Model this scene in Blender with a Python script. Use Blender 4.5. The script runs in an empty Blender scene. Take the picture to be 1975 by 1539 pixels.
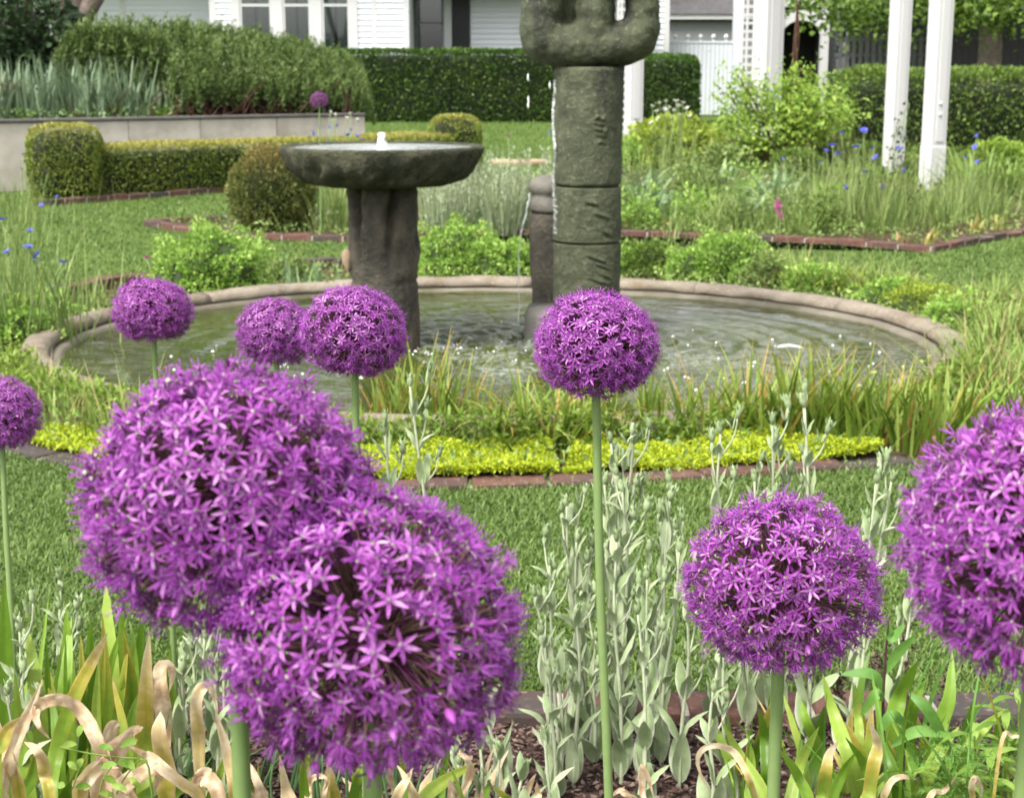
import bpy, bmesh, math, random
import numpy as np
from mathutils import Vector, Matrix, noise as mnoise

random.seed(7)
RNG = np.random.default_rng(11)
PI = math.pi
scene = bpy.context.scene
COL = scene.collection

# ------------------------------------------------------------------ camera
FPX, IW, IH = 2900.0, 1975.0, 1539.0
PITCH = math.radians(12.25)
CAMH = 1.08
cam_data = bpy.data.cameras.new('camera')
cam = bpy.data.objects.new('camera', cam_data)
COL.objects.link(cam)
cam.location = (0, 0, CAMH)
cam.rotation_euler = (PI / 2 - PITCH, 0, 0)
cam_data.sensor_fit = 'HORIZONTAL'
cam_data.sensor_width = 36.0
cam_data.lens = FPX / IW * 36.0
cam_data.clip_start = 0.05
cam_data.clip_end = 500.0
cam_data.dof.use_dof = True
cam_data.dof.focus_distance = 1.33
cam_data.dof.aperture_fstop = 20.0
scene.camera = cam

# ------------------------------------------------------------------ sky, sun, exposure
SUN_EL, SUN_AZ = 56.0, 222.0     # azimuth clockwise from +Y: behind the camera, a little to the left
world = bpy.data.worlds.new('World')
scene.world = world
world.use_nodes = True
wn = world.node_tree
wn.nodes.clear()
w_out = wn.nodes.new('ShaderNodeOutputWorld')
w_bg = wn.nodes.new('ShaderNodeBackground')
w_sky = wn.nodes.new('ShaderNodeTexSky')
w_sky.sky_type = 'NISHITA'
w_sky.sun_disc = False
w_sky.sun_elevation = math.radians(SUN_EL)
w_sky.sun_rotation = math.radians(SUN_AZ)
w_sky.air_density = 1.0
w_sky.dust_density = 4.0
w_sky.ozone_density = 1.0
w_hs = wn.nodes.new('ShaderNodeHueSaturation')       # thin cloud: a greyer sky
w_hs.inputs['Saturation'].default_value = 0.10
w_bg.inputs['Strength'].default_value = 0.105
wn.links.new(w_sky.outputs[0], w_hs.inputs['Color'])
wn.links.new(w_hs.outputs[0], w_bg.inputs['Color'])
wn.links.new(w_bg.outputs[0], w_out.inputs['Surface'])

sun_data = bpy.data.lights.new('sun', 'SUN')
sun_data.energy = 1.5
sun_data.angle = math.radians(14)
sun_data.color = (1.0, 0.94, 0.84)
sun = bpy.data.objects.new('sun', sun_data)
COL.objects.link(sun)
_az, _el = math.radians(SUN_AZ), math.radians(SUN_EL)
sun_dir = Vector((math.sin(_az) * math.cos(_el), math.cos(_az) * math.cos(_el), math.sin(_el)))
sun.rotation_euler = sun_dir.to_track_quat('Z', 'Y').to_euler()

vs = scene.view_settings
vs.view_transform = 'Standard'
vs.look = 'None'
vs.exposure = 1.93
vs.gamma = 1.0
vs.use_curve_mapping = False
scene.cycles.use_denoising = True
scene.cycles.max_bounces = 7
scene.cycles.diffuse_bounces = 3
scene.cycles.glossy_bounces = 3
scene.cycles.transmission_bounces = 4
scene.cycles.transparent_max_bounces = 6
scene.cycles.caustics_reflective = False
scene.cycles.caustics_refractive = False

# ------------------------------------------------------------------ pixel <-> place
CT, ST = math.cos(PITCH), math.sin(PITCH)
def ray(u, v):
    x = (u - IW / 2) / FPX
    y = -(v - IH / 2) / FPX
    return Vector((x, CT + y * ST, -ST + y * CT))
def AT(u, v, Y):                 # point on the ray at world distance Y in front of the camera
    d = ray(u, v)
    return Vector((0, 0, CAMH)) + d * (Y / d.y)
def G(u, v, h=0.0):              # point on the ray at height h
    d = ray(u, v)
    return Vector((0, 0, CAMH)) + d * ((h - CAMH) / d.z)
def mpp(p):                      # metres per photo pixel at a point
    return (p[1] * CT + (CAMH - p[2]) * ST) / FPX
def gz(y):                       # the lawn rises a little towards the house
    t = np.clip((np.asarray(y, dtype=float) - 18) / 10, 0, 1)
    return 0.15 * t * t * (3 - 2 * t)

# ------------------------------------------------------------------ colours and materials
def srgb(r, g, b):
    f = lambda c: ((c / 255) / 12.92) if c / 255 <= 0.04045 else (((c / 255) + 0.055) / 1.055) ** 2.4
    return (f(r), f(g), f(b), 1.0)
def new_mat(name):
    m = bpy.data.materials.new(name)
    m.use_nodes = True
    nt = m.node_tree
    nt.nodes.clear()
    out = nt.nodes.new('ShaderNodeOutputMaterial')
    return m, nt, out
def N(nt, kind, **kw):
    n = nt.nodes.new(kind)
    for k, v in kw.items():
        if k in n.inputs:
            n.inputs[k].default_value = v
        else:
            setattr(n, k, v)
    return n
def ramp(nt, cols):
    r = nt.nodes.new('ShaderNodeValToRGB')
    e = r.color_ramp.elements
    while len(e) > 1:
        e.remove(e[-1])
    e[0].position, e[0].color = cols[0]
    for p, c in cols[1:]:
        x = e.new(p)
        x.color = c
    return r
def mixc(nt, a, b, fac, blend='MIX'):
    m = nt.nodes.new('ShaderNodeMix')
    m.data_type = 'RGBA'
    m.blend_type = blend
    for sock, val in ((m.inputs[0], fac), (m.inputs[6], a), (m.inputs[7], b)):
        if hasattr(val, 'links') or isinstance(val, bpy.types.NodeSocket):
            nt.links.new(val, sock)
        else:
            sock.default_value = val
    return m.outputs[2]
def even(cols):
    n = len(cols)
    return [(i / max(1, n - 1), srgb(*c)) for i, c in enumerate(cols)]

# how pale each kind of leaf is next to the first guess
GAIN = {'bright_lacy_leaf': 1.17, 'meadow_leaf': 1.14, 'blue_green_leaf': 1.12, 'silver_leaf': 1.12, 'strappy_leaf': 1.2, 'pale_grass_leaf': 1.12, 'fresh_shrub_leaf': 1.12, 'golden_shrub_leaf': 1.15,
        'felted_silver_leaf': 1.19, 'felted_stem': 1.12, 'sword_leaf': 1.12, 'rosemary_needle': 1.14, 'dark_hedge_leaf': 1.1, 'golden_ground_cover_leaf': 1.07, 'mulch_chip': 1.0, 'lawn_grass': 0.97,
        'allium_pedicel': 1.3, 'white_petal': 1.0, 'tree_leaf': 1.1, 'box_leaf': 1.08, 'mid_green_leaf': 1.08, 'pale_yellow_leaf': 0.85, 'dry_straw': 0.9}
def leaf_mat(name, cols, tip=None, tip_from=0.55, dry=None, dry_range=(0.2, 0.8), transl=0.25, rough=0.55, objrand=0.0, spec=0.35, streak=0.12):
    cols = [tuple(min(250, c * GAIN.get(name, 1.06)) for c in col) for col in cols]
    """var.x picks the colour, var.y runs along the leaf, var.z is how withered it is."""
    m, nt, out = new_mat(name)
    at = N(nt, 'ShaderNodeAttribute', attribute_name='var')
    sep = N(nt, 'ShaderNodeSeparateXYZ')
    nt.links.new(at.outputs['Vector'], sep.inputs[0])
    r = ramp(nt, even(cols))
    src = sep.outputs[0]
    if objrand:
        oi = N(nt, 'ShaderNodeObjectInfo')
        ma = N(nt, 'ShaderNodeMath', operation='MULTIPLY_ADD')
        ma.inputs[1].default_value = objrand
        ma.inputs[2].default_value = -objrand / 2
        nt.links.new(oi.outputs['Random'], ma.inputs[0])
        ad = N(nt, 'ShaderNodeMath', operation='ADD', use_clamp=True)
        nt.links.new(ma.outputs[0], ad.inputs[0])
        nt.links.new(src, ad.inputs[1])
        src = ad.outputs[0]
    nt.links.new(src, r.inputs[0])
    c = r.outputs[0]
    if tip:
        mr = N(nt, 'ShaderNodeMapRange', interpolation_type='SMOOTHSTEP')
        mr.inputs['From Min'].default_value = tip_from
        nt.links.new(sep.outputs[1], mr.inputs['Value'])
        c = mixc(nt, c, srgb(*tip), mr.outputs[0])
    if dry:
        if len(dry) > 3:                       # green -> yellow -> tan -> brown as the leaf dies
            rd = ramp(nt, [(0.0, srgb(*dry[0])), (0.35, srgb(*dry[1])), (0.6, srgb(*dry[2])), (0.85, srgb(*dry[3])), (1.0, srgb(*dry[4]))])
        else:
            rd = ramp(nt, even(dry))
        nz = N(nt, 'ShaderNodeTexNoise', Scale=40.0, Detail=3.0)
        tc0 = N(nt, 'ShaderNodeTexCoord')
        nt.links.new(tc0.outputs['Object'], nz.inputs['Vector'])
        if len(dry) > 3:
            nz.inputs['Scale'].default_value = 60.0
            lv = N(nt, 'ShaderNodeMath', operation='MULTIPLY_ADD', use_clamp=True)
            lv.inputs[1].default_value = 0.55
            nt.links.new(nz.outputs[0], lv.inputs[0])
            ls = N(nt, 'ShaderNodeMath', operation='SUBTRACT')
            ls.inputs[1].default_value = 0.33
            nt.links.new(sep.outputs[2], ls.inputs[0])
            nt.links.new(ls.outputs[0], lv.inputs[2])
            nt.links.new(lv.outputs[0], rd.inputs[0])
        else:
            nt.links.new(nz.outputs[0], rd.inputs[0])
        md = N(nt, 'ShaderNodeMapRange', interpolation_type='SMOOTHSTEP')
        md.inputs['From Min'].default_value = dry_range[0]
        md.inputs['From Max'].default_value = dry_range[1]
        nt.links.new(sep.outputs[2], md.inputs['Value'])
        c = mixc(nt, c, rd.outputs[0], md.outputs[0])
    if streak:
        tc = N(nt, 'ShaderNodeTexCoord')
        ns = N(nt, 'ShaderNodeTexNoise', Scale=90.0, Detail=2.0)
        nt.links.new(tc.outputs['Object'], ns.inputs['Vector'])
        hv = N(nt, 'ShaderNodeHueSaturation')
        mr2 = N(nt, 'ShaderNodeMapRange')
        mr2.inputs['To Min'].default_value = 1 - streak * 2
        mr2.inputs['To Max'].default_value = 1 + streak * 2
        nt.links.new(ns.outputs[0], mr2.inputs['Value'])
        nt.links.new(mr2.outputs[0], hv.inputs['Value'])
        nt.links.new(c, hv.inputs['Color'])
        c = hv.outputs[0]
    p = N(nt, 'ShaderNodeBsdfPrincipled', Roughness=rough)
    p.inputs['Specular IOR Level'].default_value = spec
    nt.links.new(c, p.inputs['Base Color'])
    if transl:
        t = N(nt, 'ShaderNodeBsdfTranslucent')
        nt.links.new(c, t.inputs['Color'])
        mx = N(nt, 'ShaderNodeMixShader')
        mx.inputs[0].default_value = transl
        nt.links.new(p.outputs[0], mx.inputs[1])
        nt.links.new(t.outputs[0], mx.inputs[2])
        nt.links.new(mx.outputs[0], out.inputs[0])
    else:
        nt.links.new(p.outputs[0], out.inputs[0])
    return m

def stone_mat(name, cols, scale=8.0, bump=0.4, rough=0.8, speck=None, objrand=0.0, stain=None, spec=0.4, bscale=60.0, bdist=0.01):
    m, nt, out = new_mat(name)
    tc = N(nt, 'ShaderNodeTexCoord')
    n1 = N(nt, 'ShaderNodeTexNoise', Scale=scale, Detail=8.0, Roughness=0.65)
    nt.links.new(tc.outputs['Object'], n1.inputs['Vector'])
    mr = N(nt, 'ShaderNodeMapRange')
    mr.inputs['From Min'].default_value = 0.28
    mr.inputs['From Max'].default_value = 0.72
    nt.links.new(n1.outputs[0], mr.inputs['Value'])
    r = ramp(nt, even(cols))
    src = mr.outputs[0]
    if objrand:
        oi = N(nt, 'ShaderNodeObjectInfo')
        ma = N(nt, 'ShaderNodeMath', operation='MULTIPLY_ADD')
        ma.inputs[1].default_value = objrand
        ma.inputs[2].default_value = -objrand / 2
        nt.links.new(oi.outputs['Random'], ma.inputs[0])
        ad = N(nt, 'ShaderNodeMath', operation='ADD', use_clamp=True)
        nt.links.new(ma.outputs[0], ad.inputs[0])
        nt.links.new(src, ad.inputs[1])
        src = ad.outputs[0]
    nt.links.new(src, r.inputs[0])
    c = r.outputs[0]
    if stain:
        n3 = N(nt, 'ShaderNodeTexNoise', Scale=scale * 0.45, Detail=5.0)
        mp = N(nt, 'ShaderNodeMapping')
        mp.inputs['Scale'].default_value = (1.0, 1.0, 0.25)
        mp.inputs['Location'].default_value = (3.1, 1.7, 9.2)
        nt.links.new(tc.outputs['Object'], mp.inputs['Vector'])
        nt.links.new(mp.outputs[0], n3.inputs['Vector'])
        ms = N(nt, 'ShaderNodeMapRange', interpolation_type='SMOOTHSTEP')
        ms.inputs['From Min'].default_value = 0.5
        ms.inputs['From Max'].default_value = 0.68
        nt.links.new(n3.outputs[0], ms.inputs['Value'])
        c = mixc(nt, c, srgb(*stain), ms.outputs[0])
    n2 = N(nt, 'ShaderNodeTexNoise', Scale=bscale, Detail=6.0, Roughness=0.7)
    nt.links.new(tc.outputs['Object'], n2.inputs['Vector'])
    if speck:
        m2 = N(nt, 'ShaderNodeMapRange')
        m2.inputs['From Min'].default_value = 0.56
        m2.inputs['From Max'].default_value = 0.70
        nt.links.new(n2.outputs[0], m2.inputs['Value'])
        c = mixc(nt, c, srgb(*speck), m2.outputs[0])
    p = N(nt, 'ShaderNodeBsdfPrincipled', Roughness=rough)
    p.inputs['Specular IOR Level'].default_value = spec
    nt.links.new(c, p.inputs['Base Color'])
    b = N(nt, 'ShaderNodeBump', Strength=bump, Distance=bdist)
    nt.links.new(n2.outputs[0], b.inputs['Height'])
    nt.links.new(b.outputs[0], p.inputs['Normal'])
    nt.links.new(p.outputs[0], out.inputs[0])
    return m

def plain_mat(name, col, rough=0.6, var=0.06, scale=5.0, metallic=0.0, spec=0.4):
    m, nt, out = new_mat(name)
    tc = N(nt, 'ShaderNodeTexCoord')
    n1 = N(nt, 'ShaderNodeTexNoise', Scale=scale, Detail=4.0)
    nt.links.new(tc.outputs['Object'], n1.inputs['Vector'])
    mr = N(nt, 'ShaderNodeMapRange')
    mr.inputs['To Min'].default_value = 1 - var
    mr.inputs['To Max'].default_value = 1 + var
    nt.links.new(n1.outputs[0], mr.inputs['Value'])
    hv = N(nt, 'ShaderNodeHueSaturation')
    hv.inputs['Color'].default_value = srgb(*col)
    nt.links.new(mr.outputs[0], hv.inputs['Value'])
    p = N(nt, 'ShaderNodeBsdfPrincipled', Roughness=rough, Metallic=metallic)
    p.inputs['Specular IOR Level'].default_value = spec
    nt.links.new(hv.outputs[0], p.inputs['Base Color'])
    nt.links.new(p.outputs[0], out.inputs[0])
    return m

# ------------------------------------------------------------------ mesh building
class Acc:
    """Collects triangles with the per-point attribute 'var' and a material slot."""
    def __init__(s):
        s.v, s.t, s.a, s.m, s.n = [], [], [], [], 0
    def add(s, v, t, var=None, mat=0):
        v = np.asarray(v, dtype=np.float32).reshape(-1, 3)
        t = np.asarray(t, dtype=np.int32).reshape(-1, 3)
        if var is None:
            var = np.tile(np.array([[0.5, 0.5, 0.0]], np.float32), (len(v), 1))
        s.v.append(v)
        s.t.append(t + s.n)
        s.a.append(np.asarray(var, dtype=np.float32).reshape(-1, 3))
        s.m.append(np.full(len(t), mat, np.int32))
        s.n += len(v)
        return s
    def data(s):
        return np.concatenate(s.v), np.concatenate(s.t), np.concatenate(s.a), np.concatenate(s.m)
    def mesh(s, name, mats, smooth=True, offset=None):
        v, t, a, mi = s.data()
        if offset is not None:
            v = v - np.array(offset, np.float32)
        me = bpy.data.meshes.new(name)
        me.vertices.add(len(v))
        me.vertices.foreach_set('co', v.astype(np.float32).ravel())
        me.loops.add(len(t) * 3)
        me.loops.foreach_set('vertex_index', t.ravel())
        me.polygons.add(len(t))
        me.polygons.foreach_set('loop_start', np.arange(0, len(t) * 3, 3, dtype=np.int32))
        me.polygons.foreach_set('material_index', mi)
        me.polygons.foreach_set('use_smooth', np.full(len(t), smooth, dtype=bool))
        me.update(calc_edges=True)
        at = me.attributes.new('var', 'FLOAT_VECTOR', 'POINT')
        at.data.foreach_set('vector', a.ravel())
        for m in (mats if isinstance(mats, (list, tuple)) else [mats]):
            me.materials.append(m)
        return me

LEAFY = {'foliage', 'low_foliage', 'leaf_mass', 'crown', 'branches', 'flower_spike', 'seed_head'}
def obj(name, me, parent=None, loc=None, rot=None, scale=None, kind=None):
    o = bpy.data.objects.new(name, me)
    COL.objects.link(o)
    if parent is not None:
        o.parent = parent
    if loc is not None:
        o.location = loc
    if rot is not None:
        o.rotation_euler = rot
    if scale is not None:
        o.scale = scale if hasattr(scale, '__len__') else (scale, scale, scale)
    if parent is not None and kind is None and name in LEAFY:
        kind = 'stuff'                           # leaves too small to pick apart singly
    if kind:
        o['kind'] = kind
    return o
def tag(o, label, cat, group=None):
    o['label'] = label
    o['category'] = cat
    if group:
        o['group'] = group
    return o
def thing(name, label, cat, loc=(0, 0, 0), group=None, rotz=0.0):
    o = bpy.data.objects.new(name, None)
    o.empty_display_size = 0.05
    COL.objects.link(o)
    o.location = loc
    o.rotation_euler = (0, 0, rotz)
    return tag(o, label, cat, group)
def struct(name, me, **kw):
    return obj(name, me, kind='structure', **kw)

def nrm(a):
    a = np.asarray(a, dtype=float)
    return a / np.maximum(np.linalg.norm(a, axis=-1, keepdims=True), 1e-9)

def box(acc, x0, x1, y0, y1, z0, z1, mat=0):
    v = [(x, y, z) for x in (x0, x1) for y in (y0, y1) for z in (z0, z1)]
    q = [(0, 1, 3, 2), (4, 6, 7, 5), (0, 4, 5, 1), (2, 3, 7, 6), (0, 2, 6, 4), (1, 5, 7, 3)]
    vv, tt = [], []
    for f in q:                                   # own corners: flat faces
        k = len(vv)
        vv += [v[i] for i in f]
        tt += [(k, k + 1, k + 2), (k, k + 2, k + 3)]
    return acc.add(vv, tt, None, mat)

def bevel_box_mesh(name, sx, sy, sz, bev, mat, seg=1, jitter=0.0, seed=0):
    bm = bmesh.new()
    bmesh.ops.create_cube(bm, size=1.0)
    for v in bm.verts:
        v.co = Vector((v.co.x * sx, v.co.y * sy, v.co.z * sz))
    bmesh.ops.bevel(bm, geom=bm.edges[:], offset=bev, segments=seg, affect='EDGES', profile=0.6)
    rr = random.Random(seed)
    for v in bm.verts:
        v.co += Vector((rr.uniform(-1, 1), rr.uniform(-1, 1), rr.uniform(-1, 1))) * jitter
    me = bpy.data.meshes.new(name)
    bm.to_mesh(me)
    bm.free()
    me.materials.append(mat)
    return me

def tube(acc, pts, rad, ns=6, mat=0, tint=0.5, cap=True):
    pts = np.array([tuple(p) for p in pts], float)
    k = len(pts)
    rad = np.broadcast_to(np.asarray(rad, float), (k,))
    tan = nrm(np.gradient(pts, axis=0))
    ref = np.array([0.0, 1.0, 0.0]) if abs(tan[0][2]) > 0.7 else np.array([0.0, 0.0, 1.0])
    s = nrm(np.cross(tan, ref))
    b = nrm(np.cross(s, tan))
    th = np.linspace(0, 2 * PI, ns, endpoint=False)
    ring = s[:, None, :] * np.cos(th)[None, :, None] + b[:, None, :] * np.sin(th)[None, :, None]
    v = (pts[:, None, :] + ring * rad[:, None, None]).reshape(-1, 3)
    i = np.arange(k - 1)[:, None] * ns + np.arange(ns)[None, :]
    j = np.arange(k - 1)[:, None] * ns + (np.arange(ns)[None, :] + 1) % ns
    t = np.concatenate([np.stack([i, j, j + ns], -1).reshape(-1, 3), np.stack([i, j + ns, i + ns], -1).reshape(-1, 3)])
    along = np.repeat(np.linspace(0, 1, k), ns)
    if cap:
        v = np.concatenate([v, pts[-1:] + tan[-1:] * rad[-1] * 0.4])
        e = (k - 1) * ns + np.arange(ns)
        t = np.concatenate([t, np.stack([e, (k - 1) * ns + (np.arange(ns) + 1) % ns, np.full(ns, k * ns)], -1)])
        along = np.append(along, 1.0)
    var = np.stack([np.full(len(v), tint), along, np.zeros(len(v))], -1)
    return acc.add(v, t, var, mat)

def lathe(acc, prof, n=48, amp=0.0, freq=6.0, seed=0.0, mat=0, center=(0, 0, 0), flute=None):
    prof = np.array(prof, float)
    th = np.linspace(0, 2 * PI, n, endpoint=False)
    v = np.zeros((len(prof), n, 3))
    for i, (r, z) in enumerate(prof):
        for j, a in enumerate(th):
            rr = r
            if amp and r > 1e-4:
                rr = r + (amp(z) if callable(amp) else amp) * mnoise.fractal(Vector((math.cos(a) * r * freq + seed, math.sin(a) * r * freq, z * freq)), 0.7, 2.0, 4)
            if flute:
                rr += flute(a, z)
            v[i, j] = (center[0] + rr * math.cos(a), center[1] + rr * math.sin(a), center[2] + z)
    k = len(prof)
    i = np.arange(k - 1)[:, None] * n + np.arange(n)[None, :]
    j = np.arange(k - 1)[:, None] * n + (np.arange(n)[None, :] + 1) % n
    t = np.concatenate([np.stack([i, j, j + n], -1).reshape(-1, 3), np.stack([i, j + n, i + n], -1).reshape(-1, 3)])
    return acc.add(v.reshape(-1, 3), t, None, mat)

def blades(acc, base, head, lean, curv, length, width, nseg=3, tint=None, dry=None, fold=0.0, prof='grass', swing=0.0, mat=0):
    """Vectorised ribbons: one per row of base, bending in the direction head."""
    base = np.asarray(base, float).reshape(-1, 3)
    n = len(base)
    bc = lambda x: np.broadcast_to(np.asarray(x, float), (n,))
    head, lean, curv, length, width = map(bc, (head, lean, curv, length, width))
    tint = RNG.random(n) if tint is None else bc(tint)
    dry = np.zeros(n) if dry is None else bc(dry)
    swing = bc(swing)
    t = np.linspace(0, 1, nseg + 1)
    tm = (t[1:] + t[:-1]) / 2
    ang = lean[:, None] + curv[:, None] * tm[None, :] ** 1.4
    st = (length / nseg)[:, None]
    r = np.concatenate([np.zeros((n, 1)), np.cumsum(np.sin(ang) * st, 1)], 1)
    z = np.concatenate([np.zeros((n, 1)), np.cumsum(np.cos(ang) * st, 1)], 1)
    hd = head[:, None] + swing[:, None] * t[None, :]
    P = base[:, None, :] + np.stack([r * np.cos(hd), r * np.sin(hd), z], -1)
    side = np.stack([-np.sin(hd), np.cos(hd), np.zeros_like(hd)], -1)
    if prof == 'grass':
        w = np.maximum(1 - t ** 1.6, 0.06) * (0.75 + 0.25 * np.minimum(t * 4, 1))
    elif prof == 'sword':
        w = np.minimum(1, 0.7 + t) * np.maximum(1 - t ** 4, 0.03)
    else:
        w = np.maximum(np.sin(PI * np.clip(t * 0.96 + 0.02, 0, 1)) ** 0.8, 0.04)
    hw = (width[:, None] * w[None, :] / 2)[..., None]
    along = np.broadcast_to(t[None, :], (n, nseg + 1))
    if fold:
        up = np.stack([-np.cos(np.append(ang, ang[:, -1:], 1)) * np.cos(hd), -np.cos(np.append(ang, ang[:, -1:], 1)) * np.sin(hd), np.sin(np.append(ang, ang[:, -1:], 1))], -1)
        V = np.stack([P - side * hw + up * hw * fold, P, P + side * hw + up * hw * fold], 2)
        k = 3
    else:
        V = np.stack([P - side * hw, P + side * hw], 2)
        k = 2
    V = V.reshape(-1, 3)
    var = np.stack([np.repeat(tint, (nseg + 1) * k), np.repeat(along.reshape(-1), k), np.repeat(dry, (nseg + 1) * k)], -1)
    o = (np.arange(n) * (nseg + 1) * k)[:, None, None] + (np.arange(nseg) * k)[None, :, None] + np.arange(k - 1)[None, None, :]
    o = o.reshape(-1)
    T = np.concatenate([np.stack([o, o + 1, o + k + 1], -1), np.stack([o, o + k + 1, o + k], -1)])
    return acc.add(V, T, var, mat)

def leaves(acc, pos, dirs, size, aspect=0.5, tint=None, fold=0.25, mat=0, along=0.5, flat=None):
    """Small folded leaves: one per row of pos, pointing along dirs."""
    pos = np.asarray(pos, float).reshape(-1, 3)
    n = len(pos)
    d = nrm(dirs)
    size = np.broadcast_to(np.asarray(size, float), (n,))[:, None]
    tint = RNG.random(n) if tint is None else np.broadcast_to(np.asarray(tint, float), (n,))
    ref = nrm(RNG.normal(size=(n, 3))) if flat is None else nrm(RNG.normal(size=(n, 3)) * 0.35 + np.asarray(flat))
    s = nrm(np.cross(d, ref))
    u = nrm(np.cross(s, d))
    b = pos
    L = pos + d * size * 0.45 + s * size * aspect / 2 + u * size * fold * aspect
    R = pos + d * size * 0.45 - s * size * aspect / 2 + u * size * fold * aspect
    T_ = pos + d * size
    V = np.stack([b, L, T_, R], 1).reshape(-1, 3)
    o = np.arange(n) * 4
    T = np.concatenate([np.stack([o, o + 2, o + 1], -1), np.stack([o, o + 3, o + 2], -1)])
    var = np.stack([np.repeat(tint, 4), np.full(n * 4, along), np.zeros(n * 4)], -1)
    return acc.add(V, T, var, mat)

def ribbon(acc, P, w, side, fold=0.2, tint=0.5, dry=None, mat=0, ruffle=0.0):
    """One leaf as a strip of three points across along the path P."""
    P = np.asarray(P, float)
    k = len(P)
    tan = nrm(np.gradient(P, axis=0))
    side = nrm(np.asarray(side, float) - tan * np.sum(np.asarray(side, float) * tan, -1, keepdims=True))
    up = nrm(np.cross(tan, side))
    hw = (np.asarray(w, float) / 2)[:, None]
    rf = ruffle * np.sin(np.arange(k) * 1.9 + tint * 9)[:, None] * hw
    V = np.stack([P - side * hw + up * (hw * fold + rf), P, P + side * hw + up * (hw * fold - rf)], 1).reshape(-1, 3)
    al = np.linspace(0, 1, k)
    dr = np.zeros(k) if dry is None else np.asarray(dry, float)
    var = np.stack([np.full(k * 3, tint), np.repeat(al, 3), np.repeat(dr, 3)], -1)
    o = (np.arange(k - 1) * 3)[:, None] + np.arange(2)[None, :]
    o = o.reshape(-1)
    T = np.concatenate([np.stack([o, o + 1, o + 4], -1), np.stack([o, o + 4, o + 3], -1)])
    return acc.add(V, T, var, mat)

def vein_ribbon(acc, P, w, side, fold, tint, dry, rr, crease=0.04, mat=0):
    """a broader leaf, seven points across, with raised veins, uneven edges and patchy dying margins"""
    P = np.asarray(P, float)
    k = len(P)
    tan = nrm(np.gradient(P, axis=0))
    side = nrm(side - tan * np.sum(side * tan, -1, keepdims=True))
    up = nrm(np.cross(tan, side))
    m = 9
    x = np.linspace(-1, 1, m)
    dmean = float(np.mean(dry))
    hw = (np.asarray(w, float) / 2)
    V = np.zeros((k, m, 3)); D = np.zeros((k, m))
    ph = [rr.uniform(0, 6) for _ in range(6)]
    for i in range(k):
        t = i / (k - 1)
        for j in range(m):
            e = abs(x[j])
            edge = 1 + (0.05 + 0.14 * dmean) * math.sin(t * 17 + ph[0] + (2.1 if x[j] > 0 else 0)) * e
            zz = fold * e + crease * (1 if j % 2 else -1) + dmean * 0.22 * math.sin(t * 13 + ph[1] + x[j] * 2.4) * e + dmean * 0.12 * math.sin(t * 29 + ph[2] - x[j] * 3)
            V[i, j] = P[i] + side[i] * (x[j] * hw[i] * edge) + up[i] * (zz * hw[i])
            D[i, j] = dry[i] + (0.16 * e * e if dry[i] > 0.04 else 0) + 0.10 * dmean * math.sin(t * 21 + ph[3] + x[j] * 2)
    al = np.repeat(np.linspace(0, 1, k), m)
    var = np.stack([np.full(k * m, tint), al, np.clip(D.reshape(-1), 0, 1)], -1)
    o = ((np.arange(k - 1) * m)[:, None] + np.arange(m - 1)[None, :]).reshape(-1)
    T = np.concatenate([np.stack([o, o + 1, o + m + 1], -1), np.stack([o, o + m + 1, o + m], -1)])
    return acc.add(V.reshape(-1, 3), T, var, mat)

def spline(pts, k):
    """Catmull-Rom through pts, k samples."""
    p = np.array([tuple(q) for q in pts], float)
    if len(p) == 2:
        return p[0] + (p[1] - p[0]) * np.linspace(0, 1, k)[:, None]
    e = np.concatenate([[2 * p[0] - p[1]], p, [2 * p[-1] - p[-2]]])
    s = np.linspace(0, len(p) - 1 - 1e-6, k)
    i = s.astype(int)
    f = (s - i)[:, None]
    a, b, c, d = e[i], e[i + 1], e[i + 2], e[i + 3]
    return 0.5 * (2 * b + (c - a) * f + (2 * a - 5 * b + 4 * c - d) * f ** 2 + (3 * b - a - 3 * c + d) * f ** 3)

def in_poly(x, y, poly):
    poly = np.array([(p[0], p[1]) for p in poly])
    ins = np.zeros(len(x), bool)
    j = len(poly) - 1
    for i in range(len(poly)):
        xi, yi, xj, yj = *poly[i], *poly[j]
        c = ((yi > y) != (yj > y)) & (x < (xj - xi) * (y - yi) / (yj - yi + 1e-12) + xi)
        ins ^= c
        j = i
    return ins

def sheet(name, poly, z, mat, div=0):
    bm = bmesh.new()
    f = bm.faces.new([bm.verts.new((p[0], p[1], z)) for p in poly])
    if f.normal.z < 0:
        f.normal_flip()
    bmesh.ops.triangulate(bm, faces=[f])
    me = bpy.data.meshes.new(name)
    bm.to_mesh(me)
    bm.free()
    me.materials.append(mat)
    return me

def rbox_points(n, sx, sy, sz, r, bottom=False):
    """Points and normals on a rounded box standing on z=0, centred in x and y."""
    faces = [('x', -1, sy * sz), ('x', 1, sy * sz), ('y', -1, sx * sz), ('y', 1, sx * sz), ('z', 1, sx * sy)]
    ar = np.array([f[2] for f in faces])
    pick = RNG.choice(len(faces), n, p=ar / ar.sum())
    p = (RNG.random((n, 3)) - 0.5) * np.array([sx, sy, sz])
    p[:, 2] += sz / 2
    for i, (ax, s, _) in enumerate(faces):
        m = pick == i
        if ax == 'x': p[m, 0] = s * sx / 2
        if ax == 'y': p[m, 1] = s * sy / 2
        if ax == 'z': p[m, 2] = sz
    lo = np.array([-sx / 2 + r, -sy / 2 + r, -9]); hi = np.array([sx / 2 - r, sy / 2 - r, sz - r])
    q = np.clip(p, lo, hi)
    nn = nrm(p - q)
    return q + nn * r, nn

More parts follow.
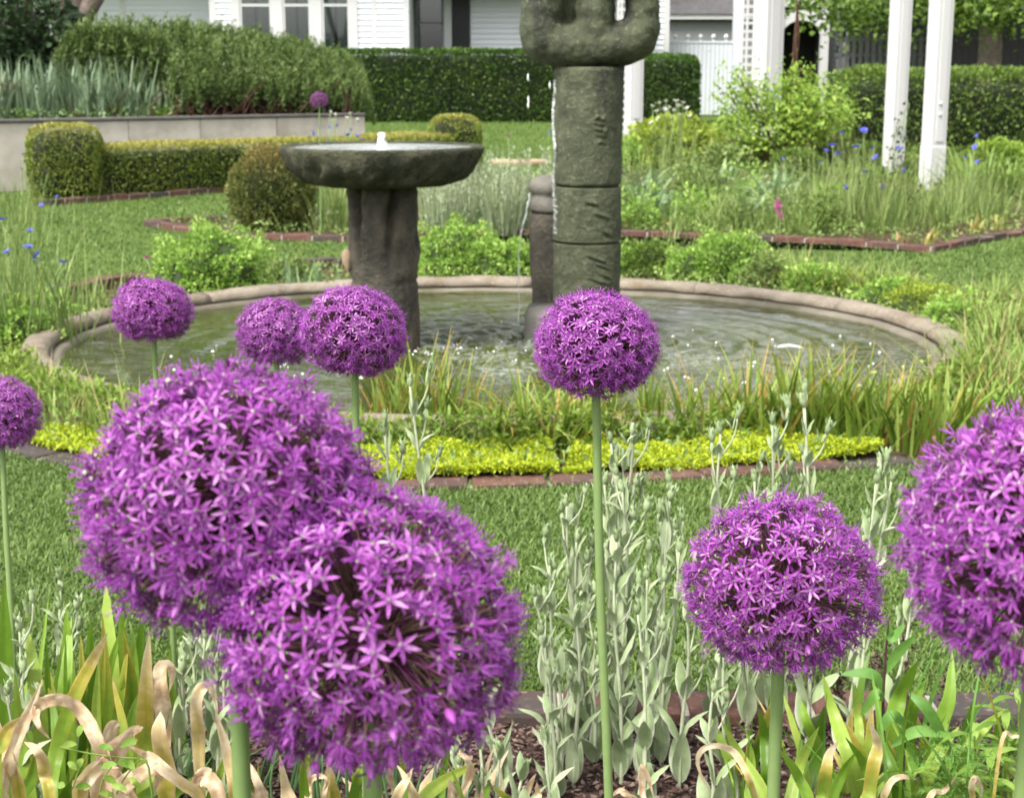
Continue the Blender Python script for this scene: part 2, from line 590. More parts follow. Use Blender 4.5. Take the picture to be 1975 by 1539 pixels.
def ell_points(n, rx, ry, rz, pw=2.0, zmin=-0.3):
    """Points and normals on a superellipsoid centred at the origin (lower part cut at zmin*rz)."""
    d = nrm(RNG.normal(size=(int(n * 2.2) + 8, 3)))
    a = np.array([rx, ry, rz])
    s = (np.abs(d / a) ** pw).sum(1) ** (-1 / pw)
    p = d * s[:, None]
    p = p[p[:, 2] > zmin * rz][:n]
    g = np.sign(p) * np.abs(p / a) ** (pw - 1) / a
    return p, nrm(g)

def lump(p, f=3.0, seed=0.0):
    """cheap smooth 3-D noise, about -1..1"""
    p = np.asarray(p) * f + seed
    x, y, z = p[:, 0], p[:, 1], p[:, 2]
    return (np.sin(x * 1.7 + 1.3 * np.sin(y * 1.1 + z)) + np.sin(y * 2.1 + 1.1 * np.sin(z * 1.3 + x)) + np.sin(z * 1.9 + 1.2 * np.sin(x * 0.9 + y))) / 3

# ================================================================== MATERIALS
M = {}
M['lawn_base'] = stone_mat('lawn_base', [(52, 70, 29), (73, 93, 41), (89, 107, 51)], scale=3.0, bump=0.6, rough=0.95, bscale=120, bdist=0.02, spec=0.1)
M['soil'] = stone_mat('soil', [(58, 46, 38), (88, 72, 58), (112, 94, 78)], scale=9.0, bump=0.9, rough=0.95, bscale=70, bdist=0.03, spec=0.1)
M['mulch'] = stone_mat('mulch_ground', [(50, 40, 36), (78, 64, 58), (98, 84, 76)], scale=30.0, bump=0.9, rough=0.95, bscale=90, bdist=0.02, spec=0.1)
M['chip'] = leaf_mat('mulch_chip', [(48, 36, 33), (76, 59, 54), (100, 82, 75), (126, 110, 102)], transl=0.0, rough=0.9, spec=0.1, streak=0.2)
M['grass'] = leaf_mat('lawn_grass', [(46, 70, 27), (74, 101, 41), (99, 125, 58), (142, 154, 93)], tip=(134, 153, 89), tip_from=0.5, transl=0.3, rough=0.5, spec=0.3)
M['brick'] = stone_mat('brick', [(66, 60, 58), (76, 57, 52), (88, 61, 54), (96, 70, 62), (72, 57, 54)], scale=5.0, bump=0.5, rough=0.9, objrand=1.1, speck=(140, 122, 114), bscale=45, bdist=0.006, spec=0.2)
M['mortar'] = stone_mat('mortar', [(136, 129, 119), (164, 157, 146)], scale=20, bump=0.6, rough=0.95, spec=0.1)
M['rim_stone'] = stone_mat('rim_stone', [(92, 84, 74), (122, 113, 101), (140, 131, 118)], scale=7.0, bump=0.8, rough=0.9, speck=(158, 150, 138), stain=(104, 90, 70), bscale=70, objrand=0.25, bdist=0.008, spec=0.2)
M['pool_wall'] = stone_mat('pool_wall', [(86, 80, 68), (118, 112, 100)], scale=9.0, bump=0.5, rough=0.6, stain=(74, 72, 52), bscale=60)
M['dark_stone'] = stone_mat('wet_dark_stone', [(32, 31, 26), (66, 62, 53), (110, 99, 84)], scale=7.0, bump=0.9, rough=0.55, stain=(64, 44, 33), speck=(96, 90, 80), bscale=50, bdist=0.02)
M['bowl_stone'] = stone_mat('mossy_bowl_stone', [(38, 40, 27), (66, 67, 48), (96, 95, 73)], scale=14.0, bump=1.0, rough=0.75, stain=(40, 44, 24), speck=(96, 96, 76), bscale=42, bdist=0.03)
M['green_stone'] = stone_mat('green_grey_stone', [(48, 52, 37), (66, 71, 51), (86, 89, 68)], scale=16.0, bump=0.9, rough=0.75, stain=(40, 42, 34), speck=(114, 116, 92), bscale=55, bdist=0.015)
M['pale_stone'] = stone_mat('pale_stone', [(142, 122, 100), (172, 150, 126)], scale=16, bump=0.4, rough=0.8)
M['grey_stone'] = stone_mat('grey_plinth_stone', [(76, 75, 68), (106, 103, 96)], scale=9, bump=0.5, rough=0.7, stain=(60, 59, 50))
M['concrete'] = stone_mat('wall_concrete', [(152, 145, 135), (182, 174, 165), (196, 189, 180)], scale=3.0, bump=0.3, rough=0.9, stain=(132, 124, 111), bscale=30, bdist=0.006, spec=0.2)
M['coping'] = stone_mat('coping_slate', [(66, 64, 62), (98, 95, 92)], scale=6, bump=0.5, rough=0.8)
M['white_paint'] = plain_mat('white_paint', (184, 184, 185), rough=0.5, var=0.03)
M['white_siding'] = plain_mat('white_siding', (202, 205, 210), rough=0.55, var=0.03, scale=2)
M['white_fence'] = plain_mat('white_fence_paint', (192, 197, 203), rough=0.6, var=0.05)
M['black_paint'] = plain_mat('black_paint', (14, 14, 17), rough=0.5)
M['dark_inside'] = plain_mat('dark_inside', (24, 26, 30), rough=0.8)
M['curtain'] = plain_mat('curtain', (214, 222, 220), rough=0.9, var=0.15, scale=9)
M['roof'] = stone_mat('grey_shingle', [(62, 60, 62), (86, 84, 86)], scale=5, bump=0.5, rough=0.9)
M['near_black'] = plain_mat('near_black_wood_and_shade', (22, 22, 22), rough=0.8, var=0.3)  # dark timber of the gateway; on the plank backdrop it paints tree shade
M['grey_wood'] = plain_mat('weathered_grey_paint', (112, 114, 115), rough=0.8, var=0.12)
M['bark'] = stone_mat('grey_bark', [(96, 86, 80), (138, 126, 118), (162, 150, 142)], scale=7, bump=1.0, rough=0.9, bscale=24, bdist=0.05, spec=0.1)
M['twig'] = stone_mat('brown_twig', [(58, 42, 34), (92, 70, 58)], scale=12, bump=0.6, rough=0.9, spec=0.1)

def glass_mat(name, tint):
    m, nt, out = new_mat(name)
    tr = N(nt, 'ShaderNodeBsdfTransparent')
    tr.inputs[0].default_value = srgb(*tint)
    gl = N(nt, 'ShaderNodeBsdfGlossy', Roughness=0.03)
    fr = N(nt, 'ShaderNodeFresnel', IOR=1.5)
    ad = N(nt, 'ShaderNodeMath', operation='ADD', use_clamp=True)
    ad.inputs[1].default_value = 0.08
    nt.links.new(fr.outputs[0], ad.inputs[0])
    mx = N(nt, 'ShaderNodeMixShader')
    nt.links.new(ad.outputs[0], mx.inputs[0])
    nt.links.new(tr.outputs[0], mx.inputs[1])
    nt.links.new(gl.outputs[0], mx.inputs[2])
    nt.links.new(mx.outputs[0], out.inputs[0])
    return m
M['glass'] = glass_mat('window_glass', (200, 208, 206))

def water_mat():
    m, nt, out = new_mat('pool_water')
    tc = N(nt, 'ShaderNodeTexCoord')
    n0 = N(nt, 'ShaderNodeTexNoise', Scale=1.3, Detail=3.0)
    nt.links.new(tc.outputs['Object'], n0.inputs['Vector'])
    r = ramp(nt, [(0.3, srgb(38, 46, 16)), (0.55, srgb(52, 60, 24)), (0.75, srgb(66, 72, 36))])
    nt.links.new(n0.outputs[0], r.inputs[0])
    p = N(nt, 'ShaderNodeBsdfPrincipled', Roughness=0.06, IOR=1.33)
    p.inputs['Specular IOR Level'].default_value = 0.5
    # aerated white water where the fountains fall in
    ns = N(nt, 'ShaderNodeTexNoise', Scale=26.0, Detail=5.0, Roughness=0.7, Distortion=1.5)
    nt.links.new(tc.outputs['Object'], ns.inputs['Vector'])
    fall = None
    for (x, y, rad) in FALLS:
        vd = N(nt, 'ShaderNodeVectorMath', operation='DISTANCE')
        nt.links.new(tc.outputs['Object'], vd.inputs[0])
        vd.inputs[1].default_value = (x, y, WATER_Z)
        mr = N(nt, 'ShaderNodeMapRange', interpolation_type='SMOOTHSTEP')
        mr.inputs['From Min'].default_value = rad
        mr.inputs['From Max'].default_value = 0.0
        nt.links.new(vd.outputs['Value'], mr.inputs['Value'])
        if fall is None:
            fall = mr.outputs[0]
        else:
            mxn = N(nt, 'ShaderNodeMath', operation='MAXIMUM')
            nt.links.new(fall, mxn.inputs[0])
            nt.links.new(mr.outputs[0], mxn.inputs[1])
            fall = mxn.outputs[0]
    th = N(nt, 'ShaderNodeMath', operation='MULTIPLY_ADD')
    th.inputs[1].default_value = 0.26
    nt.links.new(fall, th.inputs[0])
    nt.links.new(ns.outputs[0], th.inputs[2])
    fm = N(nt, 'ShaderNodeMapRange', interpolation_type='SMOOTHSTEP')
    fm.inputs['From Min'].default_value = 0.70
    fm.inputs['From Max'].default_value = 0.86
    fm.inputs['To Max'].default_value = 0.32
    nt.links.new(th.outputs[0], fm.inputs['Value'])
    wc = mixc(nt, r.outputs[0], srgb(176, 182, 176), fm.outputs[0])
    nt.links.new(wc, p.inputs['Base Color'])
    mp = N(nt, 'ShaderNodeMapping')
    mp.inputs['Scale'].default_value = (5.0, 9.0, 1.0)
    nt.links.new(tc.outputs['Object'], mp.inputs['Vector'])
    n1 = N(nt, 'ShaderNodeTexNoise', Scale=1.6, Detail=3.0, Distortion=1.2)
    nt.links.new(mp.outputs[0], n1.inputs['Vector'])
    b = N(nt, 'ShaderNodeBump', Strength=0.16, Distance=0.03)
    nt.links.new(n1.outputs[0], b.inputs['Height'])
    nt.links.new(b.outputs[0], p.inputs['Normal'])
    nt.links.new(p.outputs[0], out.inputs[0])
    return m
def foam_mat(name, col=(238, 240, 240), rough=0.25, trans=0.25):
    m, nt, out = new_mat(name)
    p = N(nt, 'ShaderNodeBsdfPrincipled', Roughness=rough)
    p.inputs['Base Color'].default_value = srgb(*col)
    t = N(nt, 'ShaderNodeBsdfTransparent')
    mx = N(nt, 'ShaderNodeMixShader')
    mx.inputs[0].default_value = trans
    nt.links.new(p.outputs[0], mx.inputs[1])
    nt.links.new(t.outputs[0], mx.inputs[2])
    nt.links.new(mx.outputs[0], out.inputs[0])
    return m
M['foam'] = foam_mat('white_water')
M['clear_water'] = foam_mat('clear_water', (214, 220, 220), 0.1, 0.6)

# ================================================================== GROUND
def ground_mesh():
    xs = np.concatenate([[-150, -60, -30], np.linspace(-16, 16, 33), [30, 60, 150]])
    ys = np.concatenate([[-60, -20, -5, 0], np.linspace(2, 34, 33), [40, 60, 100, 260]])
    X, Y = np.meshgrid(xs, ys)
    Z = gz(Y) - 0.002
    v = np.stack([X, Y, Z], -1).reshape(-1, 3)
    n, k = len(xs), len(ys)
    i = (np.arange(k - 1)[:, None] * n + np.arange(n - 1)[None, :]).reshape(-1)
    t = np.concatenate([np.stack([i, i + 1, i + n + 1], -1), np.stack([i, i + n + 1, i + n], -1)])
    return Acc().add(v, t).mesh('ground', M['lawn_base'])
struct('ground', ground_mesh())

# outlines of the planting beds, read off the ground plane
def gp(*uv, h=0.0):
    return [G(u, v, h) for u, v in uv]
FRONT_EDGE = gp((-260, 785), (-100, 832), (60, 872), (170, 895), (420, 921), (740, 936), (900, 935), (1040, 930), (1300, 919), (1500, 906), (1690, 894), (1790, 883), (1990, 850), (2150, 812))
BACK_EDGE = gp((-260, 770), (-60, 700), (20, 660), (115, 577), (225, 555), (503, 529), (680, 517), (850, 508), (1030, 505), (1210, 506), (1500, 518), (1700, 540), (1850, 566), (1990, 600), (2150, 660))
POOL_BED = FRONT_EDGE + list(reversed(BACK_EDGE))[0:-1]
REAR_EDGE = gp((287, 436), (400, 452), (480, 461), (680, 466), (850, 457), (1000, 453), (1200, 456), (1400, 463), (1600, 472), (1790, 486))
REAR_EDGE2 = gp((1790, 486), (1900, 465), (1990, 449), (2120, 430))
REAR_BED = REAR_EDGE + REAR_EDGE2[1:] + gp((2120, 400), (1900, 388), (1650, 372), (1560, 360), (1480, 345), (1250, 338), (900, 352), (700, 400), (420, 428), (345, 430))
HEDGE_EDGE = gp((78, 398), (430, 372))
NEAR_Y = G(1000, 1388).y
NEAR_EDGE = [Vector((-1.6, NEAR_Y + 0.03, 0)), Vector((1.6, NEAR_Y - 0.02, 0))]
NEAR_BED = [(-1.7, 0.3), (1.7, 0.3), (1.7, NEAR_Y - 0.02), (-1.7, NEAR_Y + 0.03)]
FAR_BED = [(G(1180, 338).x, G(1180, 338).y)] + [(p.x, p.y) for p in gp((1300, 333), (1420, 340), (1590, 358))] + [(4.2, 13.2), (7, 13.0), (12, 13.5), (12, 24), (2.4, 24)]
BEDS = [POOL_BED, REAR_BED, NEAR_BED, FAR_BED]
struct('pool_bed_soil', sheet('pool_bed_soil', POOL_BED, 0.006, M['soil']))
struct('rear_bed_soil', sheet('rear_bed_soil', REAR_BED, 0.006, M['soil']))
struct('near_bed_mulch', sheet('near_bed_mulch', NEAR_BED, 0.006, M['mulch']))
fbm_ = sheet('far_bed_soil', FAR_BED, 0.0, M['soil'])
for v_ in fbm_.vertices:
    v_.co.z = float(gz(v_.co.y)) + 0.012
struct('far_bed_soil', fbm_)

PCX, PCY, PR, ECC = -0.06, 5.86, 1.60, 1.135     # the pool is a little wider than deep
WATER_Z = 0.028

def lawn(name, n, x0, x1, y0, y1, l0, l1, w, nseg, label=None, patch=0.5):
    x = RNG.uniform(x0, x1, n)
    y = RNG.uniform(y0, y1, n)
    ok = np.abs(x) < 0.36 * y + 0.35                      # only where this lawn can be seen, with room to step aside
    for b in BEDS:
        ok &= ~in_poly(x, y, b)
    x, y = x[ok], y[ok]
    k = len(x)
    a = Acc()
    pz = lump(np.stack([x, y, x * 0], -1), 2.2, 3.0) * 0.5 + lump(np.stack([x, y, x * 0], -1), 7.0, 1.0) * 0.5
    tint = np.clip(0.42 + patch * 0.45 * pz + RNG.normal(0, 0.2, k), 0, 1)
    ln = RNG.uniform(l0, l1, k) * (1 + 0.25 * pz)
    blades(a, np.stack([x, y, gz(y) - 0.002], -1), RNG.uniform(0, 2 * PI, k), RNG.uniform(0.1, 0.9, k), RNG.uniform(0.2, 1.4, k), ln, RNG.uniform(0.7, 1.3, k) * w, nseg, tint)
    return obj(name, a.mesh(name, M['grass']), kind='stuff')
tag(lawn('lawn_grass', 200000, -1.9, 1.9, NEAR_Y, 4.6, 0.008, 0.024, 0.0042, 2), 'short green turf strip between the near bed and the pool border', 'grass')
tag(lawn('lawn_grass', 130000, -5, 5, 5.0, 14.5, 0.018, 0.036, 0.008, 2), 'mown lawn between the pool border and the brick edged beds', 'grass')
tag(lawn('lawn_grass', 60000, -9, 9, 14.5, 30, 0.035, 0.06, 0.014, 1), 'mown lawn in front of the tall dark hedge', 'grass')

# mulch chips of the near bed
def chips(n):
    a = Acc()
    x = RNG.uniform(-1.3, 1.3, n); y = RNG.uniform(1.7, NEAR_Y - 0.05, n)
    d = np.stack([RNG.normal(size=n), RNG.normal(size=n), RNG.normal(size=n) * 0.25], -1)
    leaves(a, np.stack([x, y, RNG.uniform(0.008, 0.02, n)], -1), d, RNG.uniform(0.005, 0.02, n), 0.45, flat=(0, 0, 1), fold=0.15)
    return a
tag(obj('mulch_chips', chips(34000).mesh('mulch_chips', M['chip']), kind='stuff'), 'brown bark mulch covering the near bed', 'mulch')

# ================================================================== BRICK EDGINGS
BRICK_ME = [bevel_box_mesh('brick', 0.2, 0.095, 0.075, 0.007, M['brick'], 2, 0.0012, s) for s in range(4)]
def edging(name, label, pts, z=0.05, gap=0.011, closed=False, skip=None):
    t = thing(name, label, 'brick edging', (pts[0].x, pts[0].y, 0), 'brick edgings')
    p = np.array([(q.x, q.y) for q in pts])
    seg = np.linalg.norm(np.diff(p, axis=0), axis=1)
    cum = np.concatenate([[0], np.cumsum(seg)])
    a = Acc()
    jme = None
    s = 0.1
    while s < cum[-1]:
        i = min(np.searchsorted(cum, s) - 1, len(seg) - 1)
        f = (s - cum[i]) / seg[i]
        c = p[i] + (p[i + 1] - p[i]) * f
        d = (p[i + 1] - p[i]) / seg[i]
        ang = math.atan2(d[1], d[0])
        zz = float(gz(c[1]))
        if abs(c[0]) < 0.36 * c[1] + 0.7:
            obj('brick', random.choice(BRICK_ME), t, (c[0] - t.location.x, c[1] - t.location.y, zz + z - 0.0375 + random.uniform(-0.006, 0.006)), (random.uniform(-.03, .03), random.uniform(-.025, .025), ang + random.uniform(-0.03, 0.03) + (PI if random.random() < .5 else 0)))
            e = c + d * 0.1055
            if jme is None:
                box(a, -0.0055, 0.0055, -0.045, 0.045, -0.03, z - 0.006)
                jme = a.mesh('mortar_joint', M['mortar'], False)
            obj('mortar_joint', jme, t, (e[0] - t.location.x, e[1] - t.location.y, zz), (0, 0, ang))
        s += 0.211
    return t
edging('brick_edging', 'red brick edging between the mulch bed and the turf strip', NEAR_EDGE, z=0.034)
edging('brick_edging', 'curved brick edging along the golden ground cover before the pool', FRONT_EDGE, z=0.009)
edging('brick_edging', 'brick edging behind the pool rim beside the left lawn', BACK_EDGE[1:9], z=0.06)
edging('brick_edging', 'brick edging in front of the globe conifer and the wildflower bed', REAR_EDGE, z=0.04)
edging('brick_edging', 'short brick edging running back from the wildflower bed corner', REAR_EDGE2, z=0.035)
edging('brick_edging', 'short brick edging at the left end of the globe conifer bed', gp((287, 436), (350, 430), (420, 427)), z=0.04)
edging('brick_edging', 'brick edging at the foot of the low clipped hedge', HEDGE_EDGE, z=0.05)
edging('brick_edging', 'brick edging of the far bed under the golden shrub', gp((1180, 340), (1300, 335), (1420, 342), (1600, 360)), z=0.05)
edging('brick_edging', 'brick edging before the arching daylily clump', gp((1860, 384), (1990, 390), (2100, 396)), z=0.05)

# ================================================================== POOL
pool = thing('fountain_pool', 'round stone-rimmed garden pool holding two stone fountains', 'pool', (PCX, PCY, 0))
def rim_segment(a0, a1, seed):
    prof = [(0, -0.08), (0.002, 0.05), (-0.003, 0.076), (-0.013, 0.087), (-0.036, 0.093), (-0.066, 0.092), (-0.09, 0.086), (-0.102, 0.074), (-0.106, 0.060), (-0.105, 0.05), (-0.094, 0.046), (-0.088, -0.08)]
    na = 17
    V = []
    for i in range(na):
        t = a0 + (a1 - a0) * i / (na - 1)
        for r, z in prof:
            nz = mnoise.fractal(Vector((math.cos(t) * 9 + seed, math.sin(t) * 9, r * 30 + z * 20)), 0.8, 2.0, 4) * 0.007
            V.append(((PR * ECC + r + nz) * math.cos(t), (PR + r + nz) * math.sin(t), z + nz * 0.7))
    k = len(prof)
    T = []
    for i in range(na - 1):
        for j in range(k - 1):
            q = i * k + j
            T += [(q, q + k, q + k + 1), (q, q + k + 1, q + 1)]
    for e, s in ((0, 1), ((na - 1) * k, -1)):
        for j in range(1, k - 1):
            T.append((e, e + j, e + j + 1) if s > 0 else (e, e + j + 1, e + j))
    return Acc().add(V, T)
NSEG = 13
for i in range(NSEG):
    a0 = 2 * PI * i / NSEG + 0.03
    obj('rim_stone', rim_segment(a0 + 0.0007, a0 + 2 * PI / NSEG - 0.0007, i * 3.7).mesh('rim_stone', M['rim_stone']), pool)
a = Acc()
lathe(a, [(PR - 0.09, 0.044), (PR - 0.114, 0.042), (PR - 0.124, 0.036), (PR - 0.130, 0.012), (0.01, 0.010)], 96, 0.006, 5)
obj('pool_wall', a.mesh('pool_wall', M['pool_wall']), pool, None, None, (ECC, 1, 1))

BB = G(738, 678, WATER_Z) + Vector((0, 0.135, 0)); BB.z = 0
CO = AT(1133, 400, 6.05); CO.z = 0

FALLS = [(BB.x - PCX + 0.17, BB.y - PCY - 0.06, 0.42), (BB.x - PCX + 0.42, BB.y - PCY - 0.25, 0.6), (CO.x - PCX - 0.24, CO.y - PCY - 0.12, 0.5), (0.05, -0.55, 0.5), (CO.x - PCX + 0.35, CO.y - PCY - 0.5, 0.5)]
M['water'] = water_mat()
def water_surface():
    nr, na = 130, 300
    r = np.linspace(0.0, PR - 0.122, nr)
    th = np.linspace(0, 2 * PI, na, endpoint=False)
    R, T = np.meshgrid(r, th, indexing='ij')
    x, y = R * np.cos(T) * ECC, R * np.sin(T)
    z = np.zeros_like(x)
    for (cx, cy, am, wl, dc) in ((BB.x - PCX + 0.16, BB.y - PCY - 0.1, 0.009, 0.085, 0.40), (CO.x - PCX - 0.2, CO.y - PCY - 0.05, 0.009, 0.09, 0.40), (BB.x - PCX + 0.36, BB.y - PCY, 0.008, 0.07, 0.35), (CO.x - PCX + 0.2, CO.y - PCY - 0.12, 0.008, 0.13, 0.55), (0.12, -0.1, 0.006, 0.075, 0.3), (0.3, -0.9, 0.006, 0.12, 0.5), (BB.x - PCX + 0.25, BB.y - PCY - 0.1, 0.0065, 0.19, 1.0), (CO.x - PCX - 0.1, CO.y - PCY - 0.1, 0.0055, 0.23, 1.1)):
        d = np.hypot(x - cx, y - cy)
        z += am * np.sin(2 * PI * d / wl + 0.8 * np.sin(3 * np.arctan2(y - cy, x - cx))) * np.exp(-d / dc)
    p = np.stack([x, y, x * 0], -1).reshape(-1, 3)
    z += (lump(p, 14, 2.0) * 0.0022 + lump(p, 31, 5.0) * 0.0012).reshape(z.shape)
    z = np.clip(z, -0.015, 0.02)
    V = np.stack([x, y, z + WATER_Z], -1).reshape(-1, 3)
    i = (np.arange(nr - 1)[:, None] * na + np.arange(na)[None, :]).reshape(-1)
    j = (np.arange(nr - 1)[:, None] * na + (np.arange(na)[None, :] + 1) % na).reshape(-1)
    return Acc().add(V, np.concatenate([np.stack([i, i + na, j + na], -1), np.stack([i, j + na, j], -1)])).mesh('water', M['water'])
struct('water', water_surface(), loc=(PCX, PCY, 0))

def bubbles():
    a = Acc()
    pts = []
    for cx, cy, s, n in ((BB.x + 0.35, BB.y - 0.15, 0.28, 34), (CO.x - 0.28, CO.y - 0.25, 0.25, 24), (CO.x + 0.55, CO.y - 0.45, 0.4, 26), (0.9, 5.2, 0.45, 34), (-0.75, 5.6, 0.4, 22), (BB.x + .2, BB.y - .1, .06, 24)):
        q = np.stack([RNG.normal(cx, s, n), RNG.normal(cy, s * 0.9, n)], -1)
        pts.append(q)
    q = np.concatenate(pts)
    q = q[np.hypot((q[:, 0] - PCX) / ECC, q[:, 1] - PCY) < PR - 0.16]
    th = np.linspace(0, 2 * PI, 6, endpoint=False)
    for x, y in q:
        r = random.choice([0.0025, 0.003, 0.004, 0.006]) * random.uniform(0.7, 1.4)
        v = [(x + r * math.cos(t) * 1.3, y + r * math.sin(t), WATER_Z) for t in th] + [(x, y, WATER_Z + r * 0.5 + 0.004)]
        a.add(v, [(i, (i + 1) % 6, 6) for i in range(6)])
    return a
tag(obj('foam_bubbles', bubbles().mesh('foam_bubbles', M['foam']), kind='stuff'), 'white bubbles floating on the pool water', 'bubbles')
# a floating white petal
a = Acc()
P = spline([G(1500, 670, WATER_Z + 0.012), G(1522, 667, WATER_Z + 0.014), G(1548, 671, WATER_Z + 0.012)], 7)
ribbon(a, P, [0.01, 0.03, 0.042, 0.045, 0.04, 0.028, 0.008], [(0, 1, 0)] * 7, 0.1)
tag(obj('floating_petal', a.mesh('floating_petal', M['foam'])), 'pale fallen petal floating on the green pool water', 'petal')

# ---- birdbath fountain
bb = thing('birdbath_fountain', 'dark stone birdbath fountain with a bubbling jet in its wide bowl', 'fountain', (BB.x, BB.y, 0))
def ped_flute(a, z):
    f = 0.0
    if z > 0.34:
        k = min(1, (z - 0.34) / 0.2)
        f -= 0.055 * k * (0.5 + 0.5 * math.cos(a * 6 + 0.5 + 1.1 * math.sin(z * 7 + a))) ** 7
    if 0.28 < z < 0.30:
        f -= 0.004
    return f
a = Acc()
lathe(a, [(0.138, -0.15), (0.138, 0.0), (0.137, 0.08), (0.136, 0.16), (0.134, 0.22), (0.133, 0.27), (0.131, 0.285), (0.133, 0.30), (0.133, 0.33), (0.133, 0.36), (0.134, 0.39), (0.134, 0.42), (0.135, 0.45), (0.135, 0.48), (0.136, 0.51), (0.137, 0.54), (0.138, 0.565), (0.138, 0.59), (0.139, 0.61), (0.140, 0.63), (0.13, 0.67), (0.02, 0.68)], 110, 0.012, 11, 3.0, flute=ped_flute)
obj('pedestal', a.mesh('pedestal', M['dark_stone']), bb)
a = Acc()
lathe(a, [(0.02, 0.65), (0.13, 0.65), (0.18, 0.652), (0.23, 0.657), (0.275, 0.667), (0.31, 0.682), (0.34, 0.703), (0.362, 0.728), (0.378, 0.755), (0.388, 0.78), (0.392, 0.797), (0.386, 0.806), (0.37, 0.806), (0.352, 0.796), (0.3, 0.77), (0.2, 0.75), (0.02, 0.745)], 150, lambda z: 0.032 if z < 0.75 else 0.008, 13, 8.0)
obj('bowl', a.mesh('bowl', M['bowl_stone']), bb)
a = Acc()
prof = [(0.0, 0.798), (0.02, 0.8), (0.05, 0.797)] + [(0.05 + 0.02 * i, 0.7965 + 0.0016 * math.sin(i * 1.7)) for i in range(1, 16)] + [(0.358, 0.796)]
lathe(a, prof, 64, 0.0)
M['bowl_water'] = foam_mat('bowl_water', (196, 204, 204), 0.08, 0.25)  # whitened base colour paints in the bright sky mirrored by the bowl water
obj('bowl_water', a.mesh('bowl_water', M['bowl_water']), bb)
a = Acc()
lathe(a, [(0.034, 0.792), (0.022, 0.803), (0.017, 0.815), (0.014, 0.83), (0.013, 0.842), (0.008, 0.851), (0.001, 0.855)], 16, 0.014, 60, 2.0)
obj('water_jet', a.mesh('water_jet', M['foam']), bb)
# pale carved shell on the side of the pedestal
a = Acc()
lathe(a, [(0.001, -0.05), (0.010, -0.035), (0.019, -0.01), (0.024, 0.015), (0.022, 0.03), (0.012, 0.04), (0.001, 0.042)], 12, 0.006, 30, 1.0, center=(-0.138, -0.03, 0.37))
obj('carved_shell', a.mesh('carved_shell', M['pale_stone']), bb)
# water threads running off the bowl
def thread(parent, pts, r, mat='clear_water', name='water_thread', seed=0):
    a = Acc()
    P = spline(pts, 26)
    rr = random.Random(seed)
    rad = [max(0.0006, r * (0.45 + 0.9 * abs(math.sin(i * 0.9 + seed)) * rr.random())) for i in range(26)]
    P = P + np.array([[rr.uniform(-1, 1) * r * 0.8, rr.uniform(-1, 1) * r * 0.8, 0] for _ in range(26)])
    tube(a, P, rad, 5)
    return obj(name, a.mesh(name, M[mat]), parent)

# ---- column fountain
cf = thing('column_fountain', 'tall green-grey carved stone column fountain with a pierced lobed head', 'fountain', (CO.x, CO.y, 0))
CRAD = 0.134
def drum(z0, z1, r0, r1, seed, name='drum'):
    a = Acc()
    h = z1 - z0
    prof = [(0.01, z0 + 0.001), (r0 - 0.008, z0 + 0.001), (r0, z0 + 0.007)] + [(r0 + (r1 - r0) * t, z0 + h * t) for t in np.linspace(0.05, 0.95, 12)] + [(r1, z1 - 0.008), (r1 - 0.009, z1 - 0.001), (0.01, z1 - 0.001)]
    def fl(an, z):
        f = 0
        # carved glyph and chisel marks on the side that faces the lawn strip
        for (ga, gzz, w, hh, sl) in GLYPH:
            da = (an - ga + PI) % (2 * PI) - PI
            f += 0.008 * math.exp(-(da / w) ** 2 - ((z - gzz - sl * da) / hh) ** 2)
        return f
    lathe(a, prof, 84, 0.006, 14, seed, flute=fl)
    return obj(name, a.mesh(name, M['green_stone']), cf)
GLYPH = []
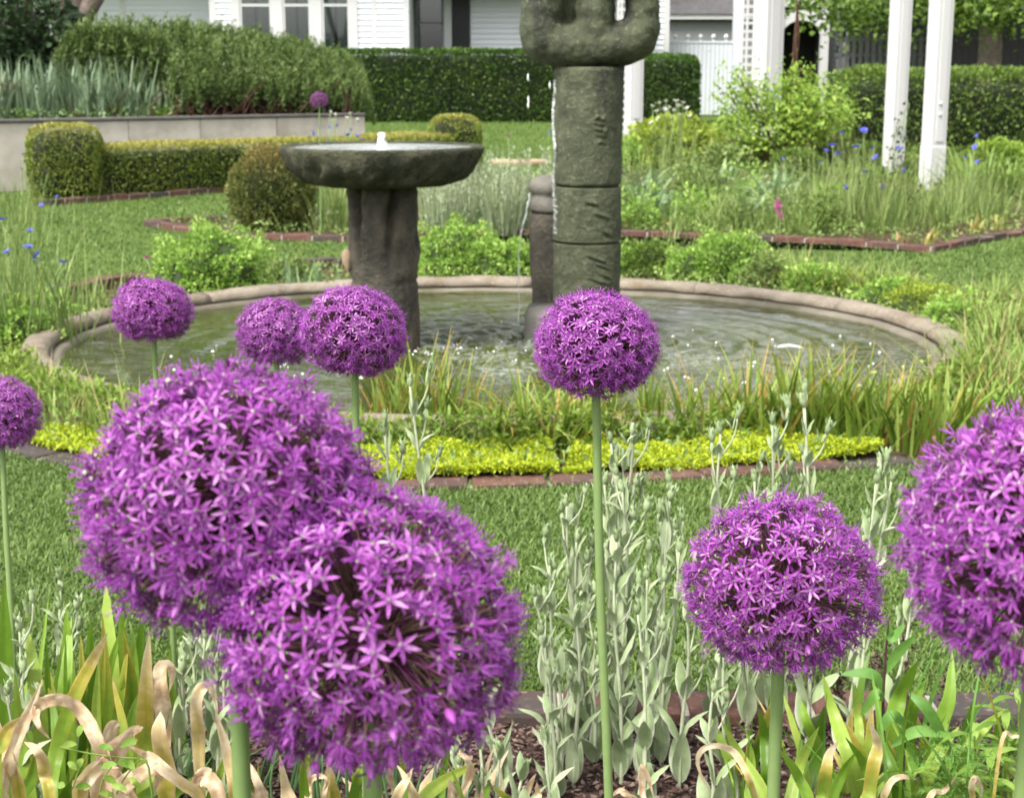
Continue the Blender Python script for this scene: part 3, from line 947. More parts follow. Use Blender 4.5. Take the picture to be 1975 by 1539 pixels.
def hires_drum(z0, z1, r0, r1, seed):
    a = Acc()
    n, k = 150, 90
    th = np.linspace(0, 2 * PI, n, endpoint=False)
    zz = np.linspace(z0, z1, k)
    V = np.zeros((k, n, 3))
    f0 = -PI / 2
    marks = [(0.30, 0.905, 0.13, 0.007, 0.25), (0.28, 0.885, 0.17, 0.007, 0.22), (0.30, 0.862, 0.2, 0.007, 0.25), (0.32, 0.842, 0.15, 0.006, 0.2), (0.22, 0.915, 0.05, 0.012, 0.5), (0.45, 0.852, 0.045, 0.02, 0.1), (0.40, 0.90, 0.045, 0.016, 0.3), (0.30, 0.815, 0.06, 0.006, -0.3), (0.45, 0.812, 0.06, 0.006, 0.3), (0.1, 0.58, .2, .01, .2), (.4, .53, .25, .008, .35), (.25, .36, .3, .007, .4), (.45, .33, .22, .007, .4), (.55, .29, .2, .006, .4), (.35, .27, .3, .006, .35), (.6, .46, .15, .01, .5)]
    for i, z in enumerate(zz):
        t = (z - z0) / (z1 - z0)
        e = min(1, min(i, k - 1 - i) / 2.0)
        for j, an in enumerate(th):
            r = r0 + (r1 - r0) * t - 0.008 * (1 - e)
            r += 0.0022 * mnoise.fractal(Vector((math.cos(an) * 3.5 + seed, math.sin(an) * 3.5, z * 25)), 0.6, 2.0, 4)
            da = (an - f0 + PI) % (2 * PI) - PI
            if abs(da) < 1.3:
                for (ga, g_z, w, hh, sl) in marks:
                    d2 = da - ga
                    r += 0.006 * math.exp(-(d2 / w) ** 4 - ((z - g_z + sl * 0.13 * d2) / hh) ** 2)
                    r -= 0.005 * math.exp(-(d2 / w) ** 4 - ((z - g_z + sl * 0.13 * d2 + hh * 1.5) / hh) ** 2)
            V[i, j] = (r * math.cos(an), r * math.sin(an), z)
    i = (np.arange(k - 1)[:, None] * n + np.arange(n)[None, :]).reshape(-1)
    j = (np.arange(k - 1)[:, None] * n + (np.arange(n)[None, :] + 1) % n).reshape(-1)
    T = np.concatenate([np.stack([i, j, j + n], -1), np.stack([i, j + n, i + n], -1)])
    V = np.concatenate([V.reshape(-1, 3), [[0, 0, z0], [0, 0, z1]]])
    e = np.arange(n)
    T = np.concatenate([T, np.stack([(e + 1) % n, e, np.full(n, n * k)], -1), np.stack([e + n * (k - 1), (e + 1) % n + n * (k - 1), np.full(n, n * k + 1)], -1)])
    a.add(V, T)
    return obj('drum', a.mesh('drum', M['green_stone']), cf)
hires_drum(0.16, 0.415, CRAD + 0.001, CRAD + 0.002, 4.0)
hires_drum(0.418, 0.636, CRAD + 0.003, CRAD, 9.0)
hires_drum(0.640, 1.10, CRAD - 0.001, CRAD + 0.004, 1.0)
a = Acc()
lathe(a, [(0.25, -0.2), (0.25, 0.05), (0.248, 0.12), (0.235, 0.15), (0.2, 0.16), (0.01, 0.161)], 56, 0.010, 8, 5.0)
obj('plinth', a.mesh('plinth', M['grey_stone']), cf)

def sculpted_head():
    bm = bmesh.new()
    def ell(c, r, sub=3):
        g = bmesh.ops.create_icosphere(bm, subdivisions=sub, radius=1.0)
        for v in g['verts']:
            v.co = Vector((c[0] + v.co.x * r[0], c[1] + v.co.y * r[1], c[2] + v.co.z * r[2]))
    for i in range(9):
        z = 1.25 + i * 0.065
        ell((-0.190 + 0.008 * math.sin(i * 0.7), -0.01, z), (0.088, 0.135, 0.08))
        ell((0.210 - 0.006 * math.sin(i * 0.6), -0.005, z), (0.070, 0.125, 0.08))
        ell((0.022, -0.012, z), (0.080, 0.13, 0.08))
        ell((-0.085, 0.065, z), (0.06, 0.065, 0.08))           # the left gap is only a recess
    for i in range(9):
        x = -0.185 + i * 0.0465
        ell((x * 0.97, 0, 1.176 + 0.034 * abs(x / 0.185) ** 3), (0.088, 0.14, 0.090))
        ell((x, 0, 1.74), (0.09, 0.13, 0.09))
    for i in range(5):                                          # closes the right-hand hole at its top
        ell((0.118, -0.005, 1.425 + i * 0.06), (0.075, 0.115, 0.062))
    me = bpy.data.meshes.new('head_raw')
    bm.to_mesh(me)
    bm.free()
    o = bpy.data.objects.new('head_raw', me)
    COL.objects.link(o)
    m = o.modifiers.new('r', 'REMESH')
    m.mode = 'VOXEL'
    m.voxel_size = 0.009
    s = o.modifiers.new('s', 'SMOOTH')
    s.iterations = 12
    s.factor = 0.6
    dg = bpy.context.evaluated_depsgraph_get()
    me2 = bpy.data.meshes.new_from_object(o.evaluated_get(dg))
    bpy.data.objects.remove(o)
    for v in me2.vertices:
        f = mnoise.fractal(v.co * 22, 0.6, 2.0, 4) * 0.004 + mnoise.noise(v.co * 5) * 0.005
        v.co += v.normal * f
    me2.materials.clear()
    me2.materials.append(M['green_stone'])
    for p in me2.polygons:
        p.use_smooth = True
    return me2
obj('pierced_head', sculpted_head(), cf)
# small side pillar leaning against the column
sp = thing('side_pillar', 'slim grey stone pillar with a rounded cap behind the carved column', 'pillar', (CO.x - 0.145, CO.y + 0.10, 0))
a = Acc()
lathe(a, [(0.075, -0.1), (0.075, 0.2), (0.082, 0.3), (0.088, 0.45), (0.088, 0.51), (0.08, 0.522), (0.02, 0.523)], 32, 0.006, 12, 7)
obj('shaft', a.mesh('shaft', M['dark_stone']), sp)
a = Acc()
lathe(a, [(0.02, 0.524), (0.083, 0.525), (0.09, 0.54), (0.088, 0.575), (0.078, 0.585), (0.076, 0.60), (0.086, 0.612), (0.084, 0.64), (0.068, 0.66), (0.035, 0.672), (0.005, 0.674)], 32, 0.010, 12, 2)
obj('cap', a.mesh('cap', M['grey_stone']), sp)
a = Acc()
P = spline([(0.075, -0.09, 0.70), (0.072, -0.1, 0.62), (0.078, -0.1, 0.54)], 6)
tube(a, P, [0.008, 0.014, 0.016, 0.016, 0.014, 0.006], 8)
obj('spout', a.mesh('spout', M['pale_stone']), sp)

# water running down the left of the column
def sheet_of_water(u_off, z0, z1, a_mid, a_w, name, mat, seed):
    rr = random.Random(seed)
    V, T = [], []
    k, n = 90, 12
    for i in range(k):
        t = i / (k - 1)
        z = z0 + (z1 - z0) * t
        w = a_w * (0.45 + 0.55 * abs(math.sin(t * 9 + seed)) * rr.uniform(0.5, 1)) * (0.6 + 0.6 * min(1, t * 2))
        am = a_mid + 0.10 * math.sin(t * 7 + seed) + rr.uniform(-.05, .05)
        for j in range(n):
            an = am + w * (j / (n - 1) - 0.5)
            r = CRAD + 0.004 + 0.010 * math.sin(PI * j / (n - 1)) * rr.uniform(0.3, 1.0)
            V.append((r * math.cos(an), r * math.sin(an), z))
    for i in range(k - 1):
        for j in range(n - 1):
            if rr.random() < 0.42:
                continue
            q = i * n + j
            T += [(q, q + n, q + n + 1), (q, q + n + 1, q + 1)]
    return obj(name, Acc().add(V, T).mesh(name, M[mat]), cf)
sheet_of_water(0, 1.05, 0.78, PI + 0.20, 0.13, 'water_sheet', 'foam', 1)
sheet_of_water(0, 0.80, 0.45, PI + 0.30, 0.16, 'water_sheet', 'clear_water', 2)
for dx, dz in ((-0.24, 1.06), (-0.238, 0.975), (-0.239, 0.955), (-0.155, 1.03)):
    a = Acc()
    lathe(a, [(0.0005, -0.014), (0.0028, -0.008), (0.0036, 0.0), (0.0026, 0.009), (0.0005, 0.016)], 8)
    obj('water_drop', a.mesh('water_drop', M['foam']), cf, (dx, -0.06, dz))
thread(sp, [(-0.085, -0.03, 0.60), (-0.105, -0.05, 0.5), (-0.125, -0.06, 0.40), (-0.13, -0.06, 0.06)], 0.004, seed=5)

# ================================================================== HOUSE AND WALLS
def X(u, v, Y):
    return AT(u, v, Y).x
HY = 31.0
GH = float(gz(31))
house = thing('white_house', 'white clapboard house with black shutters behind the clipped hedge', 'house', (0, HY, GH))
def siding(x0, x1, yf, z0, z1, mat, exp=0.112):
    """Lapped boards, each its own piece; yf is the front face in world Y."""
    n = int((z1 - z0) / exp) + 1
    a = Acc()
    L, h = x1 - x0, exp + 0.012
    v = [(0, -0.034, 0), (L, -0.034, 0), (L, -0.004, h), (0, -0.004, h), (0, 0.012, 0), (L, 0.012, 0)]
    vv = [v[0], v[1], v[2], v[3], v[0], v[1], v[5], v[4]]
    a.add(vv, [(0, 1, 2), (0, 2, 3), (4, 6, 5), (4, 7, 6)])
    me = a.mesh('siding_board', mat, False)
    for i in range(n):
        obj('siding_board', me, house, (x0, yf - HY, z0 - GH + i * exp))
def hbox(name, x0, x1, y0, y1, z0, z1, mat, parent=None, base=None):
    parent = parent or house
    b = base if base is not None else (0, HY, GH)
    a = Acc()
    box(a, x0 - b[0], x1 - b[0], y0 - b[1], y1 - b[1], z0 - b[2], z1 - b[2])
    return obj(name, a.mesh(name, mat, False), parent)
Y1, Y2, Y0 = HY, HY + 1.9, HY + 1.2
xa, xb, xc = X(405, 40, Y1), X(789, 40, Y1), X(1291, 40, Y2)
xL = X(-60, 40, Y0)
ZT = 3.3
hbox('wall', xa + 0.02, xb - 0.02, Y1 + 0.02, Y1 + 6, GH, ZT, M['white_siding'])
hbox('wall', xb - 0.02, xc - 0.02, Y2 + 0.02, Y1 + 5.9, GH, ZT - .01, M['white_siding'])
hbox('wall', xL, xa + 0.02, Y0 + 0.02, Y1 + 5.8, GH, ZT - .02, M['white_siding'])
# left wing boards, front block boards around the window group, recessed boards
z_lo, z_hi = GH + 0.5, 3.2
siding(xL, xa - 0.01, Y0, z_lo, z_hi, M['white_siding'])
wx0, wx1 = X(447, 40, Y1), X(690, 40, Y1)
siding(xa + 0.13, wx0, Y1, z_lo, z_hi, M['white_siding'])
siding(wx1, X(718, 40, Y1), Y1, z_lo, z_hi, M['white_siding'])
siding(X(727, 40, Y1), xb - 0.12, Y1, z_lo, z_hi, M['white_siding'])
siding(X(908, 40, Y2), xc - 0.12, Y2, z_lo, z_hi, M['white_siding'])
siding(xb, X(790, 40, Y2) + 0.02, Y2, z_lo, z_hi, M['white_siding'])
for x0, x1, y in ((xa, xa + 0.13, Y1), (X(718, 40, Y1), X(727, 40, Y1), Y1), (xb - 0.12, xb, Y1), (xc - 0.12, xc, Y2), (X(233, 40, Y0), X(243, 40, Y0), Y0)):
    hbox('corner_board', x0, x1, y - 0.03, y + 0.03, GH + 0.3, ZT - .03, M['white_paint'])
# triple window
zs, zh = 0.95, 3.0
hbox('window_head', wx0, wx1, Y1 - 0.04, Y1 + 0.03, zh, zh + 0.12, M['white_paint'])
for u0, u1 in ((447, 463), (525, 546), (600, 621), (675, 690)):
    hbox('window_mullion', X(u0, 40, Y1), X(u1, 40, Y1), Y1 - 0.045, Y1 + 0.04, zs, zh, M['white_paint'])
hbox('window_sill', wx0 - 0.03, wx1 + 0.03, Y1 - 0.07, Y1 + 0.03, zs - 0.06, zs, M['white_paint'])
for u0, u1 in ((463, 525), (546, 600), (621, 675)):
    x0, x1 = X(u0, 40, Y1), X(u1, 40, Y1)
    w = hbox('window', x0, x1, Y1 + 0.006, Y1 + 0.016, zs, zh, M['dark_inside'])
    a = Acc()                                                     # sash frame
    for b in ((x0, x0 + 0.045, zs, zh), (x1 - 0.045, x1, zs, zh), (x0 + 0.045, x1 - 0.045, zs, zs + 0.06), (x0 + 0.045, x1 - 0.045, 2.36, 2.41), (x0 + 0.045, x1 - 0.045, zh - 0.05, zh)):
        box(a, b[0], b[1], Y1 - HY - 0.028, Y1 - HY + 0.006, b[2] - GH, b[3] - GH)
    obj('sash', a.mesh('sash', M['white_paint'], False), w)
    a = Acc()                                                     # hanging curtain folds just inside the glass
    k = 24
    xs = np.linspace(x0 + 0.05, x1 - 0.05, k)
    V = [(x, Y1 - HY + 0.0 - 0.004 + 0.003 * math.sin(i * 1.7), z - GH) for z in (zs + 0.05, zh - 0.05) for i, x in enumerate(xs)]
    T = []
    for i in range(k - 1):
        if 9 < i < 13:
            continue
        T += [(i, i + 1, i + 1 + k), (i, i + 1 + k, i + k)]
    obj('curtain', Acc().add(V, T).mesh('curtain', M['curtain']), w)
    a = Acc()
    box(a, x0 + 0.046, x1 - 0.046, Y1 - HY - 0.022, Y1 - HY - 0.018, zs + 0.06 - GH, zh - 0.05 - GH)
    obj('pane', a.mesh('pane', M['glass'], False), w)
# recessed window with black shutters
hbox('shutter', X(790, 40, Y2) + 0.02, X(801, 40, Y2), Y2 - 0.06, Y2 - 0.02, 0.6, 3.0, M['black_paint'])
hbox('shutter', X(872, 40, Y2), X(906, 40, Y2), Y2 - 0.06, Y2 - 0.02, 0.6, 3.0, M['black_paint'])
w = hbox('window', X(801, 40, Y2), X(856, 40, Y2), Y2 - 0.03, Y2 - 0.005, 0.6, 3.0, M['dark_inside'])
hbox('window_casing', X(856, 40, Y2), X(871, 40, Y2), Y2 - 0.07, Y2 - 0.01, 0.6, 3.0, M['white_paint'])
a = Acc()
x0, x1 = X(801, 40, Y2), X(856, 40, Y2)
box(a, x0, x1, Y2 - HY - 0.055, Y2 - HY - 0.031, 2.08 - GH, 2.12 - GH)
box(a, x0, x0 + 0.03, Y2 - HY - 0.055, Y2 - HY - 0.031, 0.6 - GH, 3.0 - GH)
box(a, x1 - 0.05, x1, Y2 - HY - 0.055, Y2 - HY - 0.031, 0.6 - GH, 3.0 - GH)
obj('sash', a.mesh('sash', M['grey_wood'], False), w)
a = Acc()
box(a, x0 + 0.03, x1 - 0.05, Y2 - HY - 0.05, Y2 - HY - 0.045, 0.61 - GH, 2.99 - GH)
obj('pane', a.mesh('pane', M['glass'], False), w)
# porch roof over the recess and the main roof
hbox('porch_roof', xb + 0.01, xc - 0.7, Y2 - 1.0, Y2 - 0.03, 2.75, 2.9, M['white_paint'])
for x0, x1, y0, y1, e, r in ((xL - 0.3, xb + 0.25, Y1 - 0.45, Y1 + 6.5, 3.35 - GH, 5.6 - GH), (xb + 0.26, xc + 0.1, Y2 - 0.3, Y1 + 6.2, 3.32 - GH, 5.2 - GH)):
    a = Acc()
    V = [(x0, y0 - HY, e), (x1, y0 - HY, e), (x1, y1 - HY, e), (x0, y1 - HY, e), (x0, (y0 + y1) / 2 - HY, r), (x1, (y0 + y1) / 2 - HY, r)]
    a.add(V, [(0, 1, 5), (0, 5, 4), (2, 3, 4), (2, 4, 5), (1, 2, 5), (3, 0, 4), (0, 2, 1), (0, 3, 2)])
    obj('roof', a.mesh('roof', M['roof'], False), house)

# neighbour's low roof with white fascia
nb = thing('neighbour_outbuilding', 'low grey-roofed outbuilding with white fascia behind the white fence', 'building', (6.0, 44, GH))
def nbox(name, x0, x1, y0, y1, z0, z1, mat):
    return hbox(name, x0, x1, y0, y1, z0, z1, mat, nb, (6.0, 44, GH))
zf = AT(1350, 38, 44).z; zf2 = AT(1350, 28, 44).z
nbox('wall', X(1270, 40, 44), X(1560, 40, 44), 44.1, 48, GH, zf, M['grey_wood'])
nbox('fascia', X(1265, 40, 44), X(1570, 40, 44), 43.9, 44.0, zf, zf2, M['white_paint'])
a = Acc()
x0, x1 = X(1262, 40, 44) - 6.0, X(1575, 40, 44) - 6.0
a.add([(x0, -0.15, zf2 - GH), (x1, -0.15, zf2 - GH), (x1, 3, zf2 - GH + 1.6), (x0, 3, zf2 - GH + 1.6), (x0, 6, zf2 - GH), (x1, 6, zf2 - GH)], [(0, 1, 2), (0, 2, 3), (3, 2, 5), (3, 5, 4)])
obj('roof', a.mesh('roof', M['roof'], False), nb)

# white board fence with shaped tops
FY = 33.5
fx0, fx1 = X(1240, 150, FY), X(1412, 150, FY)
zt = AT(1330, 72, FY).z
fence = thing('white_board_fence', 'tall white tongue board fence with finials behind the clipped hedge', 'fence', (fx0, FY, GH))
bw = 0.092
a = Acc(); box(a, 0, bw - 0.012, -0.012, 0.012, 0.02, zt - GH - 0.13)
board_me = a.mesh('board', M['white_fence'], False)
a = Acc()
box(a, 0.012, 0.072, -0.012, 0.012, 0, 0.05)
lathe(a, [(0.028, 0.05), (0.05, 0.075), (0.05, 0.1), (0.03, 0.13), (0.003, 0.145)], 8, center=(0.042, 0, 0))
fin_me = a.mesh('finial', M['white_fence'])
nb_ = int((fx1 - fx0) / bw)
for i in range(nb_):
    obj('board', board_me, fence, (i * bw, 0, 0))
    if i % 3 == 1:
        obj('finial', fin_me, fence, (i * bw, 0, zt - GH - 0.085))
a = Acc(); box(a, 0, nb_ * bw, -0.03, 0.03, zt - GH - 0.128, zt - GH - 0.087)
obj('top_rail', a.mesh('top_rail', M['white_fence'], False), fence)
hb = Acc(); box(hb, nb_ * bw, nb_ * bw + 0.2, -0.06, 0.1, 0, 3.2)
obj('fence_post', hb.mesh('fence_post', M['white_fence'], False), fence)

# gate house: white frame, arched dark opening
GY = 31.5
gx0, gx1 = X(1500, 80, GY), X(1590, 80, GY)
gate = thing('garden_gateway', 'white garden gateway with an arched dark opening behind the leafy shrub', 'gateway', ((gx0 + gx1) / 2, GY, GH))
gw = (gx1 - gx0) / 2
za, zl = AT(1540, 40, GY).z - GH, AT(1540, 14, GY).z - GH
for s in (-1, 1):
    a = Acc(); box(a, s * gw - 0.075, s * gw + 0.075, -0.08, 0.12, 0, 3.0)
    obj('gate_post', a.mesh('gate_post', M['white_paint'], False), gate)
a = Acc(); box(a, -gw + 0.076, gw - 0.076, -0.03, 0.07, zl, zl + 0.6)
obj('lintel', a.mesh('lintel', M['white_paint'], False), gate)
V, T = [], []
k = 17
for i in range(k):
    t = i / (k - 1)
    x = -gw + 0.08 + (2 * gw - 0.16) * t
    z0 = za - 0.32 + 0.32 * math.sqrt(max(0, 1 - ((t - 0.5) * 2) ** 2))
    V += [(x, -0.01, z0), (x, -0.01, zl - 0.07), (x, 0.05, z0), (x, 0.05, zl - 0.07)]
for i in range(k - 1):
    q = i * 4
    T += [(q, q + 4, q + 5), (q, q + 5, q + 1), (q, q + 2, q + 6), (q, q + 6, q + 4), (q + 2, q + 3, q + 7), (q + 2, q + 7, q + 6), (q + 1, q + 5, q + 7), (q + 1, q + 7, q + 3)]
obj('arch', Acc().add(V, T).mesh('arch', M['white_paint'], False), gate)
a = Acc(); box(a, -gw + 0.08, gw - 0.08, 0.9, 0.95, 0, 2.4)
obj('door', a.mesh('door', M['near_black'], False), gate)
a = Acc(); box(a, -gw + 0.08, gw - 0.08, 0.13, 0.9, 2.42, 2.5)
obj('porch_ceiling', a.mesh('porch_ceiling', M['near_black'], False), gate)
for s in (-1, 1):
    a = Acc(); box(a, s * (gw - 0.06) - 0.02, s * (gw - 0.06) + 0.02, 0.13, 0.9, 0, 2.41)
    obj('side_wall', a.mesh('side_wall', M['near_black'], False), gate)
# bare vine stem in front of the gateway
vine = thing('bare_vine', 'bare brown twisted vine stem before the arched gateway', 'vine', (X(1535, 100, 21), 21, float(gz(21))))
a = Acc()
for s in (0, 1, 2):
    pts = [(0.03 * math.sin(z * 4 + s * 2.1) + (0.06 * (z - 1.3) * (s - 1) if z > 1.3 else 0), 0.03 * math.cos(z * 4 + s * 2.1), z) for z in np.linspace(0, 2.4, 22)]
    tube(a, pts, np.linspace(0.022, 0.009, 22), 6)
obj('stem', a.mesh('stem', M['twig']), vine)
# little siding wall beside the gateway
ob = thing('shed_corner', 'grey-shaded clapboard shed corner beside the arched gateway', 'shed', (gx1 + 0.1, GY + 0.3, GH))
sx1 = X(1614, 80, GY + .3)
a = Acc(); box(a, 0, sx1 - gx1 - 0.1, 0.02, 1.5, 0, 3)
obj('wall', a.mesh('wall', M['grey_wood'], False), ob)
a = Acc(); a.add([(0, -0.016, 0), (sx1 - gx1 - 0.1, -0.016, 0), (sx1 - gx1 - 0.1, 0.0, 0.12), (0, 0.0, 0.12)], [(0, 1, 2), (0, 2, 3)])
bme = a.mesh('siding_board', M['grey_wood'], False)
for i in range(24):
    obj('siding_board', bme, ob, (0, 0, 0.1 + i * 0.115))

# grey picket fence in the shade
PY = 30.0
px0, px1 = X(1618, 90, PY), X(1800, 90, PY)
zt = AT(1690, 68, PY).z - GH
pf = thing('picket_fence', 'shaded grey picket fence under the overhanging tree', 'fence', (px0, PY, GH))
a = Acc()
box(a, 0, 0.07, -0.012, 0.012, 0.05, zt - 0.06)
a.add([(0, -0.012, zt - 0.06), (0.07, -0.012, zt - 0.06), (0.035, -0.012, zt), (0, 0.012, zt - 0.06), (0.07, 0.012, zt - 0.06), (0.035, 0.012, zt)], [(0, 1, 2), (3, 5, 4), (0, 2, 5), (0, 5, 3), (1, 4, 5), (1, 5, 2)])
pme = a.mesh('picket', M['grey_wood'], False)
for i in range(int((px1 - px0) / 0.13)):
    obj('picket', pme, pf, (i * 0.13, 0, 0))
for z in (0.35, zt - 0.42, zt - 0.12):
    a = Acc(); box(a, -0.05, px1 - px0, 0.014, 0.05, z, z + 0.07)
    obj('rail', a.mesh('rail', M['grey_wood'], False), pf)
# near-black plank backdrop behind it, standing in for the shade under the tree
ds = thing('shade_backdrop', 'near-black plank backdrop standing in for tree shade behind the picket fence', 'shed', (X(1900, 90, 33), 33, GH))
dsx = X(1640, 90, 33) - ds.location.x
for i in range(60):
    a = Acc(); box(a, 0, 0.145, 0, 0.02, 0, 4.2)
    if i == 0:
        dme = a.mesh('plank', M['near_black'], False)
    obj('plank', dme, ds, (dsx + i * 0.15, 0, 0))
a = Acc(); box(a, dsx - 0.6, dsx + 9.6, -1.6, 3, 4.22, 4.35)
obj('roof', a.mesh('roof', M['roof'], False), ds)

# ================================================================== PERGOLA POSTS
def pergola_post(label, u_l, u_r, v_ref, Y, top=3.2, rot=0.35, plinth=True, bolts=False):
    x0, x1 = X(u_l, v_ref, Y), X(u_r, v_ref, Y)
    wpx = x1 - x0
    w = wpx / (math.cos(rot) + math.sin(abs(rot)))
    g0 = float(gz(Y))
    t = thing('pergola_post', label, 'post', ((x0 + x1) / 2, Y, g0), None, rot)
    o = obj('shaft', bevel_box_mesh('shaft', w, w, top, 0.006, M['white_paint'], 1), t, (0, 0, top / 2))
    # raised trim strip on each visible face
    for (dx, dy, sx, sy) in ((0, -w / 2 - 0.005, w * 0.5, 0.01), (w / 2 + 0.005, 0, 0.01, w * 0.5)):
        obj('trim_strip', bevel_box_mesh('trim_strip', sx, sy, top - 0.5, 0.002, M['white_paint'], 1), t, (dx, dy, top / 2 + 0.2))
    if plinth:
        obj('plinth', bevel_box_mesh('plinth', w * 1.07, w * 1.07, 0.42, 0.008, M['white_paint'], 1), t, (0, 0, 0.2))
    if bolts:
        for z in (0.80, 0.70):
            a = Acc(); lathe(a, [(0.016, 0), (0.016, 0.01), (0.001, 0.013)], 8)
            obj('bolt', a.mesh('bolt', M['white_fence']), t, (-w * 0.1, -w / 2 - 0.011, z), (PI / 2, 0, 0))
    return t
pergola_post('white pergola post with two bolts rising from the blue cornflowers', 1783, 1827, 200, 14.2, bolts=True)
pergola_post('white pergola post between the cornflowers and the leafy hedge', 1711, 1751, 150, 16.0, plinth=False)
pergola_post('white box pergola post behind the leafy green shrub', 1453, 1510, 90, 19.0, rot=0.5)
pergola_post('white pergola post seen beside the right of the carved column', 1205, 1240, 200, 20.5)
def lattice(label, u0, u1, v_ref, Y, h):
    x0, x1 = X(u0, v_ref, Y), X(u1, v_ref, Y)
    g0 = float(gz(Y))
    t = thing('lattice_panel', label, 'lattice', ((x0 + x1) / 2, Y, g0), 'white lattice panels on the pergola')
    w = x1 - x0
    for x in (-w / 2, -w * 0.1, w / 2):
        a = Acc(); box(a, x - 0.014, x + 0.014, -0.012, 0.012, 0, h)
        obj('upright', a.mesh('upright', M['white_paint'], False), t)
    a = Acc(); box(a, -w / 2 + 0.012, w / 2 - 0.012, -0.008, 0.016, 0, 0.035)
    me = a.mesh('cross_slat', M['white_paint'], False)
    for i in range(int(h / 0.1)):
        obj('cross_slat', me, t, (0, 0, 0.05 + i * 0.1))
    return t
lattice('narrow white lattice left of the box pergola post by the shrub', 1431, 1453, 90, 19.2, 3.2)
lattice('narrow white lattice against the pergola post behind the carved column', 1190, 1206, 200, 20.6, 2.6)

# ================================================================== RETAINING WALL
WA, WB = AT(-20, 300, 13.9), AT(706, 300, 16.3)          # the wall runs back to the right
WANG = math.atan2(WB.y - WA.y, WB.x - WA.x)
WLEN = math.hypot(WB.y - WA.y, WB.x - WA.x)
WT = 0.655
def wall_y(u):
    return 13.9 + (16.3 - 13.9) * (u + 20) / 726.0
wall = thing('retaining_wall', 'pale stained concrete retaining wall below the rosemary bush', 'wall', (WA.x, WA.y, 0), None, WANG)
wx = [-3.0, -1.4, 0.5, 1.35, 2.1, 2.95, WLEN]
for i in range(len(wx) - 1):
    g = 0.006
    me = bevel_box_mesh('wall_panel', wx[i + 1] - wx[i] - g, 0.2, WT - 0.03, 0.006, M['concrete'], 1)
    obj('wall_panel', me, wall, ((wx[i] + wx[i + 1]) / 2, 0.1, (WT - 0.03) / 2 - 0.002))
    me = bevel_box_mesh('coping_slab', wx[i + 1] - wx[i] - 0.006, 0.24, 0.028, 0.005, M['coping'], 1)
    obj('coping_slab', me, wall, ((wx[i] + wx[i + 1]) / 2, 0.1, WT - 0.014))
a = Acc(); box(a, WLEN - 0.2, WLEN - 0.004, 0.205, 3.6, -0.05, WT - 0.032)
obj('return_panel', a.mesh('return_panel', M['concrete'], False), wall)
ca_, sa_ = math.cos(WANG), math.sin(WANG)
terr = [(WA.x + x * ca_ - y * sa_, WA.y + x * sa_ + y * ca_) for x, y in ((-3, 0.2), (WLEN - 0.2, 0.2), (WLEN - 0.2, 3.6), (-3, 3.6))]
struct('raised_bed_soil', sheet('raised_bed_soil', terr, WT - 0.05, M['soil']))
# flat stone in the far lawn
a = Acc()
lathe(a, [(0.3, -0.02), (0.34, 0.02), (0.33, 0.05), (0.28, 0.062), (0.01, 0.065)], 18, 0.05, 3, 4.0)
p = G(1002, 318)
tag(obj('flat_stone', a.mesh('flat_stone', M['pale_stone']), None, (p.x, p.y, 0), None, (1.1, 0.5, 1)), 'flat pinkish stone lying on the far lawn behind the silver plants', 'stone')

# tall trees beyond the house: unseen above the view, added to darken the pool's reflections

# ================================================================== FOLIAGE MATERIALS
L = {}
L['hedge'] = leaf_mat('dark_hedge_leaf', [(34, 56, 16), (50, 76, 24), (66, 94, 32), (90, 112, 46)], transl=0.2, rough=0.4)
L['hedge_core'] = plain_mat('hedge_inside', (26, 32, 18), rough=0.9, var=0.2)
L['box'] = leaf_mat('box_leaf', [(68, 84, 31), (94, 112, 41), (119, 134, 55), (134, 138, 70)], tip=None, transl=0.25, rough=0.45)
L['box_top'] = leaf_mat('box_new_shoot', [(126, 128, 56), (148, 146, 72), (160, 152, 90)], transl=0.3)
L['conifer'] = leaf_mat('conifer_leaf', [(48, 60, 24), (74, 86, 36), (98, 106, 50), (116, 112, 60)], transl=0.15)
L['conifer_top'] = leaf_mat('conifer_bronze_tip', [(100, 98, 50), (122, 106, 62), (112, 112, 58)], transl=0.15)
L['rosemary'] = leaf_mat('rosemary_needle', [(50, 66, 32), (68, 86, 42), (86, 104, 54), (104, 122, 70)], transl=0.15, rough=0.5)
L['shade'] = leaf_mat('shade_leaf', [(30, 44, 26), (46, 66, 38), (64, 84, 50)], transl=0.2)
L['maple'] = leaf_mat('tree_leaf', [(44, 66, 18), (64, 88, 26), (84, 108, 38), (104, 126, 52)], transl=0.35)
L['shrub'] = leaf_mat('fresh_shrub_leaf', [(76, 104, 32), (100, 128, 44), (122, 146, 58), (142, 158, 76)], transl=0.35)
L['gold'] = leaf_mat('golden_shrub_leaf', [(92, 110, 30), (116, 134, 42), (138, 152, 58), (78, 96, 30)], transl=0.3)
L['dense'] = leaf_mat('mid_green_leaf', [(62, 84, 32), (86, 110, 44), (108, 128, 58)], transl=0.25)
L['lace'] = leaf_mat('bright_lacy_leaf', [(80, 112, 42), (104, 136, 54), (126, 154, 72), (146, 166, 92)], transl=0.35)
L['gcover'] = leaf_mat('golden_ground_cover_leaf', [(124, 140, 22), (148, 164, 34), (168, 180, 50), (112, 128, 26)], transl=0.3)
L['meadow'] = leaf_mat('meadow_leaf', [(72, 92, 46), (92, 114, 58), (114, 132, 72), (134, 144, 90)], tip=(144, 148, 98), tip_from=0.7, transl=0.3)
L['blue_green'] = leaf_mat('blue_green_leaf', [(80, 102, 68), (100, 122, 84), (122, 140, 102)], transl=0.25)
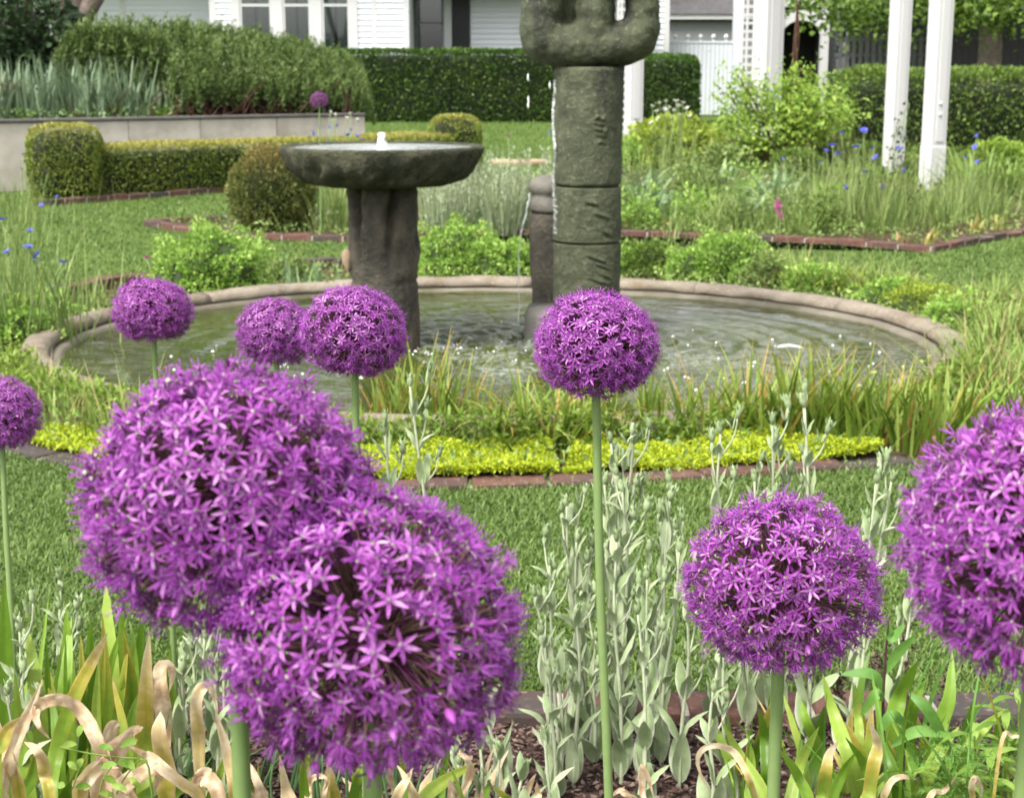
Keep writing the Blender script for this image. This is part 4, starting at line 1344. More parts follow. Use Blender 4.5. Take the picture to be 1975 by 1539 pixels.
L['silver'] = leaf_mat('silver_leaf', [(108, 122, 86), (128, 140, 106), (148, 156, 130), (94, 112, 72)], tip=(168, 172, 150), tip_from=0.75, transl=0.25, rough=0.8)
L['pool_grass'] = leaf_mat('strappy_leaf', [(66, 88, 28), (86, 108, 38), (106, 126, 52), (124, 138, 68)], tip=(156, 140, 70), tip_from=0.74, dry=[(166, 130, 62), (172, 146, 88)], transl=0.35)
L['pool_grass2'] = leaf_mat('pale_grass_leaf', [(86, 110, 44), (108, 130, 60), (130, 146, 80)], tip=(152, 150, 100), tip_from=0.75, dry=[(156, 134, 92), (170, 152, 112)], transl=0.35)
L['daylily'] = leaf_mat('daylily_leaf', [(84, 110, 44), (106, 132, 58), (128, 148, 78)], transl=0.35)
L['iris'] = leaf_mat('grey_green_iris_leaf', [(88, 108, 82), (108, 128, 98), (128, 146, 118)], transl=0.25)
L['stem'] = leaf_mat('thin_green_stem', [(104, 126, 74), (134, 150, 98)], transl=0.1)
L['blue'] = leaf_mat('cornflower_petal', [(70, 78, 190), (92, 98, 210), (110, 104, 206)], transl=0.25, objrand=0.8)
L['white_petal'] = leaf_mat('white_petal', [(196, 196, 186), (208, 208, 202)], transl=0.3)
L['magenta'] = leaf_mat('magenta_petal', [(168, 60, 134), (186, 84, 156)], transl=0.2)
L['purple_bud'] = leaf_mat('dark_purple_bud', [(66, 36, 62), (96, 44, 84)], transl=0.1)
L['orange'] = leaf_mat('orange_petal', [(214, 108, 70), (224, 128, 86)], transl=0.2)
L['straw'] = leaf_mat('dry_straw', [(190, 160, 112), (208, 184, 140), (176, 140, 96)], transl=0.25)
L['yellow_leaf'] = leaf_mat('pale_yellow_leaf', [(198, 190, 104), (216, 206, 130)], transl=0.3)
L['cordyline'] = leaf_mat('dark_red_strap_leaf', [(92, 54, 54), (128, 80, 76)], transl=0.2)

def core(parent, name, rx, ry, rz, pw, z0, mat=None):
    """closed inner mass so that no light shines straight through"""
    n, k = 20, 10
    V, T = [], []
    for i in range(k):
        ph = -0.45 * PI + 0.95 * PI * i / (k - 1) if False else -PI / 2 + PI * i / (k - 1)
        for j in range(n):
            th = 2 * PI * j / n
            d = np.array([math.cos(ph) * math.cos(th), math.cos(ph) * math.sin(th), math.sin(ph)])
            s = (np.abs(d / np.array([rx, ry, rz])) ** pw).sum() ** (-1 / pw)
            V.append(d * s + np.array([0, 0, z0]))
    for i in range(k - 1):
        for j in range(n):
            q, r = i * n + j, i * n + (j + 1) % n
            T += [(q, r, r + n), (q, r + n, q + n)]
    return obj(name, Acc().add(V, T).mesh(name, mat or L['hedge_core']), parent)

def foliage_ball(t, rx, ry, rz, n, size, mat, pw=2.0, zc=0.0, zmin=-0.95, aspect=0.55, rough=0.06, topmat=None, topfrom=0.6, depth=0.25, lf=4.0, upb=0.25, name='foliage', inner=0.86, tintshift=0.0, corem=None):
    p, nn = ell_points(n, rx, ry, rz, pw, zmin)
    k = len(p)
    lm = lump(p / max(rx, rz), lf, RNG.random() * 9)
    sc = 1 + rough * lm * 2 - depth * RNG.random(k) ** 2.2
    q = p * sc[:, None] + np.array([0, 0, zc])
    d = nn + RNG.normal(size=(k, 3)) * 0.7 + np.array([0, 0, upb])
    tint = np.clip(0.5 + 0.3 * lm + RNG.normal(0, 0.22, k) + tintshift, 0, 1)
    a = Acc()
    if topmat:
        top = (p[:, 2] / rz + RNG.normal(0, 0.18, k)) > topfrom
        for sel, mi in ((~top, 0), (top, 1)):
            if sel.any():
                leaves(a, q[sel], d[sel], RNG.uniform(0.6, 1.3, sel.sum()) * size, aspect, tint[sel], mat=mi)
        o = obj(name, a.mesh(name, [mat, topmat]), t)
    else:
        leaves(a, q, d, RNG.uniform(0.6, 1.3, k) * size, aspect, tint)
        o = obj(name, a.mesh(name, mat), t)
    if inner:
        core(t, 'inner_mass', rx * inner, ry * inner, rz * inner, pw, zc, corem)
    return o

def hedge_box(name, label, c, sx, sy, sz, r, n, size, mat, rotz=0.0, topmat=None, rough=0.03, group=None, round_top=0):
    t = thing(name, label, 'hedge', (c[0], c[1], c[2]), group, rotz)
    p, nn = rbox_points(n, sx, sy, sz, r)
    lm = lump(p, 2.6, RNG.random() * 9)
    k = len(p)
    q = p + nn * (rough * lm - rough * 2 * RNG.random(k) ** 2)[:, None]
    d = nn + RNG.normal(size=(k, 3)) * 0.75 + np.array([0, 0, 0.3])
    tint = np.clip(0.5 + 0.25 * lm + RNG.normal(0, 0.22, k), 0, 1)
    a = Acc()
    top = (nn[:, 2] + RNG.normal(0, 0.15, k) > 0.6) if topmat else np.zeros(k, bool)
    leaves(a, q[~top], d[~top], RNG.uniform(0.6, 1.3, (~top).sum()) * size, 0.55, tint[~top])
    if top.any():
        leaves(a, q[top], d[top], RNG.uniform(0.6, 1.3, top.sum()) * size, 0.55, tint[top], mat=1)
    obj('foliage', a.mesh('foliage', [mat] + ([topmat] if topmat else [])), t)
    e = rough * 3 + 0.01
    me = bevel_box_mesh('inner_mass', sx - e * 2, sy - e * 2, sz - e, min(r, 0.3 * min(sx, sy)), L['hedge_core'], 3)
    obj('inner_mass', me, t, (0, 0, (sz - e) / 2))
    return t

# ------------------------------------------------------------------ clipped hedges
hy = 29.0
g0 = float(gz(hy))
x0, x1 = X(560, 150, hy), X(1085, 150, hy)
zt = AT(800, 97, hy).z - g0
hedge_box('clipped_hedge', 'tall dark clipped hedge in front of the house windows', ((x0 + x1) / 2, hy + 0.6, g0), x1 - x0, 1.2, zt, 0.12, 26000, 0.06, L['hedge'])
hy2 = 28.0
x0, x1 = X(1085, 150, hy2), X(1352, 150, hy2)
zt = AT(1290, 108, hy2).z - g0
hedge_box('clipped_hedge', 'dark clipped hedge with a rounded corner before the white fence', ((x0 + x1) / 2, hy2 + 0.6, g0), x1 - x0, 1.2, zt, 0.22, 15000, 0.06, L['hedge'])
hy3 = 20.0
x0, x1 = X(1640, 200, hy3), X(2140, 200, hy3)
zt = AT(1800, 137, hy3).z - 0.02
hedge_box('leafy_hedge', 'looser mid-green hedge behind the white pergola posts', ((x0 + x1) / 2, hy3 + 0.5, 0.02), x1 - x0, 1.0, zt, 0.15, 17000, 0.055, L['dense'], rough=0.06)
# low golden-green box hedge with round ends
c1 = AT(132, 380, 13.05); c2 = AT(878, 300, 15.9)
dx, dy = c2.x - c1.x, c2.y - c1.y
hl = math.hypot(dx, dy)
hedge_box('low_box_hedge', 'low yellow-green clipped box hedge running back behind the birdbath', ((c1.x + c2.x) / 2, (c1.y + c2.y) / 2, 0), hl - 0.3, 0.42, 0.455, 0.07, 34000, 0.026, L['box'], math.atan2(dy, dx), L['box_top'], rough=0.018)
for lab, c, s in (('clipped yellow-green box ball at the near end of the low hedge', c1, 1.0), ('clipped yellow-green box ball at the far end of the low hedge', c2, 0.92)):
    t = thing('box_ball', lab, 'topiary', (c.x, c.y, 0), 'box balls ending the low hedge')
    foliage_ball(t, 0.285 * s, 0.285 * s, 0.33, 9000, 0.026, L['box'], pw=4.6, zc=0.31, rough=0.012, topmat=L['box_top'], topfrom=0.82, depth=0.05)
# globe conifer
c = G(515, 452) + Vector((0, 0.28, 0))
t = thing('globe_conifer', 'bronze-tipped globe conifer beside the birdbath', 'shrub', (c.x, c.y, 0))
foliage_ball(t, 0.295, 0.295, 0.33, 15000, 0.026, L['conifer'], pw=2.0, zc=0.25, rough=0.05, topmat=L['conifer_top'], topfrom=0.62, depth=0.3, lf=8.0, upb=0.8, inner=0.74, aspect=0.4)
a = Acc(); tube(a, [(0, 0, -0.02), (0, 0, 0.2)], [0.03, 0.025], 8)
obj('trunk', a.mesh('trunk', M['twig']), t)

# ------------------------------------------------------------------ rosemary on the wall
RB = AT(420, 150, 16.1)
rs = thing('rosemary_bush', 'spreading green rosemary bush overhanging the retaining wall', 'bush', (RB.x, RB.y, WT - 0.05))
def rosemary():
    n = 3000
    us = RNG.uniform(112, 716, n)
    bk = RNG.random(n)                                   # 0 at the wall, 1 at the back of the bush
    bk = np.where(us < 330, np.maximum(bk, 0.62 - 0.25 * (us - 112) / 218), bk)      # the irises stand in front here
    Yd = 13.98 + 2.4 * (us + 20) / 726.0 + bk * 1.5
    topv = np.interp(us, [112, 135, 180, 240, 340, 440, 520, 600, 660, 700, 718], [120, 70, 44, 40, 46, 56, 70, 86, 104, 130, 185])
    top = np.zeros((n, 3))
    for i in range(n):
        Yb = 14.9 + 2.4 * (us[i] + 20) / 726.0
        zt_ = AT(us[i], topv[i] + RNG.normal(0, 9), Yb).z
        s_ = min(1.0, 0.22 + bk[i] * 1.3) if RNG.random() < 0.8 else RNG.random()
        if us[i] < 340 and RNG.random() < 0.45:
            s_ = RNG.uniform(0.05, 0.9)
        zz = WT + 0.10 + (zt_ - WT - 0.10) * s_ ** 0.8
        p = AT(us[i], 150, Yd[i])
        top[i] = (p.x, Yd[i], zz)
    a = Acc()
    hol = (us > 405) & (us < 560) & (bk < 0.5) & (top[:, 2] < WT + 0.36 - 0.16 * np.abs(us - 470) / 90)
    top = top[~hol]; n = len(top)
    ln = RNG.uniform(0.2, 0.36, n)
    lean = RNG.normal(0, 0.22, (n, 2)) + np.array([0.22, -0.22])
    dirv = nrm(np.concatenate([lean, np.ones((n, 1))], 1))
    k = 34
    tt = RNG.uniform(0.0, 1.0, (n, k))
    pos = (top[:, None, :] + dirv[:, None, :] * ((tt - 1) * ln[:, None])[..., None]).reshape(-1, 3)
    nd = nrm(np.repeat(dirv, k, 0) * 0.8 + RNG.normal(size=(n * k, 3)) * 0.45)
    sz = RNG.uniform(0.035, 0.06, n * k) * (1.25 - 0.4 * tt.reshape(-1))
    leaves(a, pos, nd, sz, 0.24, np.clip(np.repeat(RNG.random(n), k) * 0.6 + 0.4 * tt.reshape(-1) + RNG.normal(0, .08, n * k), 0, 1), fold=0.1)
    return a
obj('foliage', rosemary().mesh('foliage', L['rosemary'], True, rs.location), rs)
a = Acc()
for i in range(150):
    u0 = random.uniform(180, 680) if i > 90 else random.uniform(390, 575)
    y0 = 14.0 + 2.4 * (u0 + 20) / 726.0 + random.uniform(0, 0.6)
    p0 = AT(u0, 210, y0); p0.z = WT - 0.04
    p1 = p0 + Vector((random.uniform(-.3, .3), random.uniform(-.1, .5), random.uniform(.12, .42)))
    pm = (p0 + p1) / 2 + Vector((random.uniform(-.1, .1), -0.05, random.uniform(-.05, .05)))
    tube(a, spline([p0, pm, p1], 6), np.linspace(0.011, 0.004, 6), 4)
obj('branches', a.mesh('branches', M['twig'], True, rs.location), rs)

# dark inside of the bush, behind the bare hollow
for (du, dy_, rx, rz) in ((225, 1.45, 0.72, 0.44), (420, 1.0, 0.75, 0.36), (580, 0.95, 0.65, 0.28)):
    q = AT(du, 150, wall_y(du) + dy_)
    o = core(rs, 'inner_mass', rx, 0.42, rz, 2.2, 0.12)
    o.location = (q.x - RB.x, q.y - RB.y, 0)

# ------------------------------------------------------------------ iris row on the wall, pot, cordyline, dark shrub, trunk
for i, u in enumerate((-25, 25, 70, 115, 160, 205, 250, 300)):
    p = AT(u, 205, wall_y(u) + 0.42 + 0.15 * (i % 2))
    t = thing('iris_clump', 'grey-green sword-leaved iris clump on top of the retaining wall', 'plant', (p.x, p.y, WT - 0.05), 'irises on the retaining wall')
    n = 46
    a = Acc()
    h = 0.60 if u < 260 else 0.42
    blades(a, np.stack([RNG.normal(0, 0.09, n), RNG.normal(0, 0.06, n), np.zeros(n)], -1), RNG.uniform(0, 2 * PI, n), RNG.uniform(0.02, 0.35, n), RNG.uniform(0, 0.9, n) ** 2, RNG.uniform(0.5, 1.15, n) * h, RNG.uniform(0.018, 0.034, n), 5, prof='sword', fold=0.25)
    obj('foliage', a.mesh('foliage', L['iris']), t)
    a = Acc()
    n = 160
    leaves(a, np.stack([RNG.normal(0, 0.12, n), RNG.normal(-0.08, 0.05, n), RNG.uniform(0.01, 0.13, n)], -1), RNG.normal(size=(n, 3)) + np.array([0, -0.4, 0.4]), RNG.uniform(0.03, 0.07, n), 0.5)
    obj('low_foliage', a.mesh('low_foliage', L['lace' if i % 2 else 'blue_green']), t)
p = AT(8, 165, 14.7)
t = thing('white_pot', 'white plant pot on the wall beneath the dark red strap leaves', 'pot', (p.x, p.y, WT - 0.05))
a = Acc(); lathe(a, [(0.10, 0), (0.12, 0.2), (0.135, 0.205), (0.135, 0.24), (0.12, 0.245), (0.11, 0.2), (0.01, 0.2)], 20)
obj('body', a.mesh('body', M['white_paint']), t)
t2 = thing('cordyline', 'dark red strap-leaved plant growing in the white pot', 'plant', (p.x - 0.02, p.y, WT + 0.15))
a = Acc(); n = 26
blades(a, np.zeros((n, 3)), RNG.uniform(0, 2 * PI, n), RNG.uniform(0.2, 1.2, n), RNG.uniform(0, 0.5, n), RNG.uniform(0.25, 0.42, n), 0.03, 4, prof='sword')
obj('foliage', a.mesh('foliage', L['cordyline']), t2)
p = AT(40, 100, 16.6)
t = thing('dark_shrub', 'dark leafy shrub beside the grey tree trunk', 'shrub', (p.x, p.y, WT - 0.05))
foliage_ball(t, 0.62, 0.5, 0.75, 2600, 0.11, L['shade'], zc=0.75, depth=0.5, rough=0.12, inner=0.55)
a = Acc()
for s in range(5):
    tube(a, spline([(0, 0, 0), (0.15 * math.cos(s * 1.3), 0.15 * math.sin(s * 1.3), 0.5), (0.4 * math.cos(s * 1.3), 0.3 * math.sin(s * 1.3), 1.2)], 8), np.linspace(0.02, 0.008, 8), 5)
obj('stem', a.mesh('stem', M['twig']), t)
p = AT(140, 90, 17.0)
tt_ = thing('grey_tree', 'grey-barked tree with a forking trunk behind the rosemary', 'tree', (p.x, p.y, WT - 0.05))
a = Acc()
tube(a, spline([(0.02, 0, -0.05), (0, 0, 0.5), (-0.02, 0, 0.9), (0.0, 0, 1.2), (0.1, 0.02, 1.6), (0.22, 0.1, 2.6), (0.2, 0.2, 4.0)], 20), np.interp(np.linspace(0, 1, 20), [0, .25, .4, 1], [0.2, 0.17, 0.2, 0.08]), 14)
tube(a, spline([(0.02, 0, 0.85), (0.2, -0.03, 1.15), (0.42, -0.05, 1.5), (0.7, 0.0, 2.4), (0.9, 0.1, 3.6)], 14), np.linspace(0.13, 0.05, 14), 10)
tube(a, spline([(-0.03, 0, 0.9), (-0.18, 0.03, 1.2), (-0.36, 0.05, 1.7), (-0.7, 0, 3.2)], 14), np.linspace(0.13, 0.05, 14), 10)
obj('trunk', a.mesh('trunk', M['bark']), tt_)
pc = foliage_ball(tt_, 2.0, 1.7, 1.1, 5000, 0.12, L['maple'], zc=4.6, depth=0.7, rough=0.15, inner=0, name='crown')

# ------------------------------------------------------------------ overhanging tree, top right
p = AT(1880, 60, 27)
tr = thing('overhanging_tree', 'broad-leaved tree whose low branches hang over the picket fence', 'tree', (p.x + 0.4, 27.5, GH))
a = Acc()
tube(a, spline([(0, 0, -0.1), (0.05, 0, 1.2), (0.0, 0.05, 2.6), (0.2, 0.1, 4.4)], 14), np.linspace(0.26, 0.12, 14), 12)
for s in range(7):
    an = s * 0.9 + 2.2
    tube(a, spline([(0, 0, 2.0 + 0.2 * s), (1.0 * math.cos(an), 1.0 * math.sin(an), 2.7 + 0.2 * s), (2.4 * math.cos(an), 2.0 * math.sin(an), 3.0 + 0.25 * s)], 8), np.linspace(0.09, 0.02, 8), 6)
obj('trunk', a.mesh('trunk', M['bark']), tr)
a = Acc()
cl = []
for i in range(150):
    an = random.uniform(0, 2 * PI)
    rr = math.sqrt(random.random())
    cx, cy = 3.4 * rr * math.cos(an), 2.6 * rr * math.sin(an)
    cz = 2.35 + 2.6 * (1 - rr * rr) * random.random() + random.uniform(-0.2, 0.2)
    cl.append((cx, cy, cz))
for u, v, Yq in ((1620, 25, 25.5), (1660, 40, 25.3), (1700, 22, 25), (1765, 30, 25.2), (1600, 8, 25.6), (1860, 15, 25), (1890, 28, 24.8), (1930, 20, 25), (1965, 32, 25.0), (1640, 8, 25.2), (1820, 5, 25), (1985, 10, 24.7), (1730, 8, 24.9), (1880, 2, 24.8)):
    q = AT(u, v, Yq) - tr.location
    cl.append((q.x, q.y, q.z))
for c in cl:
    n = 170
    q = RNG.normal(size=(n, 3)) * np.array([0.42, 0.38, 0.2]) + np.array(c)
    leaves(a, q, RNG.normal(size=(n, 3)) * 0.8 + np.array([0, -0.2, -0.35]), RNG.uniform(0.07, 0.14, n), 0.75, np.clip(RNG.normal(0.5, 0.25, n), 0, 1), flat=(0, -0.3, 1))
obj('crown', a.mesh('crown', L['maple']), tr)
# evergreens behind: screen as dark backing, unseen tall ones added to darken pool reflections
for lab, x, y, r, h in (('dark evergreen screen added as backing behind the shade backdrop', 13.5, 39, 4.5, 6.0), ('tall dark evergreen behind the outbuilding roof', 7.0, 52, 5.0, 8.0),
        ('unseen tall evergreen added behind the middle of the white house to darken the pool reflection', -1.0, 46, 5.5, 13.0), ('unseen tall evergreen added behind the left wing of the white house to darken the pool reflection', -10.0, 47, 5.5, 12.0), ('unseen tall evergreen added beyond the carved column and fence to darken the pool reflection', 15.0, 50, 6.5, 13.0)):
    t = thing('backdrop_evergreen', lab, 'tree', (x, y, GH), 'evergreens behind the garden')
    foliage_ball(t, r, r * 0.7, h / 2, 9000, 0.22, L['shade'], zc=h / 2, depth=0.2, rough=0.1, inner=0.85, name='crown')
    a = Acc(); tube(a, [(0, 0, 0), (0, 0, h * 0.8)], [0.25, 0.1], 8)
    obj('trunk', a.mesh('trunk', M['bark']), t)

# ------------------------------------------------------------------ shrubs right of the column
c = G(1310, 330) + Vector((0, 0.5, 0))
t = thing('golden_shrub', 'spreading golden-green shrub right of the carved column', 'shrub', (c.x, c.y, 0))
foliage_ball(t, 0.62, 0.5, 0.30, 3600, 0.075, L['gold'], zc=0.22, depth=0.35, rough=0.14, inner=0.7, lf=6, zmin=-0.5)
a = Acc()
for s in range(6):
    tube(a, spline([(0, 0, 0), (0.2 * math.cos(s), 0.2 * math.sin(s), 0.15), (0.5 * math.cos(s), 0.4 * math.sin(s), 0.3)], 6), np.linspace(0.015, 0.005, 6), 4)
obj('stem', a.mesh('stem', M['twig']), t)
def leafy_shrub(label, u, v, Y, tops, n_leaf, size, mat, spread, group=None):
    p = AT(u, v, Y); p.z = float(gz(Y))
    t = thing('leafy_shrub', label, 'shrub', p, group)
    a, b = Acc(), Acc()
    for (tu, tv, ty) in tops:
        q = AT(tu, tv, Y + ty) - p
        P = spline([(0, 0, 0), (q.x * 0.35 + random.uniform(-.05, .05), q.y * 0.4, q.z * 0.5), (q.x, q.y, q.z)], 9)
        tube(a, P, np.linspace(0.02, 0.005, 9), 5)
        n = n_leaf
        f = RNG.uniform(0.55, 1.03, n)
        idx = np.clip(f * 8, 0, 7.999)
        i0 = idx.astype(int)
        Q = P[i0] + (P[i0 + 1] - P[i0]) * (idx - i0)[:, None] + RNG.normal(size=(n, 3)) * spread
        leaves(b, Q, RNG.normal(size=(n, 3)) * 0.7 + np.array([0, -0.3, 0.1]), RNG.uniform(0.6, 1.3, n) * size, 0.5, np.clip(RNG.normal(0.5, 0.25, n), 0, 1), flat=(0, -0.4, 0.9))
    obj('branches', a.mesh('branches', M['twig']), t)
    obj('foliage', b.mesh('foliage', mat), t)
    return t
leafy_shrub('open bright green shrub with layered leaves beside the white box post', 1500, 320, 16.5,
            [(1420, 140, 0), (1400, 180, .2), (1410, 215, 0), (1440, 170, .2), (1470, 160, .3), (1520, 150, 0), (1545, 130, .2), (1580, 150, .3), (1600, 165, .1), (1620, 190, 0), (1640, 205, .2), (1560, 180, -.2), (1590, 210, -.3), (1540, 220, -.3), (1510, 200, -.1), (1570, 240, -.2), (1620, 225, -.2), (1400, 240, -.1), (1430, 250, -.2)], 300, 0.062, L['shrub'], np.array([0.11, 0.13, 0.075]))
c = G(1545, 362) + Vector((0, 0.2, 0))
t = thing('rounded_shrub', 'low dark green rounded shrub beneath the layered shrub', 'shrub', (c.x, c.y, 0))
foliage_ball(t, 0.26, 0.24, 0.2, 3800, 0.035, L['dense'], zc=0.15, depth=0.25, rough=0.08, inner=0.78)

# ================================================================== MIDDLE DISTANCE PLANTS
def tuft(name, label, cat, group, p, h, n, spread, w, lean=(0.02, 0.5), curv=(0.1, 1.2), mat='pool_grass', nseg=5, dryf=0.0, prof='grass', litter=0, lmat='lace', z=None, fold=0.0):
    t = thing(name, label, cat, (p[0], p[1], 0.0 if z is None else z), group)
    a = Acc()
    rr = np.abs(RNG.normal(0, spread, n)); an = RNG.uniform(0, 2 * PI, n)
    b = np.stack([rr * np.cos(an), rr * np.sin(an), np.zeros(n)], -1)
    dry = (RNG.random(n) < dryf).astype(float) * RNG.uniform(0.5, 1, n)
    blades(a, b, an + RNG.normal(0, 0.7, n), RNG.uniform(*lean, n) + rr / max(spread, 1e-3) * 0.10, RNG.uniform(*curv, n), RNG.uniform(0.45, 1.1, n) * h, RNG.uniform(0.7, 1.25, n) * w, nseg, dry=dry, prof=prof, fold=fold)
    obj('foliage', a.mesh('foliage', L[mat]), t)
    if litter:
        a = Acc()
        q = np.stack([RNG.normal(0, spread * 1.3, litter), RNG.normal(0, spread * 1.1, litter), RNG.uniform(0, h * 0.4, litter)], -1)
        leaves(a, q, RNG.normal(size=(litter, 3)) + np.array([0, -.3, .3]), RNG.uniform(0.5, 1.2, litter) * w * 4, 0.4)
        obj('low_foliage', a.mesh('low_foliage', L[lmat]), t)
    return t

def flower_mesh(name, mat, r, npet, cup=0.4, two=True):
    a = Acc()
    for ring, (rs, cz) in enumerate(((1.0, cup), (0.55, cup * 1.8))[: 2 if two else 1]):
        th = np.linspace(0, 2 * PI, npet, endpoint=False) + ring * 0.3
        d = np.stack([np.cos(th), np.sin(th), np.full(npet, cz)], -1)
        leaves(a, np.zeros((npet, 3)), d, r * rs, 0.5, flat=(0, 0, 1))
    a2 = Acc()
    lathe(a, [(0.0005, -r * 0.55), (r * 0.22, -r * 0.4), (r * 0.25, -r * 0.1), (r * 0.12, 0.0), (0.0005, 0.01 * r)], 6, mat=1)
    return a.mesh(name, [mat, L['stem']])
FL = {
    'blue': flower_mesh('cornflower', L['blue'], 0.021, 9),
    'white': flower_mesh('white_flower', L['white_petal'], 0.02, 6, 0.5),
    'magenta': flower_mesh('magenta_flower', L['magenta'], 0.02, 7, 0.6),
    'purple': flower_mesh('purple_bud', L['purple_bud'], 0.014, 6, 1.2),
    'orange': flower_mesh('orange_flower', L['orange'], 0.018, 5, 0.7),
}
def flowering(name, label, cat, base, Y, flowers, kind, h_fol, n_fol, spread, mat='meadow', w=0.006, group=None, scale=1.0, z0=0.0, dyr=0.25):
    """a clump of fine foliage with a stem and a flower head for each (u, v) in flowers"""
    p = AT(base, 400, Y); p.z = z0
    t = thing(name, label, cat, p, group)
    a = Acc()
    n = n_fol
    q = np.stack([RNG.normal(0, spread, n), RNG.normal(0, spread * 0.6, n), np.zeros(n)], -1)
    blades(a, q, RNG.uniform(0, 2 * PI, n), RNG.uniform(0.02, 0.4, n), RNG.uniform(0, 0.9, n), RNG.uniform(0.5, 1.15, n) * h_fol, RNG.uniform(0.7, 1.3, n) * w, 4)
    obj('foliage', a.mesh('foliage', L[mat]), t)
    s = Acc()
    for (u, v) in flowers:
        f = AT(u, v, Y + random.uniform(-dyr, dyr)) - p
        b = Vector((f.x * 0.55 + random.uniform(-.03, .03), f.y * 0.6, 0))
        tube(s, spline([b, (b + f) / 2 + Vector((random.uniform(-.03, .03), 0, 0.02)), f], 7), [0.0028] * 7, 4)
        obj('flower', FL[kind], t, f, (random.uniform(-.2, 1.1), random.uniform(-.5, .5), random.uniform(0, 6)), scale * random.uniform(0.8, 1.2))
    if flowers:
        obj('stem', s.mesh('stem', L['stem']), t)
    return t
def mound(name, label, u, v, rx, rz, n, size, mat, group=None, ry=None, dy=0.0, cat='plant', lf=5.0, **kw):
    ry = ry or rx * 0.8
    c = G(u, v) + Vector((0, ry * 0.9 + dy, 0))
    t = thing(name, label, cat, (c.x, c.y, 0), group)
    foliage_ball(t, rx, ry, rz, n, size, L[mat], zc=rz * 0.25, depth=kw.pop('depth', 0.3), rough=kw.pop('rough', 0.17), inner=kw.pop('inner', 0.8), lf=lf, zmin=-0.3, corem=L['dense_core'], **kw)
    return t
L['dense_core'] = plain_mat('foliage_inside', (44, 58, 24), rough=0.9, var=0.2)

# ---- bright mounds behind the pool
mound('lacy_mound', 'bright green lacy mound beside the left lawn behind the pool rim', 405, 578, 0.27, 0.27, 6500, 0.024, 'lace', dy=-0.1, aspect=0.6)
mound('lacy_mound', 'bright green lacy mound right of the birdbath pedestal', 880, 545, 0.22, 0.24, 5200, 0.022, 'lace', dy=0.02, aspect=0.6)
mound('lacy_mound', 'small bright green mound left of the slim stone pillar', 990, 542, 0.17, 0.15, 3200, 0.022, 'lace', dy=0.02, aspect=0.6)
mound('lacy_mound', 'fresh green lacy mound right of the carved column', 1418, 552, 0.22, 0.20, 4800, 0.022, 'lace', dy=0.02, aspect=0.6)
mound('lacy_mound', 'low green mound close to the right side of the carved column', 1255, 540, 0.16, 0.14, 2800, 0.02, 'dense', dy=0.05, aspect=0.6)
mound('sedum_mound', 'yellow-green sedum mound on the right of the pool rim', 1790, 620, 0.17, 0.11, 2600, 0.016, 'gold', dy=0.0)
mound('sedum_mound', 'small yellow-green sedum mound below the grass clumps behind the rim', 1645, 572, 0.1, 0.09, 1500, 0.016, 'gold', dy=0.0)
mound('sedum_mound', 'pale green sedum mound near the left end of the pool', 75, 640, 0.14, 0.12, 2000, 0.016, 'lace', dy=0.0)
mound('sedum_mound', 'leafy mound left of the pool under the blue cornflowers', 10, 690, 0.16, 0.16, 2400, 0.024, 'lace', dy=0.0)
for u, v, rx, rz, m, lab in ((935, 546, 0.14, 0.13, 'lace', 'low bright mound joining the two lacy mounds between the fountains'), (1335, 548, 0.15, 0.13, 'lace', 'low bright mound left of the fresh lacy mound'), (1485, 560, 0.13, 0.13, 'meadow', 'low grey-green mound right of the fresh lacy mound'), (1575, 575, 0.13, 0.11, 'lace', 'low bright mound under the arching grass clumps'), (1720, 602, 0.15, 0.11, 'lace', 'low bright mound next to the right sedum mound'), (1850, 655, 0.15, 0.12, 'lace', 'low bright mound at the right shoulder of the pool'), (560, 545, 0.13, 0.08, 'meadow', 'flat weedy mound on the soil left of the pedestal'), (1210, 536, 0.10, 0.12, 'lace', 'small bright mound touching the right of the carved column')):
    mound('low_mound', lab, u, v, rx, rz, 1900, 0.022, m, dy=0.0, aspect=0.6, rough=0.25)
# ---- grasses behind and right of the pool
for u, v, h, n, sp in ((1290, 535, 0.24, 120, 0.08), (1330, 540, 0.2, 90, 0.07), (1545, 565, 0.26, 190, 0.09), (1620, 575, 0.24, 170, 0.085), (1700, 585, 0.25, 190, 0.10), (1750, 575, 0.2, 120, 0.10), (1500, 545, 0.2, 90, 0.06), (1215, 532, 0.2, 80, 0.06)):
    c = G(u, v) + Vector((0, 0.08, 0))
    tuft('grass_clump', 'fine arching green grass clump behind the right half of the pool rim', 'grass clump', 'grass clumps behind the pool', c, h, n, sp, 0.009, (0.05, 0.55), (0.3, 1.6), 'pool_grass2', dryf=0.12, litter=60, lmat='gold')
for u, v, h in ((1880, 640, 0.34), (1945, 680, 0.38), (1905, 720, 0.38), (1975, 760, 0.4), (1880, 770, 0.36), (1940, 815, 0.36), (2020, 690, 0.4), (2040, 800, 0.4), (1985, 610, 0.32), (1920, 590, 0.28), (2050, 620, 0.32)):
    c = G(u, v)
    tuft('pale_grass_clump', 'tall pale grass clump at the right end of the pool', 'grass clump', 'tall pale grasses right of the pool', c, h * 0.68, 190, 0.11, 0.009, (0.05, 0.5), (0.2, 1.5), 'pool_grass2', dryf=0.14, litter=120)
